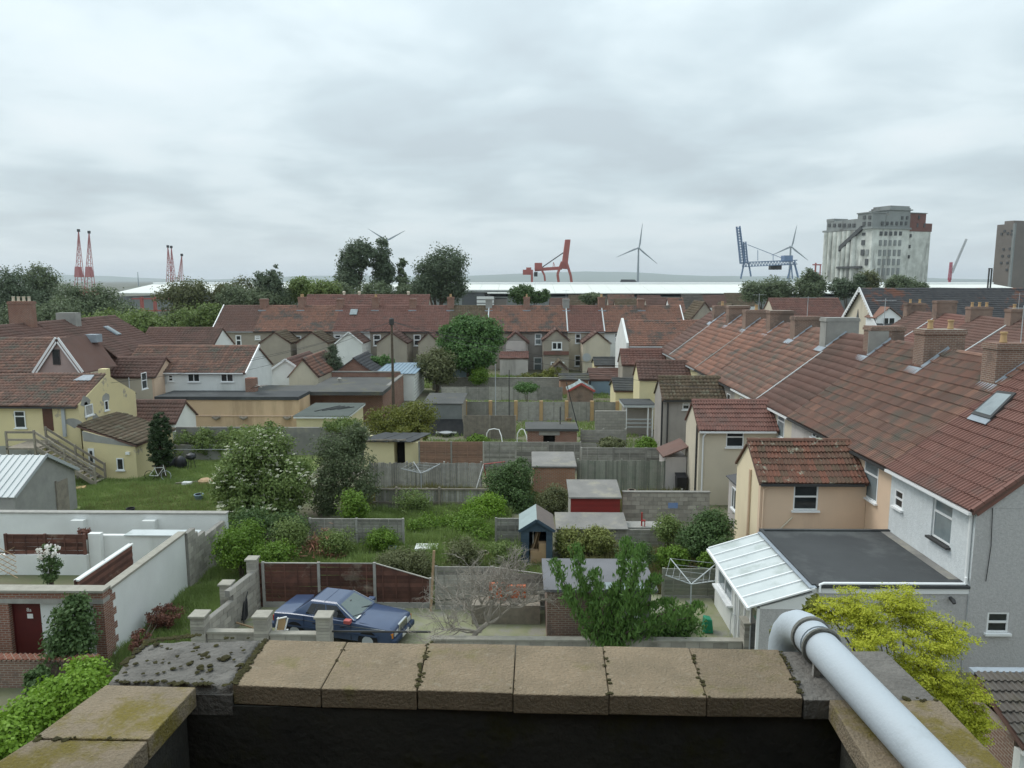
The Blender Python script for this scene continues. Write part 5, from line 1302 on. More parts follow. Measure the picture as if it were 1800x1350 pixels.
for j in range(12):
    x0, x1 = xs_[j], xs_[j + 1]
    h = thing('terrace_house', flab[j], 'house', ((x0 + x1) / 2, FY + 4.5, 0), 'houses of the far terrace')
    MB().box(x0, x1 - .004, FY, FY + .25, 0, FZE).build('rear_wall', wmats[j], h)
    MB().box(x0, x1 - .004, FY + 9, FY + 9.25, 0, FZE).build('front_wall', wmats[j], h)
    for xx in (x0, x1 - .204): MB().prism([(xx, FY + .25, 0), (xx, FY + 9, 0), (xx, FY + 9, FZE - .1), (xx, FY + 4.6, FZR - .3), (xx, FY + .25, FZE - .1)], (.2, 0, 0)).build('party_wall', 'drab_render', h)
    roof_slope(h, (x0, FY - .25, FZE - .1), (x1 - .005, FY - .25, FZE - .1), (x1 - .005, FY + 4.6, FZR), (x0, FY + 4.6, FZR), rmats[j], tw=.33, tl=.38)
    MB().prism([(x0, FY + 9.4, FZE - .1), (x1 - .005, FY + 9.4, FZE - .1), (x1 - .005, FY + 4.6, FZR - .05), (x0, FY + 4.6, FZR - .05)], (0, 0, -.1)).build('front_roof', rmats[j], h)
    ridge_caps(h, (x0 + .5, FY + 4.6, FZR + .01), (x1 - .5, FY + 4.6, FZR + .01), rmats[j])
    MB().bar((x0, FY - .3, FZE - .12), (x1 - .01, FY - .3, FZE - .12), .12, .1).build('gutter', 'metal_dark' if j % 3 else 'metal_grey', h)
    if j > 0:
        chimney(h, x0 - .45, x0 + .45, FY + 4.0, FY + 5.2, 7.6, FZR + (1.0 if j % 2 else 1.25), 'brick' if j not in (7, 9) else 'cement', (2, 0, 3, 0)[j % 4], along='y')
        MB().box(x0 - .55, x0 + .55, FY + 3.5, FY + 3.98, 7.62, 7.9).build('flashing', 'lead', h)
    if j in (7, 9, 10): MB().bar((x0, FY - .25, FZE + .02), (x0, FY + 4.5, FZR + .06), .16, .08).build('verge_strip', 'metal_sheet', h)
    if j == 0: MB().bar((x0 - .05, FY - .3, FZE - .15), (x0 - .05, FY + 4.6, FZR + .05), .1, .35).build('barge_board', 'white_plastic', h)
    if j == 11: MB().bar((x1, FY - .3, FZE - .15), (x1, FY + 4.6, FZR + .05), .12, .3).build('barge_board', 'white_plastic', h)
    if j == 3:
        c = PP(622, 551, (0, FY - .25, FZE - .1), (0, -(FZR - FZE + .1), 4.85)); MB().prism([c + V3(-.5, -.5, -.2), c + V3(.5, -.5, -.2), c + V3(.5, .5, .5), c + V3(-.5, .5, .5)], (0, -.08, .1)).build('roof_window', 'glass_pale', h)
    if j in wings:
        a, b = wpx[j]; WY = 95.2; ax, bx = P(a, 600, Y=WY).x, P(b, 600, Y=WY).x; mx_ = (ax + bx) / 2; we = 4.0 if j != 8 else 4.35; wr = we + 1.35
        wmt, rmt = wings[j]
        MB().prism([(ax, WY, 0), (bx, WY, 0), (bx, WY, we), (mx_, WY, wr), (ax, WY, we)], (0, .2, 0)).build('wing_gable', wmt, h)
        MB().box(ax, ax + .2, WY + .2, FY, 0, we).build('wing_wall', wmt, h); MB().box(bx - .2, bx, WY + .2, FY, 0, we).build('wing_wall', wmt, h)
        for (s0, s1) in ((ax - .15, mx_), (bx + .15, mx_)):
            roof_slope(h, (s0, WY - .12, we - .08), (s0, FY + .6, we - .08), (s1, FY + .6, wr + .05), (s1, WY - .12, wr + .05), rmt, tw=.34, tl=.4, name='wing_roof', prof='flat')
        if j == 3:
            for s0 in (ax - .17, bx + .17): MB().bar((s0, WY - .16, we - .1), (mx_, WY - .16, wr + .06), .06, .16).build('barge_board', 'white_plastic', h)
    wl_ = {0: [(414, 589, 425, 608)], 1: [(448, 590, 458, 597)], 2: [(518, 590, 530, 600)], 3: [(588, 588, 600, 600)], 4: [(656, 588, 670, 608)], 5: [(727, 588, 740, 608)], 7: [(940, 586, 952, 606), (938, 628, 953, 652)], 9: [(1011, 586, 1021, 604), (1010, 624, 1021, 644)], 10: [(1080, 585, 1088, 602)]}.get(j, [])
    for px in wl_: pwin(h, px, Y=FY - .003, layout='sash', fw=.14, glass='glass' if j not in (7,) else 'glass_pale')
    if j == 8:
        pwin(h, (970, 601, 988, 615), Y=95.197, layout='casement', fw=.14); pwin(h, (968, 636, 992, 650), Y=95.197, layout='casement', fw=.14)
        MB().box(ax, bx, 95.0, 95.197, 2.5, 2.95).build('tile_band', 'tile_red', h)
    if j == 7:
        MB().box(ax + .3, bx - .3, 95.15, 95.197, 2.6, 4.3).build('gable_panel', 'lilac_render', h)
        MB().box(ax - .4, bx, 92.6, 95.1, 0, 2.3).build('lean_to', 'lilac_render', h); roof_slope(h, (ax - .5, 92.5, 2.3), (bx + .1, 92.5, 2.3), (bx + .1, 95.1, 2.9), (ax - .5, 95.1, 2.9), 'tile_red', name='lean_to_roof')
    if j == 9:
        c = P(1031, 628, Y=95.0); dk = MB().lathe((c.x, c.y - .1, c.z), [(.05, -.1), (.3, 0), (.55, .12)], 14); dk.v = [Vector((v.x, c.y - .1 - (v.z - c.z), c.z + (v.y - c.y + .1))) for v in dk.v]; dk.build('satellite_dish', 'metal_grey', h, smooth=True)
# second row of roofs behind the far terrace
h = gabled('long_roofed_house', 'long plain red brown roof showing behind the far terrace', P(527, 530, Y=112).x, P(748, 530, Y=112).x, 112, 121, 6.4, 9.75, 'drab_render', 'tile_red', tw=.4, tl=.45)
for px in (605, 632, 718):
    c = P(px, 522, Y=116.5); MB().lathe((c.x, 116.5, 9.75), [(.2, 0), (.2, .35), (.3, .4), (.15, .6)], 8).build('chimney_pot', 'cream_render', h)

# ================================================================ right: beyond the terrace
for j in range(5):
    b = 50.0 + j * 5.4
    h = thing('terrace_house', ('red brown' if j % 3 == 0 else 'dark brown') + ' roofed house across the street, stack with ' + ('no pots', 'two pots', 'three pots')[j % 3] + (', pale verge strip' if j % 2 == 0 else ', no verge strip'), 'house', (40, b + 2.7, 0), 'houses across the street')
    MB().box(34.7, 34.9, b, b + 5.39, 0, 5.0).build('front_wall', 'brick_dull', h)
    MB().box(45.3, 45.5, b, b + 5.39, 0, 5.0).build('rear_wall', 'brick_dull', h)
    for yy in (b, b + 5.19): MB().prism([(34.9, yy, 0), (45.3, yy, 0), (45.3, yy, 4.9), (40.2, yy, 8.6), (34.9, yy, 4.9)], (0, .2, 0)).build('party_wall', 'brick_dull', h)
    roof_slope(h, (34.4, b, 5.0), (34.4, b + 5.39, 5.0), (40.2, b + 5.39, 8.85), (40.2, b, 8.85), 'tile_brown' if j % 3 else 'tile_red', tw=.32, tl=.36)
    MB().prism([(45.8, b, 5.0), (45.8, b + 5.39, 5.0), (40.2, b + 5.39, 8.8), (40.2, b, 8.8)], (0, 0, -.1)).build('rear_roof', 'tile_brown', h)
    chimney(h, 39.3, 41.2, b + 4.9, b + 5.7, 7.4, 10.1 if j % 3 == 0 else 9.7, 'brick_dull', (0, 2, 3)[j % 3])
    if j % 2 == 0: MB().bar((34.5, b + .02, 5.15), (40.2, b + .02, 8.98), .12, .08).build('verge_strip', 'metal_sheet', h)
hall = thing('slate_roofed_hall', 'tall cream gabled hall with patched slate roof and fretted white barge boards', 'hall', (62, 99.5, 0))
HX, hy0, hy1, hez, hrz = 45.0, 94, 105, 6.2, 11.0; hym = 99.5
MB().prism([(HX, hy0, 0), (HX, hy1, 0), (HX, hy1, hez), (HX, hym, hrz - .1), (HX, hy0, hez)], (.25, 0, 0)).build('gable_wall', 'cream_render', hall)
MB().box(HX + .25, 84, hy0, hy0 + .25, 0, hez).build('wall', 'cream_render', hall)
roof_slope(hall, (HX - .4, hy0 - .3, hez - .2), (84, hy0 - .3, hez - .2), (84, hym, hrz), (HX - .4, hym, hrz), 'slate', tw=.45, tl=.36, prof='flat')
MB().prism([(HX - .4, hy1 + .3, hez - .2), (84, hy1 + .3, hez - .2), (84, hym, hrz - .05), (HX - .4, hym, hrz - .05)], (0, 0, -.1)).build('roof', 'slate', hall)
for yy in (hy0 - .3, hy1 + .3):
    k = MB()
    k.bar((HX - .42, yy, hez - .25), (HX - .42, hym, hrz + .02), .08, .3)
    for t in range(16): c = V3(HX - .42, yy, hez - .5).lerp(V3(HX - .42, hym, hrz - .25), (t + .5) / 16); k.box(c.x - .03, c.x + .03, c.y - .12, c.y + .12, c.z - .15, c.z + .1)
    k.build('barge_board', 'white_plastic', hall)
c = P(1508, 555, X=HX); MB().prism([(HX - .02, c.y - .5, c.z - .8), (HX - .02, c.y + .5, c.z - .8), (HX - .02, c.y, c.z + .9)], (-.03, 0, 0)).build('vent_window', 'silo_dark', hall)
d0 = P(1562, 566, Y=hy0 + .3); dx = d0.x
dm = MB().prism([(dx - 1.5, hy0 + .3, hez + .0), (dx + 1.5, hy0 + .3, hez), (dx + 1.5, hy0 + .3, hez + 1.2), (dx, hy0 + .3, hez + 2.3), (dx - 1.5, hy0 + .3, hez + 1.2)], (0, 3, 0)).build('dormer', 'white_plastic', hall)
MB().prism([(dx - 1.75, hy0 + .1, hez + 1.05), (dx, hy0 + .1, hez + 2.4), (dx, hy0 + 3.2, hez + 2.4), (dx - 1.75, hy0 + 3.2, hez + 1.05)], (0, 0, .1)).build('dormer_roof', 'tile_orange', dm)
MB().prism([(dx + 1.75, hy0 + .1, hez + 1.05), (dx, hy0 + .1, hez + 2.4), (dx, hy0 + 3.2, hez + 2.4), (dx + 1.75, hy0 + 3.2, hez + 1.05)], (0, 0, .1)).build('dormer_roof', 'tile_orange', dm)
window(hall, (dx - .8, hy0 + .3, hez + .1), (1, 0, 0), (0, -1, 0), 1.6, 1.1, 'casement', recess=-.01, fw=.12)
gabled('brown_roofed_house', 'broad brown roof with cream gable behind the chimney row', P(1368, 540, Y=118).x, P(1492, 540, Y=118).x, 118, 127, 5.8, 9.1, 'cream_render', 'tile_red', tw=.4, tl=.45)
sem = [(1216, 1262, 132, 'drab_render', 'tile_moss', 'semi-detached house with grey brown roof and pale gable beyond the street end'), (1264, 1310, 120, 'white_render', 'tile_moss', 'house with grey brown roof and white gable beyond the street end'),
       (1180, 1206, 158, 'white_render', 'tile_orange', 'small white house with bright red hipped roof in the distance'), (1085, 1130, 150, 'drab_render', 'tile_moss', 'distant house with dull brown roof showing over the far ridge'), (1140, 1176, 162, 'drab_render', 'tile_brown', 'distant brown roofed house beside the white red roofed house')]
for (a, b, Y, wm, rm, lab) in sem:
    x0, x1 = P(a, 530, Y=Y).x, P(b, 530, Y=Y).x
    gabled('distant_house', lab, x0, x1, Y, Y + 8, 5.2, 8.2, wm, rm, axis='y' if Y in (132, 120) else 'x', tiles='ab', tw=.5, tl=.5, prof='flat', group='distant houses')

# ================================================================ near gardens
def gx(px, py): return P(px, py, Z=0).x
X_ = lambda px, Y: P(px, 700, Y=Y).x if Y > 45 else P(px, 950, Y=Y).x
def fx(px, py, Y): return P(px, py, Y=Y).x
# car bay fences
panel_fence('fence', 'dark brown overlap fence behind the blue car, last panel sloping down', fx(464, 1030, 25.9), fx(757, 1030, 25.9), 25.9, 1.70, 'wood_brown', 'concrete_post', gravel=.22, slope=1.12, battens=4, cap='wood_grey')
panel_fence('fence', 'narrow dark brown fence piece between block pillar and concrete post', fx(446, 1030, 25.9), fx(461, 1030, 25.9), 25.93, 1.66, 'wood_brown', 'wood_brown', pw=.3, battens=1, postw=.04)
panel_fence('fence', 'weathered grey overlap fence behind the bare tree', fx(767, 1030, 25.8), fx(962, 1030, 25.8), 25.8, 1.62, 'wood_grey', 'wood_grey', gravel=.15, slope=1.35, battens=4)
panel_fence('fence', 'greenish grey overlap fence behind the rotary clothes dryer', fx(1166, 1020, 26.9), fx(1262, 1020, 26.9), 26.9, 1.15, 'wood_green', 'wood_green', battens=3, gravel=.12)
panel_fence('fence', 'two pale grey overlap panels among weeds below the dark tree', fx(546, 940, 32.2), fx(709, 940, 32.2), 32.2, 1.3, 'wood_grey', 'concrete_post', battens=5)
panel_fence('fence', 'short grey overlap panel left of the blue playhouse shed', fx(872, 940, 32.6), fx(914, 940, 32.6), 32.6, 1.22, 'wood_grey', 'wood_grey', battens=3)
panel_fence('fence', 'grey overlap fence below the block wall with red junk on it', fx(1102, 950, 32.4), fx(1230, 950, 32.4), 32.4, .78, 'wood_grey', 'wood_grey', battens=4)
lp = thing('leaning_post', 'leaning pale timber post at the end of the brown fence', 'post', P(757, 1078, Z=0)); MB().bar(P(757, 1080, Y=25.6), P(763, 968, Y=25.95), .09, .09).build('post', 'wood_bare', lp)
# garden end wall with pillars
for px, lab in ((345, 'grey block pillar at the lane corner of the end wall'), (457, 'grey block pillar behind the wheelbarrow'), (567, 'grey block pillar in front of the car door'), (1318, 'brown grey block pillar beside the conservatory')):
    c = P(px, 1085, Z=1.42); pillar('wall_pillar', lab, c.x, 22.3, 1.38 if px < 1000 else 1.28)
xs4 = [P(px, 1085, Z=1.42).x for px in (345, 457, 567, 1318)]
block_wall('end_wall', 'low block wall between lane pillar and wheelbarrow pillar', (xs4[0] + .24, 22.3), (xs4[1] - .24, 22.3), .80, cap=.07, group='low end wall of the gardens')
block_wall('end_wall', 'low block wall with picture frame leaning on it', (xs4[1] + .24, 22.3), (xs4[2] - .24, 22.3), .74, cap=.07, group='low end wall of the gardens')
block_wall('end_wall', 'long low dark block wall below the bare tree and cherry tree', (xs4[2] + .24 + 3.2, 22.3), (xs4[3] - .24, 22.3), .62, cap=.06, group='low end wall of the gardens')
block_wall('side_wall', 'grey block wall stepping up from the lane pillar to the brown fence', (xs4[0] + .05, 22.6), (P(440, 990, Z=1.9).x, 25.6), 1.5, steps=lambda t: 1.2 if t < .5 else 1.5)
c = P(398, 1024, Z=1.55); pillar('wall_pillar', 'grey block pillar halfway up the stepped block wall', c.x, c.y, 1.5, .36)
c = P(440, 987, Z=1.95); pillar('wall_pillar', 'tall grey block pillar at the top of the stepped block wall', c.x - .05, 25.75, 1.9, .34)
MBr = single(MB().bar((xs4[2] + .24, 22.3, .86), (xs4[2] + 3.4, 22.3, .86), .05, .05), 'barrier_rail', 'metal_dark', 'thin dark rail across the parking bay entrance', 'rail')
# grey flat roofed outbuilding behind the cherry tree
ob2 = thing('outbuilding', 'brick outbuilding with smooth grey flat roof behind the cherry tree', 'outbuilding', (2.4, 24.4, 0))
xa, xb = fx(962, 1040, 23.1), fx(1150, 1040, 23.1)
MB().box(xa, xb - 1.6, 23.1, 23.32, 0, 1.92).build('wall', 'brick_dull', ob2); MB().box(xa, xa + .2, 23.32, 25.6, 0, 1.92).build('wall', 'brick_dull', ob2)
MB().box(xb - 1.6, xb, 23.6, 23.8, 0, 1.9).build('wall', 'cement', ob2)
MB().box(xa - .12, xb + .1, 22.95, 25.7, 1.93, 2.02).build('roof', 'roof_grey', ob2); MB().box(xa + 1.9, xb - .3, 22.92, 23.5, 2.022, 2.06).build('roof_sheet', 'glass_pale', ob2)
window(ob2, (xb - 1.3, 23.6, .8), (1, 0, 0), (0, -1, 0), .9, .7, 'casement', recess=-.01)
# blue playhouse shed full of boxes
bsd = thing('playhouse_shed', 'small dark blue timber shed with open door and pale felt roof', 'shed', (fx(943, 990, 30), 31, 0))
sx0, sx1, sy0, sy1, sez, srz = fx(916, 950, 30), fx(971, 950, 30), 30.0, 32.0, 1.62, 2.02; sm = (sx0 + sx1) / 2
dx0, dx1 = fx(930, 950, 30), fx(960, 950, 30)
for j in range(12):
    z0, z1 = j * .135, j * .135 + .134
    MB().box(sx0, dx0, sy0, sy0 + .02 - .006 * (j % 2), z0, z1).build('board', 'shed_blue', bsd); MB().box(dx1, sx1, sy0, sy0 + .02 - .006 * (j % 2), z0, z1).build('board', 'shed_blue', bsd)
    for xx in (sx0, sx1): MB().box(xx - .012, xx + .012 - .004 * (j % 2), sy0 + .022, sy1, z0, z1).build('board', 'shed_blue', bsd)
MB().prism([(sx0, sy0 - .004, 1.52), (sx1, sy0 - .004, 1.52), (sx1, sy0 - .004, sez), (sm, sy0 - .004, srz), (sx0, sy0 - .004, sez)], (0, .022, 0)).build('gable_board', 'shed_blue', bsd)
MB().prism([(sx0, sy1, 0), (sx1, sy1, 0), (sx1, sy1, sez), (sm, sy1, srz), (sx0, sy1, sez)], (0, .02, 0)).build('back_wall', 'shed_blue', bsd)
MB().box(sx0, sx1, sy0 + .03, sy1, 0, .03).build('floor', 'wood_brown', bsd)
MB().prism([(sx0 - .1, sy0 - .1, sez - .05), (sm, sy0 - .1, srz + .03), (sm, sy1 + .1, srz + .03), (sx0 - .1, sy1 + .1, sez - .05)], (0, 0, .03)).build('roof', 'shed_felt', bsd)
MB().prism([(sx1 + .1, sy0 - .1, sez - .05), (sm, sy0 - .1, srz + .03), (sm, sy1 + .1, srz + .03), (sx1 + .1, sy1 + .1, sez - .05)], (0, 0, .03)).build('roof', 'shed_felt_brown', bsd)
for s_ in (-1, 1): MB().bar((sm + s_ * (sm - sx0 + .1), sy0 - .12, sez - .06), (sm, sy0 - .12, srz + .03), .02, .12).build('barge_board', 'shed_blue', bsd)
bx_ = [((.05, .15, .0), (.42, .35, .62), 0, 'cardboard box with open flaps at the foot of the shed door'), ((.4, .2, 0), (.34, .34, .95), .1, 'tall leaning brown carton behind the open shed door')]
for (o_, s_, r_, lab) in bx_:
    m = MB().box(-s_[0] / 2, s_[0] / 2, -s_[1] / 2, s_[1] / 2, 0, s_[2]); ob = m.build('carton', 'cardboard'); ob.location = (dx0 + .03 + o_[0] + s_[0] / 2 - .02, sy0 + o_[1], .034); ob.rotation_euler = (0, 0, r_); tag(ob, lab, 'box', 'boxes in the blue shed')
for j, (mt, lab, nm) in enumerate((('wood_bare', 'bare plank leaning among the boxes in the blue shed', 'plank'), ('paper', 'white rolled sheet leaning in the blue shed doorway', 'roll'), ('cardboard', 'flattened brown carton leaning behind the white roll', 'carton'))):
    single(MB().bar((dx0 + .12 + j * .05, sy0 + .35 + j * .1, .6 - j * .15), (dx0 + .35 - .22 * (j == 1) + .05 * j, sy0 + .45 + j * .12, 1.35), .2, .03), nm, mt, lab, nm)
# low grey roof, red shed, block wall
gr_ = thing('low_bunker', 'low bunker with stained grey felt roof behind the variegated hedge', 'outhouse', (fx(1038, 920, 33), 33, 0))
a, b = fx(976, 915, 33), fx(1100, 915, 33)
MB().box(a + .05, b - .05, 32.35, 33.7, 0, .82).build('wall', 'blockwork', gr_)
MB().prism([(a, 32.2, .84), (b, 32.2, .84), (b, 33.8, 1.1), (a, 33.8, 1.1)], (0, 0, .06)).build('roof', 'felt_pale', gr_)
rs = thing('red_shed', 'red boarded shed with streaked grey felt roof', 'shed', (fx(1045, 880, 35), 35.3, 0))
a, b = fx(1003, 885, 34.4), fx(1090, 885, 34.4)
for j in range(12): MB().box(a, b, 34.4 - .004 * (j % 2), 34.42, j * .137, j * .137 + .134).build('board', 'shed_red', rs)
MB().box(a, a + .03, 34.42, 36.2, 0, 1.72).build('side_wall', 'wood_grey', rs); MB().box(b - .03, b, 34.42, 36.2, 0, 1.72).build('side_wall', 'shed_red', rs)
MB().prism([(a - .1, 34.25, 1.68), (b + .06, 34.25, 1.68), (b + .06, 36.3, 2.0), (a - .1, 36.3, 2.0)], (0, 0, .07)).build('roof', 'felt_pale', rs)
block_wall('block_wall', 'stained grey block wall with faded blue paint patch', (fx(1094, 890, 36), 36), (9.35, 36), 1.5, .2, cap=.06, capmat='mortar')
BWB = bpy.data.objects['block_wall.001']; c = P(1183, 888, Y=35.88); MB().box(c.x - .24, c.x + .24, 35.885, 35.894, c.z - .16, c.z + .12).build('paint_patch', 'blue_paint', BWB)
for j, px in enumerate((1128, 1134)):
    c = P(px, 920, Y=33.2); t = thing('garden_chair', 'red plastic garden chair on the ledge below the block wall', 'chair', (c.x, 33.2, .7), 'red chairs')
    MB().box(c.x - .03, c.x + .03, 33.18, 33.24, .7, 1.35).build('backrest', 'red_plastic', t); MB().box(c.x - .03, c.x + .16, 33.1, 33.24, .95, 1.0).build('seat', 'red_plastic', t); MB().box(c.x + .11, c.x + .15, 33.12, 33.16, .7, .95).build('leg', 'red_plastic', t)
    break
single(MB().box(fx(1095, 920, 33.2), fx(1185, 920, 33.2), 33.0, 33.9, 0, .7), 'raised_bed', 'cement', 'low cement ledge at the foot of the stained block wall', 'ledge')
# middle fences
board_fence('fence', 'tall greenish vertical board fence behind the red shed', fx(1016, 830, 41.5), fx(1170, 830, 41.5), 41.5, 1.8, 'wood_green', .13, rails=True)
panel_fence('fence', 'grey overlap fence above the greenish board fence', fx(1022, 800, 44), fx(1192, 800, 44), 44, 1.92, 'wood_grey', 'wood_grey', battens=3)
panel_fence('fence', 'overlap fence of two rusty and several grey panels across the gardens', fx(737, 800, 46), fx(1020, 800, 46), 46, 1.82, 'wood_grey', 'wood_grey', battens=3, mats=['wood_rust', 'wood_rust', 'wood_grey', 'wood_grey', 'wood_grey'], pw=1.9)
board_fence('fence', 'grey close boarded fence behind the rotary clothes line', fx(650, 835, 42), fx(846, 835, 42), 42, 1.5, 'wood_grey', .125)
f = board_fence('fence', 'low boarded fence showing two long rails and posts', fx(660, 880, 38), fx(852, 880, 38), 38, 1.12, 'wood_grey', .15, rails=False, posts=False)
for z in (.32, 1.05): MB().box(fx(655, 880, 38), fx(860, 880, 38), 37.90, 37.98, z - .05, z + .05).build('rail', 'wood_weathered', f)
for px in (698, 773): MB().box(fx(px, 880, 38) - .06, fx(px, 880, 38) + .06, 37.80, 37.9, 0, 1.2).build('post', 'wood_weathered', f)
lf_ = thing('garden_post', 'short pale wooden post standing before the low boarded fence', 'post', P(727, 905, Z=0)); MB().box(fx(727, 890, 37) - .05, fx(727, 890, 37) + .05, 36.95, 37.05, 0, 1.0).build('post', 'wood_bare', lf_)
bs2 = thing('brick_shed', 'orange brick shed with lumpy pale concrete roof', 'shed', (fx(973, 830, 41), 42, 0))
a, b = fx(938, 835, 40.6), fx(1011, 835, 40.6); MB().box(a, b, 40.6, 43, 0, 1.55).build('wall', 'brick_orange', bs2)
MB().prism([(a - .1, 40.5, 1.56), (b + .1, 40.5, 1.56), (b + .1, 43.2, 1.78), (a - .1, 43.2, 1.78)], (0, 0, .12)).build('roof', 'felt_pale', bs2, bevel=.05)
bs3 = thing('brick_bunker', 'ruined brick bunker with mossy slab roof and dark doorway', 'shed', (fx(970, 770, 49.5), 50.5, 0))
a, b = fx(927, 765, 49.5), fx(1014, 765, 49.5); c0, c1 = fx(955, 770, 49.5), fx(976, 770, 49.5)
MB().box(a, c0, 49.5, 51.6, 0, 1.85).build('wall', 'brick', bs3); MB().box(c1, b, 49.5, 51.6, 0, 1.85).build('wall', 'brick', bs3); MB().box(c0 - .3, c1 + .3, 49.46, 49.7, 1.55, 1.84).build('lintel', 'concrete_post', bs3)
MB().box(a - .15, b + .1, 49.3, 51.9, 1.86, 2.02).build('roof', 'felt_mossy', bs3); MB().box(c0, c1, 50.4, 50.5, 0, 1.5).build('doorway_shade', 'black_netting', bs3)  # plain black panel painted in for the shade inside the doorway
cr = thing('cream_shed', 'crumbling cream brick shed with sagging black roof', 'shed', (fx(690, 800, 47), 48, 0))
a, b = fx(640, 795, 46.8), fx(735, 795, 46.8); c0, c1 = fx(693, 800, 46.8), fx(712, 800, 46.8)
MB().box(a, c0, 46.8, 49, 0, 1.62).build('wall', 'pale_yellow_render', cr); MB().box(c1, b, 46.8, 49, 0, 1.62).build('wall', 'pale_yellow_render', cr)
MB().box(c0, c1, 48, 48.1, 0, 1.6).build('doorway_shade', 'black_netting', cr)  # black panel standing for the dark shed interior, no netting here
for j in range(5): MB().bar((a - .2 + j * .75, 46.55 - .05 * j, 1.75 + .03 * (j % 2)), (a + 1.3 + j * .62, 48.9, 1.80), .7, .05).build('roof_sheet', 'felt', cr)
for j in range(3): MB().bar((a + .2 + j * .6, 46.5, 1.80 - j * .02), (a + 1.6 + j * .6, 46.45, 1.86), .06, .09).build('roof_batten', 'wood_weathered', cr)
f = panel_fence('fence', 'fence of grey panels between square tan posts', fx(818, 725, 63), fx(1085, 725, 63), 63, 1.6, 'wood_grey', 'wood_tan', own=False, battens=3, pw=2.2, postw=.3, posth=.12, slat=.2)
panel_fence('fence', 'brownish grey fence panels behind the white hoops', fx(816, 750, 55.4), fx(906, 750, 55.4), 55.4, 1.8, 'wood_weathered', 'wood_weathered', own=False, battens=3)
panel_fence('fence', 'thin greyish fence in front of the far block wall', fx(776, 690, 74), fx(988, 690, 74), 74, 1.3, 'wood_grey', 'wood_grey', own=False, battens=3, pw=2.4, slat=.2)
single(MB().box(fx(760, 676, 81), fx(1000, 676, 81), 81, 81.25, 0, 1.3).box(fx(758, 676, 81), fx(1002, 676, 81), 80.95, 81.3, 1.3, 1.38), 'garden_wall', 'blockwork', 'long low grey block wall below the far gardens', 'wall')
bp_ = thing('plank_fence', 'grey fence of wide horizontal planks beside the brick bunker', 'fence', (fx(1060, 765, 50.5), 50.5, 0))
a, b = fx(1022, 765, 50.5), fx(1100, 765, 50.5)
for j in range(7): MB().box(a, b, 50.5 + .01 * (j % 2), 50.54 + .01 * (j % 2), .12 + j * .23, .33 + j * .23).build('plank', 'wood_grey', bp_)
for xx in (a, (a + b) / 2, b): MB().box(xx - .05, xx + .05, 50.56, 50.66, 0, 1.8).build('post', 'wood_grey', bp_)
single(MB().box(fx(1020, 780, 48.3), fx(1112, 780, 48.3), 48.2, 48.4, 0, .85), 'brick_wall', 'brick_dull', 'low dull brick wall below the wide plank fence', 'wall')
single(MB().box(fx(1046, 735, 54), fx(1100, 735, 54), 53.9, 54.1, 0, 2.45), 'screen_wall', 'blockwork', 'tall grey block screen wall beside the white porch', 'wall')
po = thing('porch', 'grey rear porch with white posts and flat roof', 'porch', (fx(1125, 740, 57), 57, 0))
a, b = fx(1098, 740, 56.5), fx(1150, 740, 56.5)
MB().box(a + .1, b - .1, 57.2, 59, 0, 2.3).build('wall', 'grey_render', po); MB().box(a - .1, b + .05, 56.3, 59.2, 2.3, 2.5).build('fascia', 'metal_sheet', po); MB().box(a - .12, b + .07, 56.28, 59.22, 2.5, 2.54).build('roof', 'felt', po)
for xx in (a + .1, b - .5, b - .15): MB().box(xx - .05, xx + .05, 56.4, 56.5, 0, 2.3).build('post', 'white_plastic', po)
for z in (.7, 1.0, 1.3): MB().box(a + .15, b - .2, 56.42, 56.48, z, z + .1).build('rail', 'metal_grey', po)
# covered store with black netting
cs = thing('covered_store', 'garden store draped with grey sheet above and black netting below', 'store', (fx(780, 740, 58), 59, 0))
a, b = fx(745, 730, 57.8), fx(812, 730, 57.8)
MB().box(a, b, 57.8, 57.84, 1.05, 2.28).build('grey_sheet', 'grey_sheet', cs); MB().prism([(a - .1, 57.7, 2.3), (b + .1, 57.7, 2.3), (b + .1, 62.5, 2.42), (a - .1, 62.5, 2.42)], (0, 0, .05)).build('roof', 'felt_mossy', cs)
MB().prism([(a + .3, 57.6, 1.1), (b + .05, 57.6, 1.1), (b + .3, 56.4, .02), (a + .1, 56.4, .02)], (0, .08, 0)).build('black_netting', 'black_netting', cs)
MB().box(b - .06, b, 57.84, 62, 0, 2.28).build('side_wall', 'wood_weathered', cs); MB().box(a, a + .06, 57.84, 62, 0, 2.28).build('side_wall', 'wood_weathered', cs)
c = P(784, 760, Y=56.2); t = thing('satellite_dish', 'round grey dish lying against black netting', 'dish', (c.x, 56.2, 0)); MB().lathe((c.x, 56.2, .05), [(.04, 0), (.3, .12), (.5, .3)], 14).build('dish', 'metal_grey', t, smooth=True); MB().bar((c.x - .8, 56.3, .3), (c.x + .8, 56.3, .3), .06, .1).build('arm', 'paper', t)
for j, (p0, p1, p2) in enumerate(((855, 748, 882), (909, 750, 926))):
    c0, c1 = fx(p0, 768, 53.6), fx(p2, 768, 53.6); h_ = 1.15
    single(MB().tube([(c0, 53.6, .03), (c0 + .03, 53.6, .8), (c0 + .2, 53.6, 1.08), ((c0 + c1) / 2, 53.6, 1.15), (c1 - .2, 53.6, 1.08), (c1 - .03, 53.3, .7), (c1 + .1, 53.0, .03)], .04, 8), 'garden_hoop', 'paper', ('wide' if j == 0 else 'narrow') + ' white tube hoop in the garden before the brownish panels', 'hoop', 'white garden hoops')
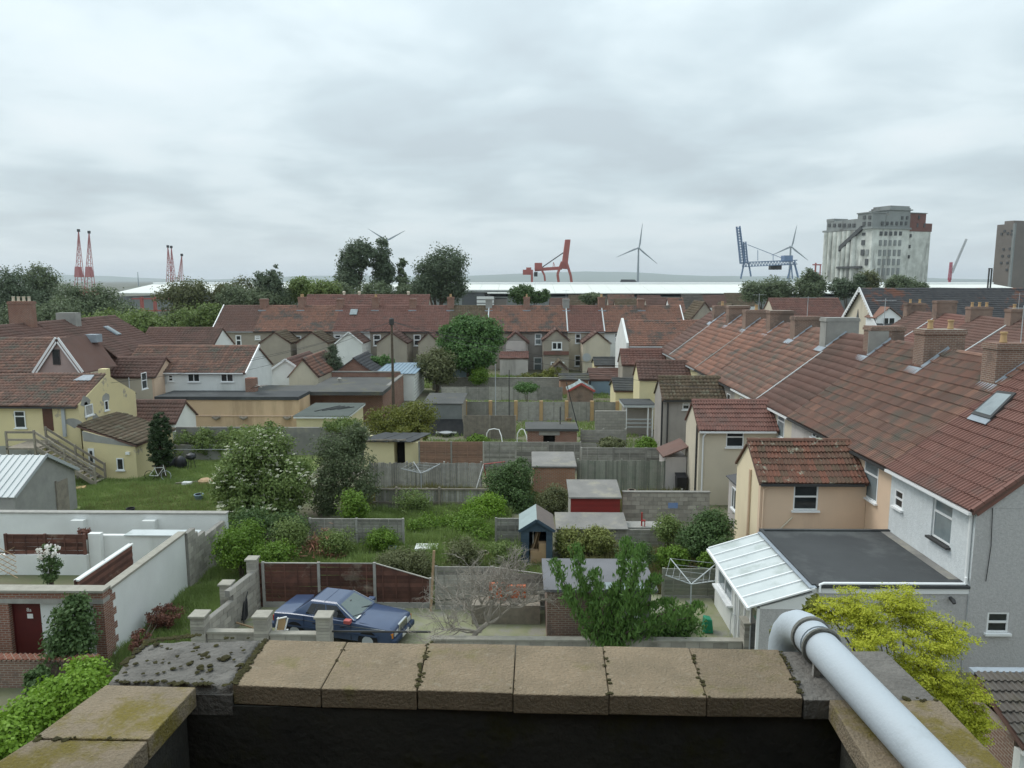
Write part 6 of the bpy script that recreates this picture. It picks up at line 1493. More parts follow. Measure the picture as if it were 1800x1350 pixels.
# small far garden buildings
def tiny(name, label, px0, px1, Y, d, ze, zr, wm, rm, axis='y', **k): return gabled(name, label, fx(px0, 690, Y), fx(px1, 690, Y), Y, Y + d, ze, zr, wm, rm, axis=axis, tiles='ab' if axis == 'y' else 'a', prof='flat', cat='shed', tw=.6, tl=.5, **k)
tiny('summer_house', 'small pale blue shed with white edged roof by the round tree', 791, 829, 84, 3, 1.5, 2.2, 'sheet_blue', 'polycarbonate', barge='white_plastic')
tiny('playhouse', 'grey roofed playhouse with pink fringe among fences', 1000, 1043, 71, 2.4, 1.45, 2.1, 'brick_dull', 'shed_felt', barge='pink_plastic')
tiny('brick_shed', 'squat orange brick shed with broken grey roof below the far terrace', 985, 1034, 77, 3, 1.7, 2.1, 'brick_orange', 'felt_mossy', axis='x')
tiny('long_shed', 'long low shed with brown tiled roof and blue wall', 1038, 1098, 78, 4, 1.6, 2.5, 'sheet_blue', 'tile_brown', axis='x')
t = tiny('glazed_shed', 'pale yellow garden room with glazed front beside white gable', 1046, 1096, 86, 4, 2.2, 2.9, 'pale_yellow_render', 'felt_mossy', axis='x')
window(t, (fx(1050, 660, 86), 86, .9), (1, 0, 0), (0, -1, 0), 2.6, 1.1, 'three', recess=-.01, glass='glass_pale', fw=.1)
tiny('lean_shed', 'pale yellow gabled shed with flat grey felt roof', 1082, 1132, 66, 4, 2.2, 3.0, 'pale_yellow_render', 'felt_mossy', axis='x')
tiny('small_roof_shed', 'little shed with grey gabled roof below the drab far house', 970, 996, 90, 3, 1.3, 2.2, 'wood_weathered', 'tile_moss')
# poles, lines, dryers
tp = thing('telegraph_pole', 'tall telegraph pole with dark cylinder near its top', 'pole', (fx(690, 700, 61), 61, 0))
x = fx(690, 640, 61); MB().tube([(x, 61, 0), (x, 61, P(690, 558, Y=61).z)], [.13, .09], 8).build('pole', 'bark', tp); zc_ = P(690, 565, Y=61).z; MB().lathe((x, 61, zc_ - .32), [(.1, 0), (.2, .06), (.2, .52), (.1, .6)], 10).build('terminal_box', 'metal_dark', tp)
for px, Y, y0_, lab, ex in ((871, 62, 640, 'thin grey garden pole behind the tan posted fence', 0), (895, 60, 650, 'thin rusty garden pole standing beside the grey pole', 0), (985, 51, 715, 'dark slender pole rising from the brick bunker', 0), (1003, 58, 672, 'leaning dark pole with pale base before the plank fence', .35)):
    x = fx(px, 700, Y); z = P(px, y0_, Y=Y).z
    single(MB().tube([(x + ex * 2.0, Y, 0), (x - ex, Y, z)], [.05, .035], 6), 'garden_pole', 'metal_dark' if px != 871 else 'metal_grey', lab, 'pole')
def dryer(label, x, y, h, r, mat, tilt=0.0, up=.35, lines=True):
    t = thing('rotary_dryer', label, 'clothes dryer', (x, y, 0)); hub = V3(x, y, h)
    MB().tube([(x, y, 0), hub], .025, 6).build('pole', mat, t)
    ends = []
    for k in range(4):
        a = .5 + k * math.pi / 2; e = hub + V3(math.cos(a) * r, math.sin(a) * r, up); ends.append(e); MB().tube([hub, e], .02, 6).build('arm', mat, t)
    if lines:
        mb = MB()
        for q in (.5, .75, 1):
            for k in range(4): mb.tube([hub.lerp(ends[k], q), hub.lerp(ends[(k + 1) % 4], q)], .006, 4)
        mb.build('line', 'metal_grey', t)
c = P(1215, 1030, Y=24.8); dryer('silver rotary clothes dryer beside the conservatory', c.x, 24.8, 1.45, 1.15, 'metal_sheet', up=.55)
c = P(740, 835, Y=39.8); dryer('rotary clothes line before the grey boarded fence', c.x, 39.8, c.z + .1, 1.15, 'metal_grey', up=.4)
t = thing('swing_frame', 'slender pink and white swing frame by the dark bush', 'swing', (fx(842, 840, 41), 41, 0))
a = V3(fx(850, 815, 41), 41, 1.65); MB().tube([(fx(835, 850, 41), 40.8, 0), a], .03, 6).build('leg', 'paper', t); MB().tube([(fx(858, 850, 41), 41.4, 0), a], .03, 6).build('leg', 'pink_plastic', t); MB().tube([a, a + V3(1.2, .6, 0)], .03, 6).build('crossbar', 'pink_plastic', t)
# wheelie bin with its beige wall
single(MB().box(fx(1172, 840, 41.9), 9.3, 41.9, 42.1, 0, 1.75), 'yard_wall', 'beige_render', 'beige rendered yard wall behind the black wheelie bin', 'wall')
wb = thing('wheelie_bin', 'black wheelie bin with white markings by the dark downpipe', 'bin', (fx(1197, 850, 41), 41, 0)); x = fx(1197, 850, 41)
MB().prism([(x - .24, 40.75, .08), (x + .24, 40.75, .08), (x + .29, 40.7, .95), (x - .29, 40.7, .95)], (0, .58, 0)).build('body', 'black_plastic', wb); MB().prism([(x - .3, 40.68, .95), (x + .3, 40.68, .95), (x + .3, 41.32, 1.08), (x - .3, 41.32, 1.08)], (0, 0, .05)).build('lid', 'black_plastic', wb)
for s_ in (-1, 1): MB().tube([(x + s_ * .28, 41.25, .1), (x + s_ * .22, 41.25, .1)], .1, 12).build('wheel', 'tyre', wb)
MB().box(x - .11, x + .13, 40.712, 40.735, .78, .90).build('label', 'paper', wb); MB().box(x - .05, x + .05, 40.728, 40.748, .26, .36).build('label', 'paper', wb)
# wheelbarrow, picture frame, brush pile
wbx = P(412, 1105, Z=0); wbw = thing('wheelbarrow', 'upturned dark wheelbarrow against the stepped block wall', 'wheelbarrow', (wbx.x, wbx.y + .2, 0)); x, y = wbx.x, wbx.y + .3
MB().prism([(x - .35, y, .1), (x + .3, y, .15), (x + .22, y + .2, .75), (x - .28, y + .2, .7)], (0, .28, .05)).build('tray', 'black_plastic', wbw, bevel=.04)
for s_ in (-1, 1): MB().tube([(x + s_ * .25, y - .1, .05), (x + s_ * .24, y + .1, .7), (x + s_ * .3, y + .3, 1.1)], .02, 6).build('handle', 'metal_dark', wbw)
MB().tube([(x - .05, y - .05, .2), (x + .05, y - .05, .2)], .19, 14).build('wheel', 'tyre', wbw)
single(MB().bar((x + .1, y - .35, .25), (x + 1.0, y - .5, .05), .06, .04), 'timber_length', 'wood_bare', 'pale length of timber lying by the wheelbarrow', 'timber')
pf_ = thing('picture_frame', 'small white picture frame leaning on the low block wall', 'frame', (P(495, 1110, Y=22.5).x, 22.5, 0)); c = P(495, 1105, Y=22.5); k = MB()
for (a, b) in (((-.2, -.02), (-.11, .42)), ((.1, -.02), (.2, .40)), ((-.13, .40), (.17, .44)), ((-.2, -.02), (.2, .0))): k.bar((c.x + a[0], 22.47, .78 + a[1]), (c.x + b[0], 22.55, .78 + b[1]), .05, .03)
k.build('frame', 'paper', pf_); MB().prism([(c.x - .15, 22.51, .78), (c.x + .14, 22.51, .78), (c.x + .12, 22.55, 1.18), (c.x - .1, 22.55, 1.18)], (0, .015, 0)).build('picture', 'wood_tan', pf_)
c = P(560, 985, Z=0); rg = np.random.default_rng(4); n = 1700
pos = np.stack([c.x + rg.normal(0, .62, n), c.y + .6 + rg.normal(0, .4, n), np.abs(rg.normal(0, .24, n)) + .04], 1); pos[:, 2] *= np.exp(-((pos[:, 0] - c.x) / 1.0) ** 2) * 1.5 + .1
nr = rg.normal(size=(n, 3)); nr /= np.linalg.norm(nr, axis=1, keepdims=True)
bo = npmesh('brush_pile', leaf_quads(pos, nr, .38, .04, rg), 4, 'brush_red', None, rg.random(n) * .98); tag(bo, 'reddish heap of dead cut branches behind the brown fence', 'brush pile')
for j in range(4): c2 = c + V3(RND.uniform(-.8, .8), .3 + RND.uniform(0, .8), .3); single(MB().bar(c2, c2 + V3(RND.uniform(-.5, .5), RND.uniform(-.3, .3), .4), .12, .05), 'offcut', 'wood_bare', 'pale timber offcut sticking out of the reddish brush heap', 'timber', 'offcuts on the brush heap')
c = P(750, 962, Z=.15); single(MB().box(c.x - .5, c.x + .5, c.y - .35, c.y + .35, .0, .2), 'white_slab', 'white_render', 'white slab lying among the weeds', 'slab')
c = P(890, 1085, Z=0); single(MB().box(c.x - .3, c.x + .7, 25.2, 25.35, 0, .45).box(c.x - .6, c.x + .1, 25.0, 25.15, 0, .62), 'orange_tray', 'orange_plastic', 'orange plastic trays behind the bare tree', 'tray').location.z = .72
single(MB().box(c.x - 1.2, c.x + 1.2, 24.6, 25.5, 0, .715), 'work_bench', 'wood_weathered', 'low timber bench carrying orange trays', 'bench')
c = P(1243, 1108, Z=0); single(MB().prism([(c.x - .2, 24.0, 0), (c.x + .15, 24.0, 0), (c.x + .1, 24.0, .5), (c.x - .15, 24.0, .55)], (0, .35, 0)), 'toy_slide', 'green_plastic', 'green plastic toy beside the conservatory', 'toy', bevel=.04)
# lawn clutter
c = P(337, 825, Z=0); t = thing('barbecue', 'black kettle barbecue on legs on the lawn', 'barbecue', (c.x, c.y, 0)); MB().lathe((c.x, c.y, .62), [(.1, 0), (.28, .1), (.33, .22), (.28, .36), (.08, .46)], 12).build('bowl', 'black_plastic', t, smooth=True)
for k in range(3): a = k * 2.1; MB().tube([(c.x + .3 * math.cos(a), c.y + .3 * math.sin(a), 0), (c.x + .15 * math.cos(a), c.y + .15 * math.sin(a), .68)], .02, 5).build('leg', 'metal_dark', t)
for j in range(2):
    c = P(300 + j * 18, 822, Z=0); single(MB().lathe((c.x, c.y, 0), [(.34, 0), (.42, .3), (.3, .62), (.08, .78)], 9), 'rubbish_bag', 'black_plastic', 'black rubbish bag by the hedge, beside the cypress' if j == 0 else 'black rubbish bag by the hedge, nearer the barbecue', 'bag', 'rubbish bags on the lawn', smooth=True)
c = P(278, 845, Z=0); t = thing('bicycle', 'old white bicycle lying below the cypress', 'bicycle', (c.x, c.y, 0))
for dx in (-.5, .5):
    k = MB(); k.tube([(c.x + dx + .3 * math.cos(a), c.y, .32 + .3 * math.sin(a)) for a in np.linspace(0, 6.283, 19)], .018, 5); k.build('wheel', 'tyre' if dx < 0 else 'metal_grey', t)
k = MB()
for a, b in (((-.5, .32), (-.15, .8)), ((-.15, .8), (.4, .82)), ((-.5, .32), (.0, .3)), ((0, .3), (.4, .82)), ((.5, .32), (.36, 1.0)), ((0, .3), (-.2, .9))): k.tube([(c.x + a[0], c.y, a[1]), (c.x + b[0], c.y, b[1])], .02, 6)
k.build('frame', 'paper', t); MB().box(c.x - .3, c.x - .1, c.y - .06, c.y + .06, .88, .95).build('saddle', 'black_plastic', t); MB().tube([(c.x + .36, c.y - .25, 1.0), (c.x + .36, c.y + .25, 1.0)], .015, 5).build('handlebar', 'metal_dark', t)
c = P(132, 862, Z=0); single(MB().bar(c + V3(-.5, -.2, .08), c + V3(.5, .2, .12), .5, .12), 'orange_board', 'wood_tan', 'orange brown board lying on the rough lawn', 'board')
c = P(335, 850, Z=0); single(MB().bar(c + V3(-.8, -.2, .06), c + V3(.6, .1, .1), .1, .1), 'plank', 'wood_weathered', 'weathered plank lying on the lawn before the hedge', 'plank'); single(MB().box(c.x - .3, c.x + .2, c.y - .5, c.y - .2, 0, .2), 'rubble', 'paper', 'pale rubble heap on the lawn', 'rubble'); single(MB().lathe((c.x + .9, c.y, 0), [(.4, 0), (.42, .2), (.3, .3)], 10), 'tan_tub', 'wood_bare', 'tan tub standing on the lawn beside the weathered plank', 'tub')
single(MB().box(fx(300, 805, 48.6), fx(430, 805, 48.6), 48.5, 48.7, 0, 1.0), 'hedge_wall', 'cement', 'low grey wall under the clipped hedge', 'wall')
single(MB().box(fx(310, 750, 50.0), fx(640, 750, 50.0), 49.9, 50.1, 0, 1.95), 'yard_wall', 'felt_pale', 'pale topped yard wall in front of the orange building', 'wall')
wash = single(MB().tube([P(305, 790, Y=45), P(420, 790, Y=45)], .015, 5), 'washing_line', 'metal_grey', 'washing line stretched across the lawn before the hedge', 'line')
# tiled lean-to roof at the lower right edge
lt = thing('tiled_lean_to', 'low outhouse with grey brown tiled roof and white fascia', 'outhouse', (13.5, 15.8, 0))
a = P(1722, 1190, Z=2.62); xl = 10.85
roof_slope(lt, (xl, 14.9, 2.0), (xl + 5.4, 14.9, 2.0), (xl + 5.4, 16.8, 2.62), (xl, 16.8, 2.62), 'tile_grey', tw=.30, tl=.30, parts=140, prof='fine')
MB().box(xl, xl + 5.4, 16.78, 17.0, 2.62, 2.70).build('flashing', 'lead', lt); MB().box(xl + .05, xl + 5.4, 16.8, 17.0, 0, 2.6).build('wall', 'brick_dull', lt)
MB().box(xl + .02, xl + 5.4, 14.93, 15.0, 1.78, 1.96).build('fascia', 'white_plastic', lt); wall(lt, 'wall', (xl + .05, 15.05, 0), (1, 0, 0), 5.3, 1.78, (0, -1, 0), 'white_render', [(.35, .6, 1.5, 1.6)])
window(lt, (xl + .4, 15.05, .6), (1, 0, 0), (0, -1, 0), 1.15, 1.0, 'casement'); MB().box(xl + .05, xl + .25, 15.28, 16.79, 0, 1.95).build('wall', 'brick_dull', lt)

# ================================================================ vegetation
def LB(x0, y0, x1, y1, Y, dep=None):
    """an ellipsoid lobe filling a pixel box at distance Y"""
    a, b = P(x0, (y0 + y1) / 2, Y=Y), P(x1, (y0 + y1) / 2, Y=Y); t, u = P((x0 + x1) / 2, y0, Y=Y), P((x0 + x1) / 2, y1, Y=Y)
    rx = (b.x - a.x) / 2; rz = (t.z - u.z) / 2
    return ((a.x + b.x) / 2, Y, (t.z + u.z) / 2, rx * .9, (dep or rx * .8), rz * .9)
def base(px, Y): 
    return V3(P(px, 800, Y=Y).x, Y, 0)
# elder in flower
lob = [LB(395, 745, 520, 850, 36.6), LB(368, 800, 460, 905, 35.6), LB(450, 790, 560, 905, 35.8), LB(430, 740, 500, 800, 37.2), LB(380, 860, 540, 915, 35.4)]
el = tree('elder_tree', 'broad elder bush covered in creamy flower heads', 'tree', base(462, 36.4), lob, 26000, .17, 'leaf_elder', .14, 11, inner=.35, clump=.2)
rg = np.random.default_rng(21); fl = []
for l in lob:
    k = int(44 * l[3] * l[5] / 2) + 10
    for _ in range(k):
        d = rg.normal(size=3); d /= np.linalg.norm(d); d[1] = -abs(d[1]) * .8; d[2] = abs(d[2]) * .7 + .1 * d[2]
        fl.append((np.array(l[:3]) + d * np.array(l[3:6]) * rg.uniform(.95, 1.1), rg.uniform(.07, .13)))
pos = np.concatenate([c + rg.normal(size=(22, 3)) * np.array([r, r, r * .4]) * .42 for c, r in fl]); nr = rg.normal(size=pos.shape) * .4 + np.array([0, -.5, 1.0]); nr /= np.linalg.norm(nr, axis=1, keepdims=True)
npmesh('flowers', leaf_quads(pos, nr, .055, .05, rg), 4, 'blossom', el)
tree('hazel_tree', 'dark greyish leafy tree beside the flowering elder', 'tree', base(605, 37.3), [LB(550, 755, 640, 850, 38), LB(590, 790, 668, 900, 37.2), LB(540, 820, 610, 915, 37), LB(600, 740, 650, 800, 38.4)], 19000, .13, 'leaf_grey', .1, 12, inner=.3, clump=.24)
bush('lime_shrub', 'bright green young shrub under the dark greyish tree', 'shrub', base(618, 35), [LB(590, 862, 650, 925, 34.6)], 3200, .13, 'leaf_bright', 31)
tree('spreading_shrub_tree', 'spreading yellowish olive tree behind the cream shed', 'tree', base(705, 51), [LB(640, 712, 720, 775, 51), LB(690, 700, 768, 770, 51.5), LB(665, 735, 760, 782, 50.5)], 15000, .17, 'leaf_olive', .1, 13, inner=.3, zsq=.6)
cy_ = thing('cypress', 'narrow dark columnar cypress beside the yellow lean-to', 'tree', base(281, 43.6)); b = base(281, 43.6)
lobc = [LB(262, 724, 302, 790, 43.6), LB(258, 760, 305, 818, 43.6), LB(266, 720, 292, 750, 43.6)]
mb = MB()
for k in range(5): mb.tube([b + V3(-.3 + .15 * k, .1 * (k % 2), 0), b + V3(-.2 + .1 * k, 0, 1.2), b + V3(-.1 + .05 * k, 0, 2.4)], [.07, .06, .03], 6)
mb.build('trunk', 'bark', cy_); foliage('crown', cy_, [LB(260, 726, 304, 818, 43.6), LB(263, 722, 299, 780, 43.6), LB(259, 765, 306, 820, 43.6)], 22000, .11, 'leaf_cypress', 14, inner=.72, clump=.10, upb=1.2)
bush('clipped_hedge', 'clipped dark hedge on the low grey wall beside the lawn', 'hedge', base(365, 49), [LB(300, 755, 345, 805, 49, 1), LB(335, 752, 385, 805, 49, 1), LB(375, 750, 432, 805, 49, 1), LB(420, 748, 470, 800, 49.5, 1)], 11000, .15, 'leaf_elder', 15, inner=.55, clump=.16)
tree('round_tree', 'dense round crowned tree in front of the far terrace', 'tree', base(826, 82), [LB(768, 560, 850, 640, 82), LB(800, 549, 886, 630, 82.5), LB(775, 590, 880, 655, 81), LB(790, 552, 850, 600, 83)], 26000, .34, 'leaf_round', .3, 16, inner=.5, clump=.16)
tree('small_leafy_tree', 'smaller olive tree touching the round tree', 'tree', base(768, 78), [LB(733, 612, 800, 672, 78), LB(745, 630, 806, 675, 77.5)], 9000, .26, 'leaf_far_olive', .15, 17, inner=.4)
bush('round_bush', 'clipped round bush by the pale blue shed', 'bush', base(843, 82), [LB(826, 645, 860, 676, 79)], 3600, .18, 'leaf_bright', 18, inner=.7)
tree('small_conifer', 'small dark spiky conifer before the far terrace', 'tree', base(584, 76), [LB(575, 603, 594, 630, 76), LB(566, 618, 602, 650, 76), LB(560, 632, 607, 662, 76)], 8000, .2, 'leaf_far_dark', .12, 19, inner=.3, aspect=3)
bush('pale_bush', 'loose pale green bush behind the telegraph pole', 'bush', base(665, 82), [LB(640, 628, 672, 655, 80), LB(660, 622, 694, 655, 81)], 4200, .24, 'leaf_round', 20)
bush('dark_bush', 'large dark green bush beside the orange brick shed', 'bush', base(895, 38.5), [LB(848, 815, 915, 880, 38.6), LB(880, 803, 942, 870, 38.8), LB(850, 850, 948, 910, 38.2)], 15000, .13, 'leaf_dark', 21, inner=.4)
bush('bright_bush', 'bright yellowish green rounded bush beside the dark bush', 'bush', base(850, 36.3), [LB(810, 870, 870, 925, 36.3), LB(835, 866, 893, 920, 36.2)], 9000, .10, 'leaf_lime', 22, inner=.45)
bush('weedy_shrub', 'tangled green shrub with white specks below the bright bush', 'shrub', base(770, 34.5), [LB(715, 905, 790, 950, 34.5), LB(775, 895, 860, 960, 34.2), LB(830, 920, 880, 975, 33.2)], 11000, .12, 'leaf_bright', 23, inner=.2, clump=.3)
bush('brown_hedge', 'dry brown backed hedge with green top by the red shed', 'hedge', base(975, 37.2), [LB(945, 852, 1003, 905, 37.4)], 5000, .10, 'leaf_far_olive', 24)
bush('variegated_hedge', 'pale variegated yellow green hedge behind the blue shed', 'hedge', base(1028, 31), [LB(972, 928, 1030, 980, 31.2, .7), LB(1020, 926, 1085, 975, 31.2, .7)], 9000, .11, 'leaf_variegated', 25, inner=.5)
bush('fuchsia_bush', 'dense dark green bush against the peach house corner', 'bush', base(1240, 29.4), [LB(1215, 895, 1290, 960, 29.6), LB(1188, 920, 1262, 985, 29.2), LB(1235, 940, 1300, 990, 28.6)], 15000, .12, 'leaf_dark', 26, inner=.35)
bush('low_shrub', 'low light green shrub beneath the dense dark bush', 'shrub', base(1250, 27.8), [LB(1225, 970, 1265, 1005, 27.8), LB(1150, 960, 1215, 1000, 28.5)], 5000, .11, 'leaf_bright', 27)
# cherry tree with long drooping leaves
ct = thing('cherry_tree', 'young cherry tree with long drooping glossy leaves', 'tree', base(1062, 22.2)); b = V3(P(1062, 1140, Z=0).x, 22.2, 0)
shoots = [((1062, 1125), (1030, 1060), (1012, 960)), ((1066, 1125), (1090, 1030), (1105, 945)), ((1066, 1120), (1110, 1040), (1128, 960)), ((1060, 1125), (1015, 1090), (975, 985)), ((1066, 1125), (1140, 1075), (1235, 1060)),
          ((1066, 1125), (1130, 1040), (1155, 1010)), ((1066, 1122), (1150, 1095), (1215, 1085)), ((1060, 1122), (1050, 1050), (1046, 1000)), ((1064, 1120), (1120, 1050), (1185, 1055)), ((1064, 1120), (1075, 1080), (1080, 1030))]
rg = np.random.default_rng(33); mb = MB(); pp = []; nn_ = []
mb.tube([b + V3(0, 0, -.02), b + V3(.02, 0, .5)], [.09, .07], 8)
for k, (a, m, c) in enumerate(shoots):
    Yo = 22.2 + rg.uniform(-.8, .8); A, M_, C_ = P(*a, Y=22.2), P(*m, Y=(22.2 + Yo) / 2), P(*c, Y=Yo)
    A = b + V3(0, 0, .4)
    pts = [A.lerp(M_, t).lerp(M_.lerp(C_, t), t) for t in np.linspace(0, 1, 9)]
    mb.tube(pts, list(np.linspace(.045, .010, 9)), 6)
    Ln = (C_ - A).length
    for t in np.linspace(.12, 1, max(4, int(6.5 * Ln))):
        i = min(7, int(t * 8)); q = pts[i].lerp(pts[i + 1], t * 8 - i) + Vector((rg.normal(0, .05), rg.normal(0, .05), 0)); rw_ = rg.uniform(.16, .30)
        for _ in range(int(rg.uniform(26, 52))):
            an = rg.uniform(0, 6.283); rr_ = rw_ * math.sqrt(rg.random()); pp.append((q.x + math.cos(an) * rr_, q.y + math.sin(an) * rr_, q.z + .05 - rr_ * rg.uniform(.3, 1.1))); nn_.append((math.cos(an), math.sin(an), .55))
mb.build('trunk', 'bark', ct, smooth=True)
pp = np.array(pp); nn_ = np.array(nn_) + rg.normal(0, .25, (len(nn_), 3)); nn_ /= np.linalg.norm(nn_, axis=1, keepdims=True)
npmesh('crown', leaf_quads(pp, nn_, .21, .062, rg, droop=1.0), 4, 'leaf_cherry', ct, rg.random(len(pp)) * .98)
bush('twiggy_shrub', 'leafy shrub over the low wall between cherry tree and conservatory', 'shrub', base(1190, 23), [LB(1160, 1065, 1235, 1130, 23.1), LB(1130, 1090, 1190, 1135, 23)], 3200, .12, 'leaf_cherry', 35, inner=.2, clump=.3)
# bare tree
bt = thing('bare_tree', 'leafless pale branched tree leaning over the low wall', 'tree', P(815, 1128, Y=22.6).xy.to_3d()); mb = MB(); rr = random.Random(8); NB = [0]
def branch(p, d, r, ln, dep):
    NB[0] += 1
    pts = [p]; dd = d.copy()
    for k in range(4):
        dd = (dd + Vector((rr.gauss(0, .22), rr.gauss(0, .22), rr.gauss(.02, .16)))).normalized(); pts.append(pts[-1] + dd * ln / 4)
    mb.tube(pts, [r, r * .88, r * .76, r * .64, r * .5], 5 if dep > 2 else 6)
    if dep >= 6 or r < .004: return
    for k in range(3 if dep < 5 else 2):
        t = rr.choice((2, 3, 4)); nd = (dd + Vector((rr.gauss(0, .75), rr.gauss(0, .55), rr.gauss(.05, .5)))).normalized(); branch(pts[t], nd, r * .62, ln * rr.uniform(.62, .88), dep + 1)
b = P(818, 1130, Y=22.6); b.z = 0
k1 = P(858, 1095, Y=22.6)
mb.tube([b, b.lerp(k1, .6) + V3(-.08, 0, .1), k1], [.10, .085, .075], 8)
for tgt, r in (((930, 1075), .05), ((900, 1040), .05), ((840, 1040), .05), ((800, 1070), .045), ((870, 1020), .042), ((790, 1110), .035), ((925, 1020), .04), ((940, 1050), .045), ((780, 1040), .045), ((815, 1010), .04)):
    q = P(*tgt, Y=22.6 + rr.uniform(-.6, .7)); branch(k1 if tgt[0] > 830 else b.lerp(k1, .7), (q - k1).normalized(), r, .95, 1)
mb.build('branches', 'bark_pale', bt, smooth=True)
# golden robinia
gt = tree('golden_tree', 'feathery golden yellow tree beside the grey end house', 'tree', V3(8.5, 15.2, 0),
    [LB(1440, 1030, 1560, 1110, 15.5), LB(1530, 1028, 1640, 1100, 15.8), LB(1470, 1080, 1600, 1150, 15), LB(1580, 1080, 1720, 1150, 15.2), LB(1560, 1130, 1680, 1210, 14.8), LB(1620, 1180, 1740, 1260, 14.6), LB(1680, 1230, 1760, 1310, 14.4), LB(1600, 1230, 1720, 1330, 14.6), LB(1420, 1050, 1480, 1100, 15.6)],
    58000, .055, 'leaf_gold', .07, 41, inner=.1, clump=.21, per=85, aspect=1.9, zsq=.32, upb=1.4)
bush('laurel_shrub', 'sparse pale leafed shrub behind the vent pipe elbow', 'shrub', V3(P(1440, 1075, Y=17.5).x, 17.5, 0), [LB(1405, 1035, 1455, 1115, 17.5), LB(1345, 1095, 1380, 1140, 17.2)], 900, .16, 'leaf_olive', 42, inner=.1)
# lane plants, climbers
bush('lane_shrub', 'glossy green shrub beside the tall block pillar', 'shrub', base(415, 28.5), [LB(372, 925, 450, 1000, 28.6), LB(395, 915, 470, 985, 29.4), LB(440, 950, 520, 1000, 28.4)], 14000, .11, 'leaf_bright', 43, inner=.3)
bush('lane_tree', 'dark shrub under the elder beside the stepped wall', 'shrub', base(440, 32.5), [LB(395, 890, 480, 960, 32.5), LB(470, 900, 550, 960, 32)], 8000, .13, 'leaf_dark', 44)
bush('gateway_tree', 'bushy dark green tree in front of the brick gateway', 'tree', V3(P(128, 1180, Y=21).x, 21, 0), [LB(95, 1045, 165, 1120, 21), LB(85, 1090, 168, 1180, 20.9), LB(115, 1040, 150, 1080, 21)], 9000, .13, 'leaf_dark', 45, inner=.4)
bush('vine_hedge', 'bright green vine hedge tumbling beside the stone parapet', 'hedge', V3(-11, 17, 0), [LB(110, 1160, 190, 1230, 18), LB(60, 1190, 160, 1260, 17), LB(0, 1225, 110, 1310, 16), LB(-60, 1270, 60, 1370, 15), LB(100, 1170, 180, 1300, 16.5)], 36000, .105, 'leaf_lime', 46, inner=.4, aspect=1.25)
bush('wall_shrub', 'dark rounded shrub beside the low brick wall', 'shrub', V3(P(65, 1215, Y=19.6).x, 19.6, 0), [LB(45, 1170, 90, 1230, 19.8)], 3000, .12, 'leaf_dark', 47)
bush('red_shrub', 'dull red leafed shrub at the foot of the white wall', 'shrub', V3(P(240, 1130, Y=22).x, 22, 0), [LB(225, 1105, 262, 1150, 21.6), LB(255, 1065, 320, 1100, 24)], 3000, .09, 'leaf_red', 48)
rs_ = bush('rose_bush', 'rose bush with white blooms inside the courtyard', 'rose bush', V3(P(88, 1025, Y=26).x, 26, 0), [LB(70, 965, 108, 1024, 26), LB(75, 955, 100, 985, 26)], 2200, .10, 'leaf_dark', 49)
rg = np.random.default_rng(50); fl = [P(x, y, Y=25.6) for x, y in ((68, 967), (84, 960), (95, 975), (72, 980), (100, 962), (80, 972))]
pos = np.concatenate([np.array(c) + rg.normal(size=(30, 3)) * .055 for c in fl]); nr = rg.normal(size=pos.shape); nr /= np.linalg.norm(nr, axis=1, keepdims=True); npmesh('blooms', leaf_quads(pos, nr, .10, .09, rg), 4, 'rose_white', rs_)
bush('courtyard_maple', 'small red leafed shrub behind the courtyard wall', 'shrub', V3(P(150, 940, Y=30).x, 30, 0), [LB(133, 928, 172, 950, 30)], 900, .10, 'leaf_red', 51)
bush('brown_bush', 'rough olive bramble behind the sloping fence panel', 'bramble', base(715, 28.2), [LB(655, 965, 740, 1010, 28.6), LB(710, 965, 770, 1020, 28)], 9000, .09, 'leaf_far_olive', 52, inner=.2)
bush('garden_shrub', 'patchy green shrub in the far garden before the drab house', 'shrub', base(935, 88), [LB(905, 655, 965, 675, 86), LB(950, 645, 1000, 670, 90)], 4500, .22, 'leaf_olive', 53)
for k, (x0, y0, x1, y1, Y, mt, lab) in enumerate(((560, 925, 620, 975, 31, 'leaf_elder', 'low weedy shrub against the pale grey panels'), (640, 930, 700, 965, 31.5, 'leaf_bright', 'bright weedy clump at the end of the pale grey panels'), (480, 905, 545, 975, 31, 'leaf_elder', 'untidy shrub between the elder and the pale grey panels'),
    (780, 945, 850, 1000, 29, 'leaf_far_olive', 'olive weed clump behind the leaning post'), (860, 950, 915, 1000, 29.5, 'leaf_elder', 'tall weeds left of the blue playhouse shed'), (690, 860, 760, 905, 36.8, 'leaf_elder', 'overgrown weeds before the low boarded fence'), (1085, 955, 1150, 1000, 28.2, 'leaf_dark', 'dark shrub behind the cherry tree'),
    (1150, 905, 1200, 955, 31.5, 'leaf_elder', 'straggly shrub beneath the block wall'), (900, 672, 950, 690, 70, 'leaf_round', 'small green shrub behind the tan posted fence'), (820, 765, 860, 782, 52, 'leaf_bright', 'weeds growing at the foot of the white hoops'), (1050, 770, 1100, 790, 47.5, 'leaf_far_olive', 'brownish weeds on the low dull brick wall'), (560, 735, 640, 760, 49.5, 'leaf_elder', 'trailing ivy over the pale topped yard wall'), (1120, 770, 1155, 792, 46.5, 'leaf_bright', 'green weeds below the grey porch'))):
    bush('weed_clump', lab, 'weeds', base((x0 + x1) / 2, Y), [LB(x0, y0, x1, y1, Y)], 3600, .10 if Y < 40 else .16, mt, 200 + k, inner=.1, clump=.32, group='weed clumps in the gardens')
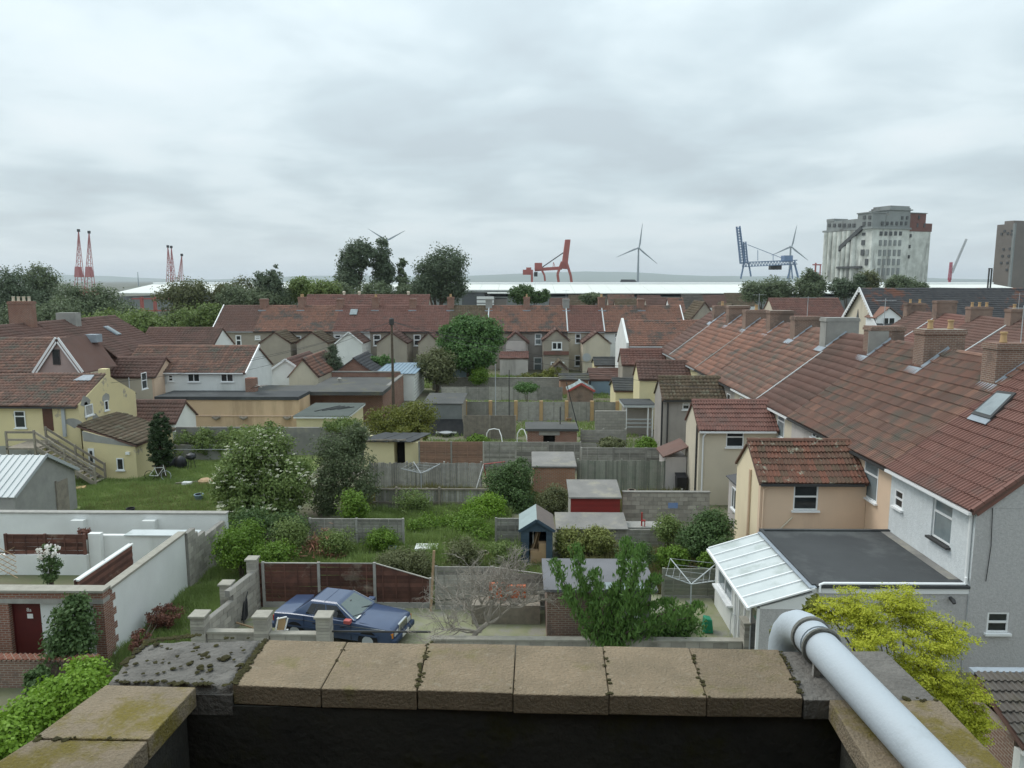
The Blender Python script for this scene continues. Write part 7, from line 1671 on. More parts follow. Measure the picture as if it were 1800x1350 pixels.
# grass and weeds
grass('lawn_grass', [(-23.4, -13.4, 32.4, 43.4), (-23, -14, 43, 48), (-27.5, -23.4, 38, 43.3)], 110000, .22, 'leaf_grass', 61, w=.035)
grass('dry_grass', [(-23.4, -13.4, 32.0, 36.0), (-23, -16, 36, 42)], 11000, .28, 'leaf_rough_grass', 62, w=.03)
grass('lane_grass', [(-13.1, -10.9, 20.5, 27.5), (-13.0, -10.2, 26, 32)], 26000, .26, 'leaf_grass', 63, w=.035)
grass('garden_weeds', [(-9.8, 0.8, 26.2, 32.0), (-8.5, -0.6, 32.4, 37.6)], 80000, .42, 'leaf_grass', 64, w=.045)
grass('rough_weeds', [(-5.6, -2.5, 26.2, 30), (-2.5, 0.8, 26.2, 30.5), (2.6, 9, 27.2, 31.8), (-9.8, 2, 38.4, 41.6), (2.5, 9, 37, 41)], 52000, .38, 'leaf_rough_grass', 65, w=.045)
grass('far_garden_grass', [(-9, 9, 52, 54.9), (-9, 9, 56, 62), (-9, 9, 64, 73), (-9, 9, 75, 80), (-12, 10, 82, 94)], 42000, .3, 'leaf_grass', 66, w=.08)
# trees beyond
BELT = [('belt_tree', 'scrubby green tree behind the brown left terrace roofs', [(60, 520, 150, 590), (0, 530, 80, 590)], 118, 'leaf_far', 8000), ('belt_tree', 'low green tree below the red gantry', [(200, 545, 300, 600), (150, 540, 220, 595)], 112, 'leaf_elder', 9000),
    ('belt_tree', 'bushy green tree beside the white verge of the far row', [(290, 540, 375, 600), (340, 530, 400, 585)], 114, 'leaf_elder', 9000), ('belt_tree', 'green tree filling the gap behind the far brown roof', [(380, 500, 450, 552), (420, 505, 520, 550)], 122, 'leaf_far', 8000),
    ('belt_tree', 'hazy green tree between the scrub row and the broad poplar', [(510, 500, 580, 540), (560, 495, 625, 538)], 130, 'leaf_far', 7000), ('belt_tree', 'green tree under the poplars behind the long plain roof', [(620, 490, 700, 535), (690, 500, 740, 535)], 146, 'leaf_far', 6500)]
FT = BELT + [  # px box lobes, Y, leaf, mat, label, name
    ('broad_tree', 'dark tree mass at the left edge behind the chimney', [(-20, 462, 60, 560), (-30, 500, 110, 575)], 128, 'leaf_far_dark', 13000),
    ('broad_tree', 'feathery dark tree beside the left edge tree mass', [(40, 465, 100, 520), (48, 490, 110, 565)], 132, 'leaf_far', 9000),
    ('broad_tree', 'broad grey green tree in front of the pair of red cranes', [(95, 492, 165, 560), (140, 498, 212, 560), (110, 520, 230, 575)], 125, 'leaf_far', 15000),
    ('thin_tree', 'low scrub trees in front of the red steel frame', [(190, 535, 262, 575), (240, 550, 330, 580)], 122, 'leaf_far', 7000),
    ('open_tree', 'open olive tree in front of the three thin cranes', [(270, 490, 340, 545), (310, 484, 375, 545), (285, 520, 390, 572)], 126, 'leaf_far_olive', 10000),
    ('broad_tree', 'olive tree left of the pointed dark tree', [(370, 492, 420, 560), (400, 485, 452, 560)], 128, 'leaf_far_olive', 9000),
    ('pointed_tree', 'dark pointed tree standing above the far ridge', [(445, 470, 478, 530), (462, 462, 500, 540), (440, 500, 512, 545)], 124, 'leaf_far_dark', 10000),
    ('hedge_tree', 'row of green scrub between pointed tree and poplars', [(500, 487, 560, 535), (545, 492, 600, 535)], 126, 'leaf_elder', 9000),
    ('poplar', 'tall broad poplar with airy crown hiding a turbine', [(592, 430, 640, 500), (610, 415, 660, 480), (584, 470, 640, 520)], 150, 'leaf_far_dark', 12000),
    ('poplar', 'narrow tall poplar joined to the broad poplar', [(652, 414, 690, 500), (655, 450, 696, 520)], 152, 'leaf_far_dark', 7500),
    ('poplar', 'thin slender poplar between the poplars and the big tree', [(697, 449, 718, 500), (694, 480, 726, 525)], 152, 'leaf_far', 3200),
    ('big_tree', 'large dark tree rising over the far terrace', [(725, 450, 790, 530), (750, 430, 822, 500), (760, 470, 825, 535), (720, 480, 770, 535)], 136, 'leaf_far_dark', 20000),
    ('round_tree', 'small dark round tree before the white warehouse', [(895, 500, 945, 535), (930, 508, 968, 533)], 140, 'leaf_dark', 6500),
    ('round_tree', 'low green tree beyond the far ridge beside distant roofs', [(1015, 514, 1062, 535)], 150, 'leaf_far', 3000),
    ('round_tree', 'rounded dark tree beneath the blue crane', [(1300, 492, 1350, 532), (1335, 486, 1395, 532)], 175, 'leaf_far', 10000),
    ('round_tree', 'leafy tree between blue crane and silo', [(1390, 480, 1455, 530), (1410, 470, 1440, 510)], 172, 'leaf_far', 8000),
    ('pointed_tree', 'dark pointed trees in front of the silo foot', [(1455, 488, 1500, 525), (1490, 480, 1525, 525)], 168, 'leaf_far_dark', 6500),
    ('brown_tree', 'brownish olive tree in front of the silo', [(1505, 474, 1548, 520)], 170, 'leaf_far_olive', 4500),
    ('round_tree', 'dark bushy tree at the right foot of the silo', [(1555, 482, 1610, 522), (1590, 495, 1630, 520)], 172, 'leaf_far', 7000)]
for k, (nm, lab, bx_, Y, mt, n) in enumerate(FT):
    lobs = [LB(*q, Y + RND.uniform(-1.5, 1.5)) for q in bx_]
    tree(nm, lab, 'tree', V3(sum(l[0] for l in lobs) / len(lobs), Y, 0), lobs, int(n * 1.05), .42 if Y < 140 else .48, mt, .3, 70 + k, group='trees beyond the terraces', inner=.25, clump=.23 if nm != 'open_tree' else .26, per=40)

# ================================================================ the blue car
def make_car():
    car = thing('parked_car', 'dark blue saloon car parked between block pillars and brown fence', 'car', (0, 0, 0))
    # body: sections along x (front +x); half profile (y, z)
    st_ = [(-2.20, .70, .42, .62, .80), (-2.14, .79, .30, .60, .90), (-1.6, .835, .24, .62, .95), (-1.2, .84, .24, .64, .96), (0.0, .84, .24, .64, .945), (.80, .84, .24, .62, .915), (1.35, .83, .24, .60, .86), (2.0, .81, .26, .56, .795), (2.15, .78, .30, .52, .76), (2.20, .74, .40, .52, .70)]
    v = []; f = []; m = 11
    for (x, w, z0, zm, zt) in st_:
        h = [(w * .80, z0), (w * .97, z0 + .05), (w, zm - .10), (w * .995, zm + .06), (w * .955, zt - .035), (w * .86, zt)]
        ring = [(y, z) for y, z in h] + [(0, zt + .018)] + [(-y, z) for y, z in reversed(h)]
        m = len(ring)
        v += [(x, y, z) for y, z in ring]
    for i in range(len(st_) - 1):
        for j in range(m - 1): f.append((i * m + j, (i + 1) * m + j, (i + 1) * m + j + 1, i * m + j + 1))
    f.append(tuple(range(m))); f.append(tuple(len(v) - 1 - j for j in range(m)))
    b = MB().add(v, f); bo = b.build('body', 'car_blue', car, smooth=True)
    # cabin
    def loft(x0, x1, y, z): return [(x0, -y, z), (x1, -y, z), (x1, y, z), (x0, y, z)]
    lo, hi = loft(-1.48, .86, .765, .935), loft(-.86, .14, .575, 1.365)
    top = loft(-.80, .08, .50, 1.385)
    cab = MB().add(lo + hi + top, [(0, 1, 5, 4), (1, 2, 6, 5), (2, 3, 7, 6), (3, 0, 4, 7), (4, 5, 9, 8), (5, 6, 10, 9), (6, 7, 11, 10), (7, 4, 8, 11), (8, 9, 10, 11)])
    co = cab.build('cabin', 'car_blue', car, bevel=.035)
    L0, H0 = [Vector(p) for p in lo], [Vector(p) for p in hi]
    def pane(a, b_, c, d, s0, s1, t0, t1, name, mat):
        """pane on the quad a-b (bottom) d-c (top), between fractions, set slightly proud"""
        q = lambda s, t: a.lerp(b_, s).lerp(d.lerp(c, s), t)
        pts = [q(s0[0], t0), q(s0[1], t0), q(s1[1], t1), q(s1[0], t1)]
        n = (pts[1] - pts[0]).cross(pts[3] - pts[0]).normalized()
        cen = sum(pts, Vector()) / 4
        if n.dot(cen - Vector((-.3, 0, 1.0))) < 0: n = -n
        return MB().prism([p + n * .002 for p in pts], n * .006).build(name, mat, co)
    pane(L0[1], L0[2], H0[2], H0[1], (.07, .93), (.08, .92), .06, .90, 'windscreen', 'car_glass')
    pane(L0[0], L0[3], H0[3], H0[0], (.1, .9), (.12, .88), .10, .86, 'rear_window', 'car_glass_dark')
    for s_, (A, B, C_, D) in ((-1, (L0[0], L0[1], H0[1], H0[0])), (1, (L0[3], L0[2], H0[2], H0[3]))):
        pane(A, B, C_, D, (.21, .325), (.14, .325), .10, .84, 'rear_quarter_pane', 'car_glass_dark')
        pane(A, B, C_, D, (.335, .545), (.335, .545), .10, .86, 'rear_side_pane', 'car_glass_dark')
        pane(A, B, C_, D, (.575, .895), (.575, .90), .10, .86, 'front_side_pane', 'car_glass_dark')
        MB().bar(A.lerp(B, .985) + V3(0, 0, .02), D.lerp(C_, .99), .022, .012).build('pillar_trim', 'chrome', co)
        MB().box(-1.75, 1.7, s_ * .848 - .012, s_ * .848 + .012, .50, .56).build('side_moulding', 'car_trim', car)
        MB().box(-1.9, 1.95, s_ * .835 - .008, s_ * .835 + .008, .775, .785).build('waist_line', 'chrome', car)
        MB().box(.55, .78, s_ * .9 - .09, s_ * .9 + .09, .90, 1.03).build('mirror', 'pink_plastic' if s_ < 0 else 'car_blue', car, bevel=.02)
        for hx in (-.55, .45): MB().box(hx - .1, hx + .06, s_ * .842 - .015, s_ * .842 + .015, .70, .73).build('door_handle', 'black_plastic', car)
    for wx in (-1.33, 1.33):
        for s_ in (-1, 1):
            ty = MB().tube([(wx, s_ * .66, .31), (wx, s_ * .70, .31), (wx, s_ * .82, .31), (wx, s_ * .845, .31)], [.29, .31, .31, .28], 22); w_ = MB().tube([(wx, s_ * .85, .31), (wx, s_ * .852, .31)], [.20, .20], 16)
            t = ty.build('wheel', 'tyre', car, smooth=True); w_.build('rim', 'metal_grey', t)
            MB().tube([(wx, s_ * .838, .33), (wx, s_ * .842, .33)], [.355, .355], 22).build('wheel_arch', 'tyre', car)
    for s_ in (-1, 1):
        MB().box(2.165, 2.215, min(s_ * .36, s_ * .66), max(s_ * .36, s_ * .66), .50, .67).build('headlight', 'lamp_glass', car, bevel=.015); MB().box(2.12, 2.195, min(s_ * .67, s_ * .775), max(s_ * .67, s_ * .775), .50, .66).build('indicator', 'amber', car)
        MB().box(-2.215, -2.17, min(s_ * .40, s_ * .74), max(s_ * .40, s_ * .74), .58, .76).build('tail_light', 'red_plastic', car)
    gr = MB().box(2.17, 2.225, -.33, .33, .74, .775); gr.box(2.17, 2.225, -.335, -.305, .48, .74); gr.box(2.17, 2.225, .305, .335, .48, .74); gr.box(2.17, 2.22, -.305, .305, .48, .50); g_ = gr.build('grille', 'chrome', car)
    MB().box(2.15, 2.205, -.305, .305, .50, .74).build('grille_back', 'black_plastic', g_)
    for j in range(5): MB().box(2.2, 2.215, -.3, .3, .53 + j * .042, .542 + j * .042).build('grille_bar', 'chrome', g_)
    MB().box(2.16, 2.222, -.3, .3, .735, .79).build('bonnet_lip', 'chrome', car)
    MB().box(2.12, 2.31, -.80, .80, .29, .47).build('front_bumper', 'car_trim', car, bevel=.04); MB().box(-2.31, -2.12, -.80, .80, .33, .53).build('rear_bumper', 'car_trim', car, bevel=.04)
    MB().box(2.30, 2.32, -.26, .26, .33, .44).build('number_plate', 'paper', car)
    a = L0[1].lerp(L0[2], .12).lerp(H0[1].lerp(H0[2], .12), .12); MB().box(.66, .88, -.62, -.34, .955, .965).build('paper_permit', 'paper', car)
    MB().bar((.90, -.1, .955), (.72, -.62, 1.03), .02, .012).build('wiper', 'black_plastic', car); MB().bar((.90, .5, .955), (.70, .05, 1.04), .02, .012).build('wiper', 'black_plastic', car)
    for s_ in (-1, 1):
        for sx_ in (-.98, -.20, .74): MB().box(sx_ - .004, sx_ + .004, s_ * .84 - .008, s_ * .84 + .008, .30, .90).build('door_seam', 'tyre', car)
    MB().bar((1.0, -.74, .893), (2.1, -.66, .776), .008, .006).build('bonnet_seam', 'tyre', car); MB().bar((1.0, .74, .893), (2.1, .66, .776), .008, .006).build('bonnet_seam', 'tyre', car)
    MB().tube([(.3, 0, 1.18), (.36, 0, 1.2)], [.09, .09], 8).build('interior_mirror', 'black_plastic', car)
    MB().bar((-.35, -.55, 1.388), (-.35, .55, 1.388), .012, .006).build('sunroof_seam', 'car_trim', car)
    return car
car = make_car()
car.location = (-6.12, 23.78, .012)
car.rotation_euler = (0, 0, R(-14))

# ================================================================ garden clutter and wires
rc_ = random.Random(77)
POTC = ('terracotta', 'black', 'blue'); POTM = ('brick_orange', 'black_plastic', 'sheet_blue')
pots = [((1180, 1098), 'patio by the toy'), ((1205, 1112), 'patio by the low wall'), ((690, 975), 'weeds behind the sloping fence panel'), ((850, 985), 'weeds left of the blue shed'), ((1140, 990), 'weeds right of the variegated hedge'), ((640, 905), 'weeds under the low boarded fence'), ((1110, 872), 'ground beside the red shed'), ((840, 775), 'bed by the white hoops'), ((945, 735), 'yard below the tan posts'), ((1000, 742), 'yard by the leaning pole'), ((230, 905), 'lawn by the white wall'), ((350, 880), 'lawn under the elder')]
for j, ((px, py), where) in enumerate(pots):
    c = P(px, py, Z=0); k = j % 3; r = rc_.uniform(.16, .26)
    single(MB().lathe((c.x, c.y, .01), [(r * .7, 0), (r * .95, .28), (r * 1.05, .30), (r * 1.05, .36), (r * .85, .36), (r * .8, .30)], 12), 'plant_pot', POTM[k], POTC[k] + ' plant pot standing on the ' + where, 'pot', 'plant pots in the gardens', smooth=True)
c = P(800, 712, Z=0)
for j in range(6):
    q = P(850 + 22 * j, 726, Z=0); single(MB().bar((q.x - .5, 66 + .4 * (j % 3), .1), (q.x + .5, 66.3 + .4 * (j % 2), .12 + .05 * j), .14, .06), 'timber_length', 'wood_bare' if j % 2 else 'wood_weathered', ('pale' if j % 2 else 'grey') + ' timber length lying behind the tan posted fence', 'timber', 'loose timber behind the tan posts')
# overhead wires from the telegraph pole to the houses
px_, pz_ = fx(690, 640, 61), P(690, 563, Y=61).z - .1
ends = [(xs_[3] + 2, FY, 5.0), (xs_[5] + 2, FY, 5.0), (xs_[8] + 1, FY, 5.0), (xs_[10], FY, 5.0), (13.5, 47, 5.0), (13.5, 57, 5.0), (-24, 60.3, 4.4), (-29.6, 60, 4.6), (-27.2, 48, 5.3)]
wt = ['first', 'second', 'third', 'fourth']
for j, e in enumerate(ends):
    a = V3(px_, 61, pz_); b = V3(*e); pts = [a.lerp(b, t) - V3(0, 0, (a - b).length * .03 * 4 * t * (1 - t)) for t in np.linspace(0, 1, 9)]
    k = MB().tube(pts, .012, 4)
    o = single(k, 'overhead_wire', 'metal_dark', 'thin overhead wire sagging from the telegraph pole to ' + ('the far terrace' if j < 4 else 'the right hand terrace' if j < 6 else ('the white cottage', 'the cream wing', 'the yellow house')[j - 6]), 'wire', 'overhead telephone wires')
# aerials on chimneys
for j, (x, y, z) in enumerate(((18.3, 27.4, 9.8), (18.3, 37.8, 9.8), (18.3, 48.0, 9.7), (18.4, 58.2, 9.7), (xs_[4], 104.6, 9.4), (xs_[7], 104.6, 9.4), (xs_[9], 104.6, 9.4), (40.3, 61, 9.7))):
    t = thing('roof_aerial', 'thin television aerial on a chimney of the ' + ('right hand terrace' if j < 4 else 'far terrace' if j < 7 else 'row across the street'), 'aerial', (x, y, z), 'television aerials'); MB().tube([(x, y, z - .3), (x, y, z + 1.3)], .018, 5).build('mast', 'metal_grey', t); k = MB().bar((x - .5, y, z + 1.2), (x + .5, y, z + 1.2), .02)
    for q in range(7): k.bar((x - .45 + q * .15, y - .22, z + 1.2), (x - .45 + q * .15, y + .22, z + 1.2), .012)
    k.build('elements', 'metal_grey', t)

# ================================================================ the docks beyond
wr_ = thing('dock_warehouse', 'very long low white dock warehouse across the horizon', 'warehouse', (20, 290, 0))
a, b = P(205, 505, Y=270).x, P(1830, 500, Y=270).x
MB().box(a, b, 270, 330, 0, 6.2).build('wall', 'silo_grey', wr_)
z1 = P(900, 499, Y=298).z; z0 = P(900, 515, Y=268).z
nb = 48
for j in range(nb):
    x0, x1 = a + (b - a) * j / nb, a + (b - a) * (j + 1) / nb - .08
    MB().prism([(x0, 268, z0), (x1, 268, z0), (x1, 298, z1), (x0, 298, z1)], (0, 0, -.25)).build('roof_sheet', 'warehouse_roof', wr_)
MB().prism([(a, 328, z0), (b, 328, z0), (b, 298.1, z1), (a, 298.1, z1)], (0, 0, -.25)).build('rear_roof', 'warehouse_roof', wr_)
MB().box(a, b, 297, 299, z1 + .01, z1 + .65).build('ridge_light', 'warehouse_ridge', wr_)
ws = thing('dark_shed', 'dark grey industrial shed with pale tanks beside it', 'shed', (-14, 205, 0))
MB().box(P(812, 520, Y=200).x, P(852, 520, Y=200).x, 200, 215, 0, P(830, 514, Y=200).z).build('wall', 'dark_shed', ws); MB().box(P(812, 520, Y=200).x - .4, P(900, 520, Y=200).x, 199.6, 216, P(830, 514, Y=200).z, P(830, 514, Y=200).z + .5).build('roof', 'silo_grey', ws)
for j in range(4): MB().box(P(838, 522, Y=198).x, P(868, 522, Y=198).x, 198, 199, 4.2 + j * .95, 4.9 + j * .95).build('tank', 'paper', ws)
MB().box(P(868, 525, Y=199).x, P(890, 525, Y=199).x, 199.5, 214, 0, 7.0).build('annex', 'silo_brown', ws)
labs = ['dull brown roofed house in the distance beside the dark round tree', 'brown roofed house with cream wall beyond the far chimneys', 'grey roofed distant house before the warehouse', 'distant rusty roofed house under the lone turbine', 'distant brown house between the lone turbine and the street', 'low grey distant house beside the white red roofed house', 'distant brown roofed house beneath the blue crane', 'distant house with pale wall near the blue crane trees']
for j, (pa, pb, Y, rm, wm) in enumerate(((968, 1002, 165, 'tile_brown', 'drab_render'), (1002, 1040, 178, 'tile_moss', 'cream_render'), (1040, 1072, 190, 'tile_grey', 'drab_render'), (1072, 1118, 182, 'tile_rust', 'drab_render'), (1125, 1165, 195, 'tile_brown', 'cream_render'), (1204, 1240, 188, 'tile_grey', 'drab_render'), (1240, 1280, 200, 'tile_brown', 'white_render'), (1280, 1330, 210, 'tile_moss', 'white_render'))):
    gabled('distant_house', labs[j], P(pa, 520, Y=Y).x, P(pb, 520, Y=Y).x, Y, Y + 8, 5.0, 8.0 + .4 * (j % 2), wm, rm, axis='x', tiles='a', tw=.6, tl=.6, prof='flat', group='distant houses')
# red steel frame left
sf = thing('steel_gantry', 'red steel gantry standing among the scrub trees', 'gantry', (P(262, 540, Y=160).x, 160, 0))
for px in (250, 273): x = P(px, 540, Y=160).x; MB().box(x - .22, x + .22, 159.6, 160.4, 0, P(px, 522, Y=160).z).build('column', 'crane_red', sf)
for py in (525, 546): z = P(260, py, Y=160).z; MB().bar((P(232, py, Y=160).x, 160, z), (P(300, py, Y=160).x, 160, z), .28, .28).build('beam', 'crane_red', sf)

# grain silo, its corner turned towards the camera
def turned(name, label, px, Y, ang):
    o_ = P(px, 430, Y=Y); t = thing(name, label, 'silo', (o_.x, Y, 0)); u = V3(math.cos(R(ang)), math.sin(R(ang)), 0); w = V3(-math.sin(R(ang)), math.cos(R(ang)), 0); o2 = V3(o_.x, Y, 0)
    def uw(axis, px_):           # distance along a face for a pixel column
        k = (P(px_, 430, Y=1.0).x); d = axis
        return (o2.x - k * o2.y) / (k * d.y - d.x)
    def zz_(px_, py_, axis):
        q_ = o2 + axis * uw(axis, px_); return P(px_, py_, Y=q_.y).z
    def blk(nm, u0, u1, w0, w1, z0, z1, mat):
        return MB().obox(o2 + u * (u0 + u1) / 2 + w * (w0 + w1) / 2 + V3(0, 0, (z0 + z1) / 2), u * (u1 - u0) / 2, w * (w1 - w0) / 2, V3(0, 0, (z1 - z0) / 2)).build(nm, mat, t)
    return t, u, w, o2, uw, zz_, blk
si, su, sw_, so, suw, szz, blk = turned('grain_silo', 'huge derelict white concrete grain silo with red brick tower', 1532, 360.0, 20)
fz = lambda py: szz(1540, py, su); D0 = suw(sw_, 1449); U1 = suw(su, 1597)
zc0 = fz(402)
blk('bin_block', 0.0, U1, 9, D0, 0, zc0, 'silo_white'); blk('work_house', 0, U1, 0, 8.99, 0, zc0, 'silo_white')
blk('cornice', -1.0, U1 + .4, -.8, D0 + .8, zc0, zc0 + .9, 'silo_grey')
for j in range(7):
    d = D0 - 1.6 - j * 3.1; c = so + sw_ * d - su * .02
    MB().tube([c, c + V3(0, 0, zc0 - .2)], 1.5, 14).build('bin', 'silo_white', si, smooth=True)
blk('gallery', .4, U1, 9.5, D0 - .5, zc0 + .9, zc0 + 5.3, 'silo_grey'); blk('stair_head', .2, 9, D0 - 5.5, D0 - .4, zc0 + 5.3, zc0 + 6.6, 'silo_grey')
blk('head_house', -.3, 8, .4, 9.4, zc0 + .9, fz(374), 'silo_grey'); blk('head_cap', -.7, 8.4, 0, 9.8, fz(374), fz(372), 'silo_grey')
blk('upper_work_house', 8.01, U1, .05, 14, zc0 + .9, fz(378), 'silo_grey'); blk('tower', 10.2, U1 + .1, .3, 12, fz(378), fz(363), 'silo_grey'); blk('tower_band', 9.4, U1 + 1.0, -.4, 12.5, fz(368), fz(366), 'silo_grey'); blk('tower_top', 10.5, U1 - .3, .6, 11, fz(363), fz(360), 'silo_grey')
U2, U3 = suw(su, 1604), suw(su, 1643)
blk('link_block', U1 + .01, U2, 5, 22, 0, fz(386), 'silo_dark'); blk('white_block', U2, U3 - .4, 2.5, 26, 0, fz(404), 'silo_white')
blk('brick_block', U2 - 1.5, U3, 2.3, 26, fz(404), fz(389), 'silo_brick'); blk('brick_tower', U2 - 1.2, U3 - 3.0, 3.5, 20, fz(389), fz(371), 'silo_brick'); blk('brick_cap', U2 - 1.6, U3 - 2.6, 3.1, 20.4, fz(371), fz(369.6), 'silo_grey')
def fwin(cols, y0, y1, wm, off=0.0, mat='silo_dark'):
    for c_ in cols:
        d = suw(su, c_); z0, z1 = szz(c_, y1, su), szz(c_, y0, su)
        me = boxmesh(mat, wm, .5, round(z1 - z0, 1)); piece('window', me, si, so + su * d - sw_ * (off + .12) + V3(0, 0, (z0 + z1) / 2), Euler((0, 0, R(20))).to_matrix())
def lwin(cols, y0, y1, wm, off=0.0, mat='silo_dark'):
    for c_ in cols:
        d = suw(sw_, c_); z0, z1 = szz(c_, y1, sw_), szz(c_, y0, sw_)
        me = boxmesh(mat, wm, .5, round(z1 - z0, 1)); piece('window', me, si, so + sw_ * d - su * (off + .12) + V3(0, 0, (z0 + z1) / 2), Euler((0, 0, R(110))).to_matrix())
for (y0, y1) in ((407, 414), (422, 432), (439, 450), (455, 466), (471, 484)): fwin([1547, 1555.5, 1564, 1572.5, 1581], y0, y1, 1.5, 0, 'silo_grey' if y0 > 420 else 'silo_dark')
fwin([1549, 1557, 1565, 1573.5, 1581.5, 1589.5], 389.5, 396, 1.2, -.05); fwin([1582.5, 1591], 380, 386, 1.1, -.05)
lwin([1517.5, 1527], 390, 397, 1.6, .3); lwin([1527, 1517.5], 379, 385, 1.5, .3); lwin([1455, 1464, 1473, 1481, 1490, 1498], 393, 399, 1.7, -.4)
lwin([1517.5], 409, 414, 1.9, .02); lwin([1517.5], 422, 431, 2.0, .02); lwin([1517.5], 438.5, 449, 2.1, .02); lwin([1525.5], 455, 466, 1.8, .02); lwin([1525.5], 438.5, 449, 1.7, .02, 'silo_grey')
for c_, y0, y1 in ((1606.5, 411, 417), (1606, 430, 436), (1606, 448, 454), (1617, 392, 399), (1629, 392, 399), (1622, 378, 384)): fwin([c_], y0, y1, .9, -2.4 if y0 > 400 or y0 > 390 else -3.4)
a_, b_ = suw(sw_, 1516), suw(sw_, 1479); MB().prism([so + sw_ * a_ - su * 1.7 + V3(0, 0, szz(1516, 397, sw_)), so + sw_ * a_ - su * 1.7 + V3(0, 0, szz(1516, 404, sw_)), so + sw_ * b_ - su * 1.7 + V3(0, 0, szz(1479, 442, sw_)), so + sw_ * b_ - su * 1.7 + V3(0, 0, szz(1479, 433, sw_))], su * 1.6).build('conveyor_shaft', 'silo_dark', si)
MB().obox(so + sw_ * ((suw(sw_, 1519) + suw(sw_, 1478)) / 2) - su * 1.2 + V3(0, 0, szz(1500, 470, sw_)), sw_ * ((suw(sw_, 1478) - suw(sw_, 1519)) / 2), su * 1.0, V3(0, 0, .5)).build('canopy', 'silo_dark', si)
s2, u2_, w2_, o2_, uw2, zz2, blk2 = turned('brown_silo', 'plain brown grey concrete granary block at the docks', 1781, 380.0, 20)
z_ = zz2(1781, 393, u2_); D2 = uw2(w2_, 1750)
blk2('block', 0, 30, 0, D2, 0, z_, 'silo_brown'); blk2('stair_head', .5, 8, 1, 6, z_, z_ + 1.6, 'silo_brown'); blk2('corner_rib', -.25, .8, -.25, .8, 0, z_ + .05, 'silo_grey')
for (px, py) in ((1764, 406), (1770, 410), (1777, 406), (1759, 411), (1777, 412), (1765, 438), (1776, 437), (1764, 450), (1775, 450), (1763, 462), (1774, 462), (1774, 474)):
    d = uw2(w2_, px); piece('window', boxmesh('silo_dark', 1.1, .4, 1.1), s2, o2_ + w2_ * d - u2_ * .1 + V3(0, 0, zz2(px, py, w2_)), Euler((0, 0, R(110))).to_matrix())
sm_ = thing('steel_mast_frame', 'dark steel goalpost frame in front of the brown granary', 'frame', (P(1742, 490, Y=230).x, 230, 0))
for px in (1739, 1743.5): c = P(px, 473, Y=230); MB().box(c.x - .15, c.x + .15, 229.8, 230.2, 0, c.z).build('post', 'metal_dark', sm_)
c = P(1741, 473, Y=230); MB().box(c.x - .55, c.x + .55, 229.8, 230.2, c.z, c.z + .3).build('beam', 'metal_dark', sm_)

# cranes
def lattice(mb, p, q, w, n, r=.22):
    p, q = Vector(p), Vector(q); d = (q - p).normalized(); x = d.cross(V3(0, 1, 0)).normalized() * w / 2; y = V3(0, 1, 0) * w / 2
    cs = [x + y, x - y, -x - y, -x + y]
    for c in cs: mb.bar(p + c, q + c * .8, r)
    for i in range(n):
        a, b = p.lerp(q, i / n), p.lerp(q, (i + 1) / n)
        for k in range(4): mb.bar(a + cs[k], b + cs[(k + 1) % 4], r * .6); mb.bar(a + cs[k], a + cs[(k + 1) % 4], r * .6)
CY = 520.0
def cq(px, py, Y=CY): return P(px, py, Y=Y)
rc = thing('red_dock_crane', 'red dockside crane with raised boom and arched legs', 'crane', (cq(965, 490).x, CY, 0))
def limb(name, px, w, par, mat, Y=CY, d=None):
    mb = MB()
    for (a, b) in zip(px[:-1], px[1:]): mb.bar(cq(*a, Y), cq(*b, Y), w, d or w)
    return mb.build(name, mat, par)
for dy in (0, 9):
    limb('leg', [(982, 496), (980, 482), (985, 468), (988, 460)], 1.7, rc, 'crane_red', CY + dy); limb('leg', [(1005, 498), (1003, 484), (998, 468), (996, 462)], 1.7, rc, 'crane_red', CY + dy)
    limb('leg', [(958, 494), (957, 484), (953, 476)], 1.3, rc, 'crane_red', CY + dy); limb('leg', [(935, 496), (935, 478)], 1.5, rc, 'crane_red', CY + dy)
MB().prism([cq(987, 472), cq(997, 473), cq(1003, 421), cq(994, 421)], (0, 8, 0)).build('raised_boom', 'crane_red', rc)
MB().bar(cq(940, 474) + V3(0, 4, 0), cq(988, 471) + V3(0, 4, 0), 6, 2.2).build('main_beam', 'crane_red', rc)
MB().box(cq(940, 470).x, cq(953, 470).x, CY, CY + 9, cq(945, 474).z, cq(945, 462).z).build('machine_house', 'crane_red', rc); MB().box(cq(919, 470).x, cq(937, 470).x, CY + 1, CY + 7, cq(925, 483).z, cq(925, 474).z).build('trolley', 'crane_red', rc)
MB().box(cq(925, 470).x, cq(934, 470).x, CY + 2, CY + 6, cq(925, 474).z, cq(925, 470).z).build('cab', 'crane_red', rc); MB().box(cq(939, 470).x, cq(945, 470).x, CY + 1, CY + 6, cq(940, 486).z, cq(940, 478).z).build('counterweight', 'metal_dark', rc)
limb('stay', [(950, 472), (992, 443)], .7, rc, 'metal_dark', CY + 4); limb('stay', [(972, 470), (973, 461), (976, 470)], .35, rc, 'crane_red', CY + 4)
bc = thing('blue_dock_crane', 'blue lattice dockside crane with raised jib', 'crane', (cq(1350, 490).x, CY, 0))
k = MB(); lattice(k, cq(1305, 463), cq(1297.5, 398), 2.6, 14, .5); k.build('raised_jib', 'crane_blue', bc)
k = MB(); lattice(k, cq(1312, 462), cq(1309, 425), 1.8, 8, .45); k.build('mast', 'crane_blue', bc)
k = MB(); lattice(k, cq(1306, 465), cq(1400, 461), 3.2, 18, .42); k.build('main_girder', 'crane_blue', bc)
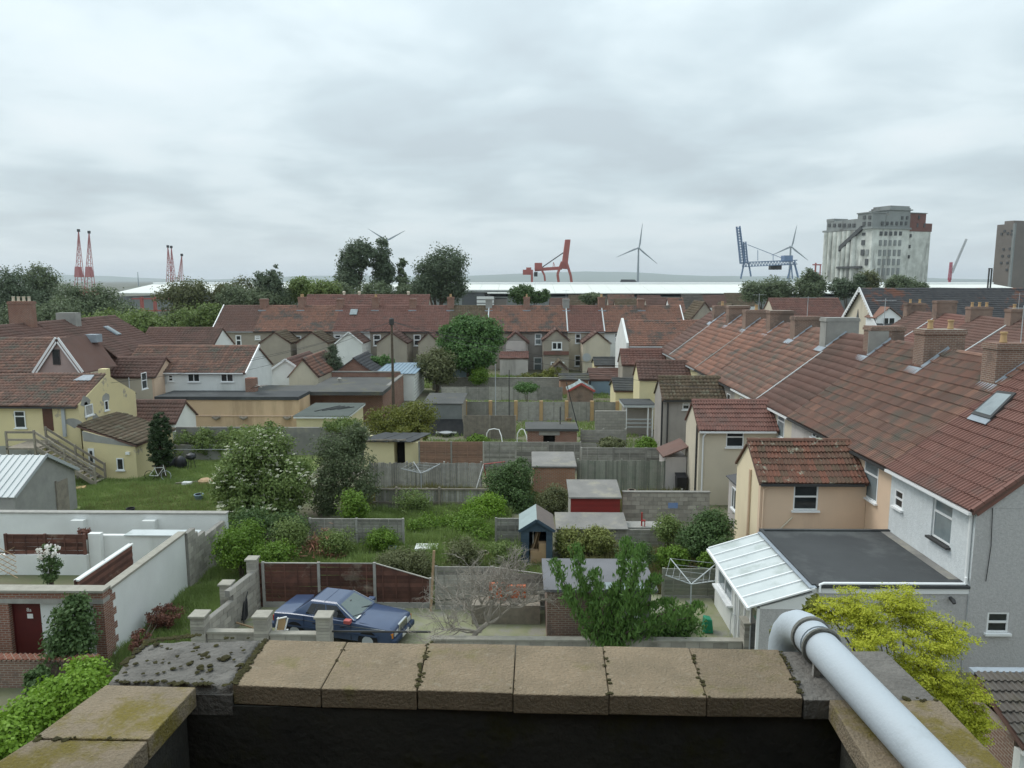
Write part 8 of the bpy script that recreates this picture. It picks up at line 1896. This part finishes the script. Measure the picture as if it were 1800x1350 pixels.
for dy in (0, 8):
    limb('leg', [(1308, 462), (1302, 490)], .9, bc, 'crane_blue', CY + dy); limb('leg', [(1316, 462), (1320, 486)], .9, bc, 'crane_blue', CY + dy); limb('leg', [(1391, 466), (1384, 490)], .8, bc, 'crane_blue', CY + dy); limb('leg', [(1396, 460), (1403, 488)], 1.0, bc, 'crane_blue', CY + dy); limb('leg', [(1391, 466), (1393, 490)], .7, bc, 'crane_blue', CY + dy)
MB().box(cq(1379, 450).x, cq(1394, 450).x, CY, CY + 7, cq(1385, 460).z, cq(1385, 449).z).build('machine_house', 'crane_blue', bc); MB().box(cq(1356, 470).x, cq(1375, 470).x, CY + 1, CY + 6, cq(1365, 474).z, cq(1365, 466).z).build('trolley', 'metal_dark', bc)
limb('stay', [(1314, 430), (1378, 455)], .35, bc, 'crane_blue', CY + 3)
for px in ((1332, 440, 458), (1359, 448, 459)): limb('strut', [(px[0], px[1]), (px[0], px[2])], .35, bc, 'crane_blue', CY + 3)
for (px0, px1, top, bot, lab, Y) in ((132, 146, 405, 492, 'tall red lattice crane jib left of its twin', 430), (149, 164, 408, 496, 'tall red lattice crane jib right of its twin', 430), (293, 303, 433, 490, 'thin dark red crane jib beside its leaning neighbours', 470), (300, 308, 434, 490, 'middle thin red crane jib of the group of three', 470), (311, 320, 448, 490, 'short red crane jib leaning outwards from the group of three', 470)):
    tpx = (px0 + px1) / 2 - (3 if px0 in (293, 300) else 0) + (4 if px0 == 311 else 0) + (0 if px0 != 132 else -1)
    t = thing('jib_crane', lab, 'crane', (P(tpx, bot, Y=Y).x, Y, 0), 'red jib cranes'); k = MB()
    tp_ = P(tpx, top, Y=Y); cA, cB = P(px0, bot, Y=Y), P(px1, bot, Y=Y); r = .26 if Y < 450 else .24
    for c in (cA, cB):
        for dy in (-1.5, 1.5): k.bar(c + V3(0, dy, -6), tp_ + V3(0, dy * .1, 0), r)
    for i in range(8):
        t_ = i / 8; a, b = cA.lerp(tp_, t_), cB.lerp(tp_, t_); k.bar(a, b, r * .7); k.bar(a, cB.lerp(tp_, t_ + .125), r * .55); k.bar(b, cA.lerp(tp_, t_ + .125), r * .55)
    k.build('jib', 'jib_red', t); MB().box(tp_.x - .6, tp_.x + .6, Y - .6, Y + .6, tp_.z - .8, tp_.z + .7).build('jib_head', 'metal_dark', t)
    if px0 < 200:
        c = P(tpx, 478, Y=Y); MB().prism([(c.x - 1.6, Y - 2, c.z - 3), (c.x + 1.6, Y - 2, c.z - 3), (c.x + .8, Y - 2, c.z + 3), (c.x - .8, Y - 2, c.z + 3)], (0, 4, 0)).build('cab_house', 'jib_red', t)
    MB().box(tp_.x - 2, tp_.x + 2, Y - 2.5, Y + 2.5, 0, cA.z - 5).build('pedestal', 'crane_red', t)
pc = thing('pink_crane', 'slender crane with magenta tower and pale leaning jib', 'crane', (P(1670, 488, Y=480).x, 480, 0)); k = MB()
lattice(k, P(1669, 492, Y=480), P(1672, 461, Y=480), 1.3, 6, .3); k.build('tower', 'crane_pink', pc); k = MB(); lattice(k, P(1673, 480, Y=480), P(1699, 420, Y=480), 1.0, 14, .2); k.build('jib', 'metal_grey', pc)
MB().box(P(1668.5, 490, Y=480).x, P(1671, 490, Y=480).x, 479.5, 481, 0, P(1670, 490, Y=480).z).build('base', 'crane_pink', pc)
c = P(1440, 462, Y=600); single(MB().box(c.x - 3, c.x - 2, 600, 601, 0, c.z).box(c.x - 5, c.x + 2, 600.2, 600.8, c.z - 2, c.z - 1).box(c.x + 1, c.x + 1.6, 600, 601, 0, c.z - 2), 'distant_red_crane', 'crane_red', 'bit of a red crane beside the silo corner', 'crane')

# wind turbines
def turbine(px, py_hub, Y, blade, angs, label):
    hub = P(px, py_hub, Y=Y); t = thing('wind_turbine', label, 'wind turbine', (hub.x, Y, 0), 'wind turbines')
    MB().tube([(hub.x, Y + 3, 0), (hub.x, Y + 3, hub.z * .5), (hub.x, Y + 3, hub.z)], [2.3, 1.9, 1.4], 12).build('tower', 'turbine_grey', t, smooth=True)
    MB().box(hub.x - 1.9, hub.x + 1.9, Y - 1, Y + 8, hub.z - 1.8, hub.z + 2.0).build('nacelle', 'turbine_grey', t, bevel=.5); MB().tube([hub + V3(0, -3.5, 0), hub + V3(0, -2, 0), hub + V3(0, -.5, 0)], [.6, 1.7, 2.0], 10).build('hub', 'turbine_grey', t)
    for a in angs:
        d = V3(math.sin(R(a)), 0, math.cos(R(a))); s = V3(d.z, 0, -d.x); c = hub + V3(0, -2, 0); m = MB()
        pts = [c + s * .9, c + d * blade * .2 + s * 2.2, c + d * blade * .6 + s * 1.2, c + d * blade + s * .25, c + d * blade - s * .25, c + d * blade * .6 - s * .7, c + d * blade * .2 - s * .9, c - s * .9]
        m.prism(pts, (0, .7, 0)).build('blade', 'turbine_grey', t)
turbine(1123, 436, 1400, 45, (7, 248, 130), 'grey wind turbine standing alone beside the red crane')
turbine(1391, 434, 1420, 41, (11, 247, 128), 'wind turbine behind the blue crane')
turbine(679, 423, 1400, 40, (-57, 63, 183), 'wind turbine showing two blades above the poplar')
c = P(243, 492, Y=1500); single(MB().tube([(c.x, 1500, 0), (c.x, 1500, P(243, 478, Y=1500).z)], [1.2, .6], 6), 'far_mast', 'turbine_grey', 'faint mast far away above the warehouse roof', 'mast')
c = P(1105, 494, Y=420); single(MB().add([(c.x - 9, 420, 0), (c.x + 14, 420, 0), (c.x + 10, 428, 0), (c.x - 7, 428, 0), (c.x - 4, 422, c.z + .9), (c.x + 4, 423, c.z + .8), (c.x + 2, 426, c.z + .5)], [(0, 1, 5, 4), (1, 2, 6, 5), (2, 3, 6), (3, 0, 4), (3, 4, 5, 6)]), 'spoil_heap', 'dark_shed', 'dark heap beyond the warehouse beside the lone turbine', 'heap')

# ================================================================ moist air
hz = MB().box(-13500, 13500, -250, 12500, -1, 140)
me = bpy.data.meshes.new('haze'); me.from_pydata([tuple(p) for p in hz.v], [], hz.f)
ho = bpy.data.objects.new('haze', me); COL.objects.link(ho); ho['kind'] = 'stuff'
mh = bpy.data.materials.new('haze'); mh.use_nodes = True; t = mh.node_tree; t.nodes.clear()
mo_ = t.nodes.new('ShaderNodeOutputMaterial'); pv = t.nodes.new('ShaderNodeVolumePrincipled')
pv.inputs['Color'].default_value = (0.86, 0.93, 1.0, 1); pv.inputs['Density'].default_value = 9e-5; pv.inputs['Anisotropy'].default_value = 0.2
t.links.new(pv.outputs[0], mo_.inputs['Volume']); me.materials.append(mh)
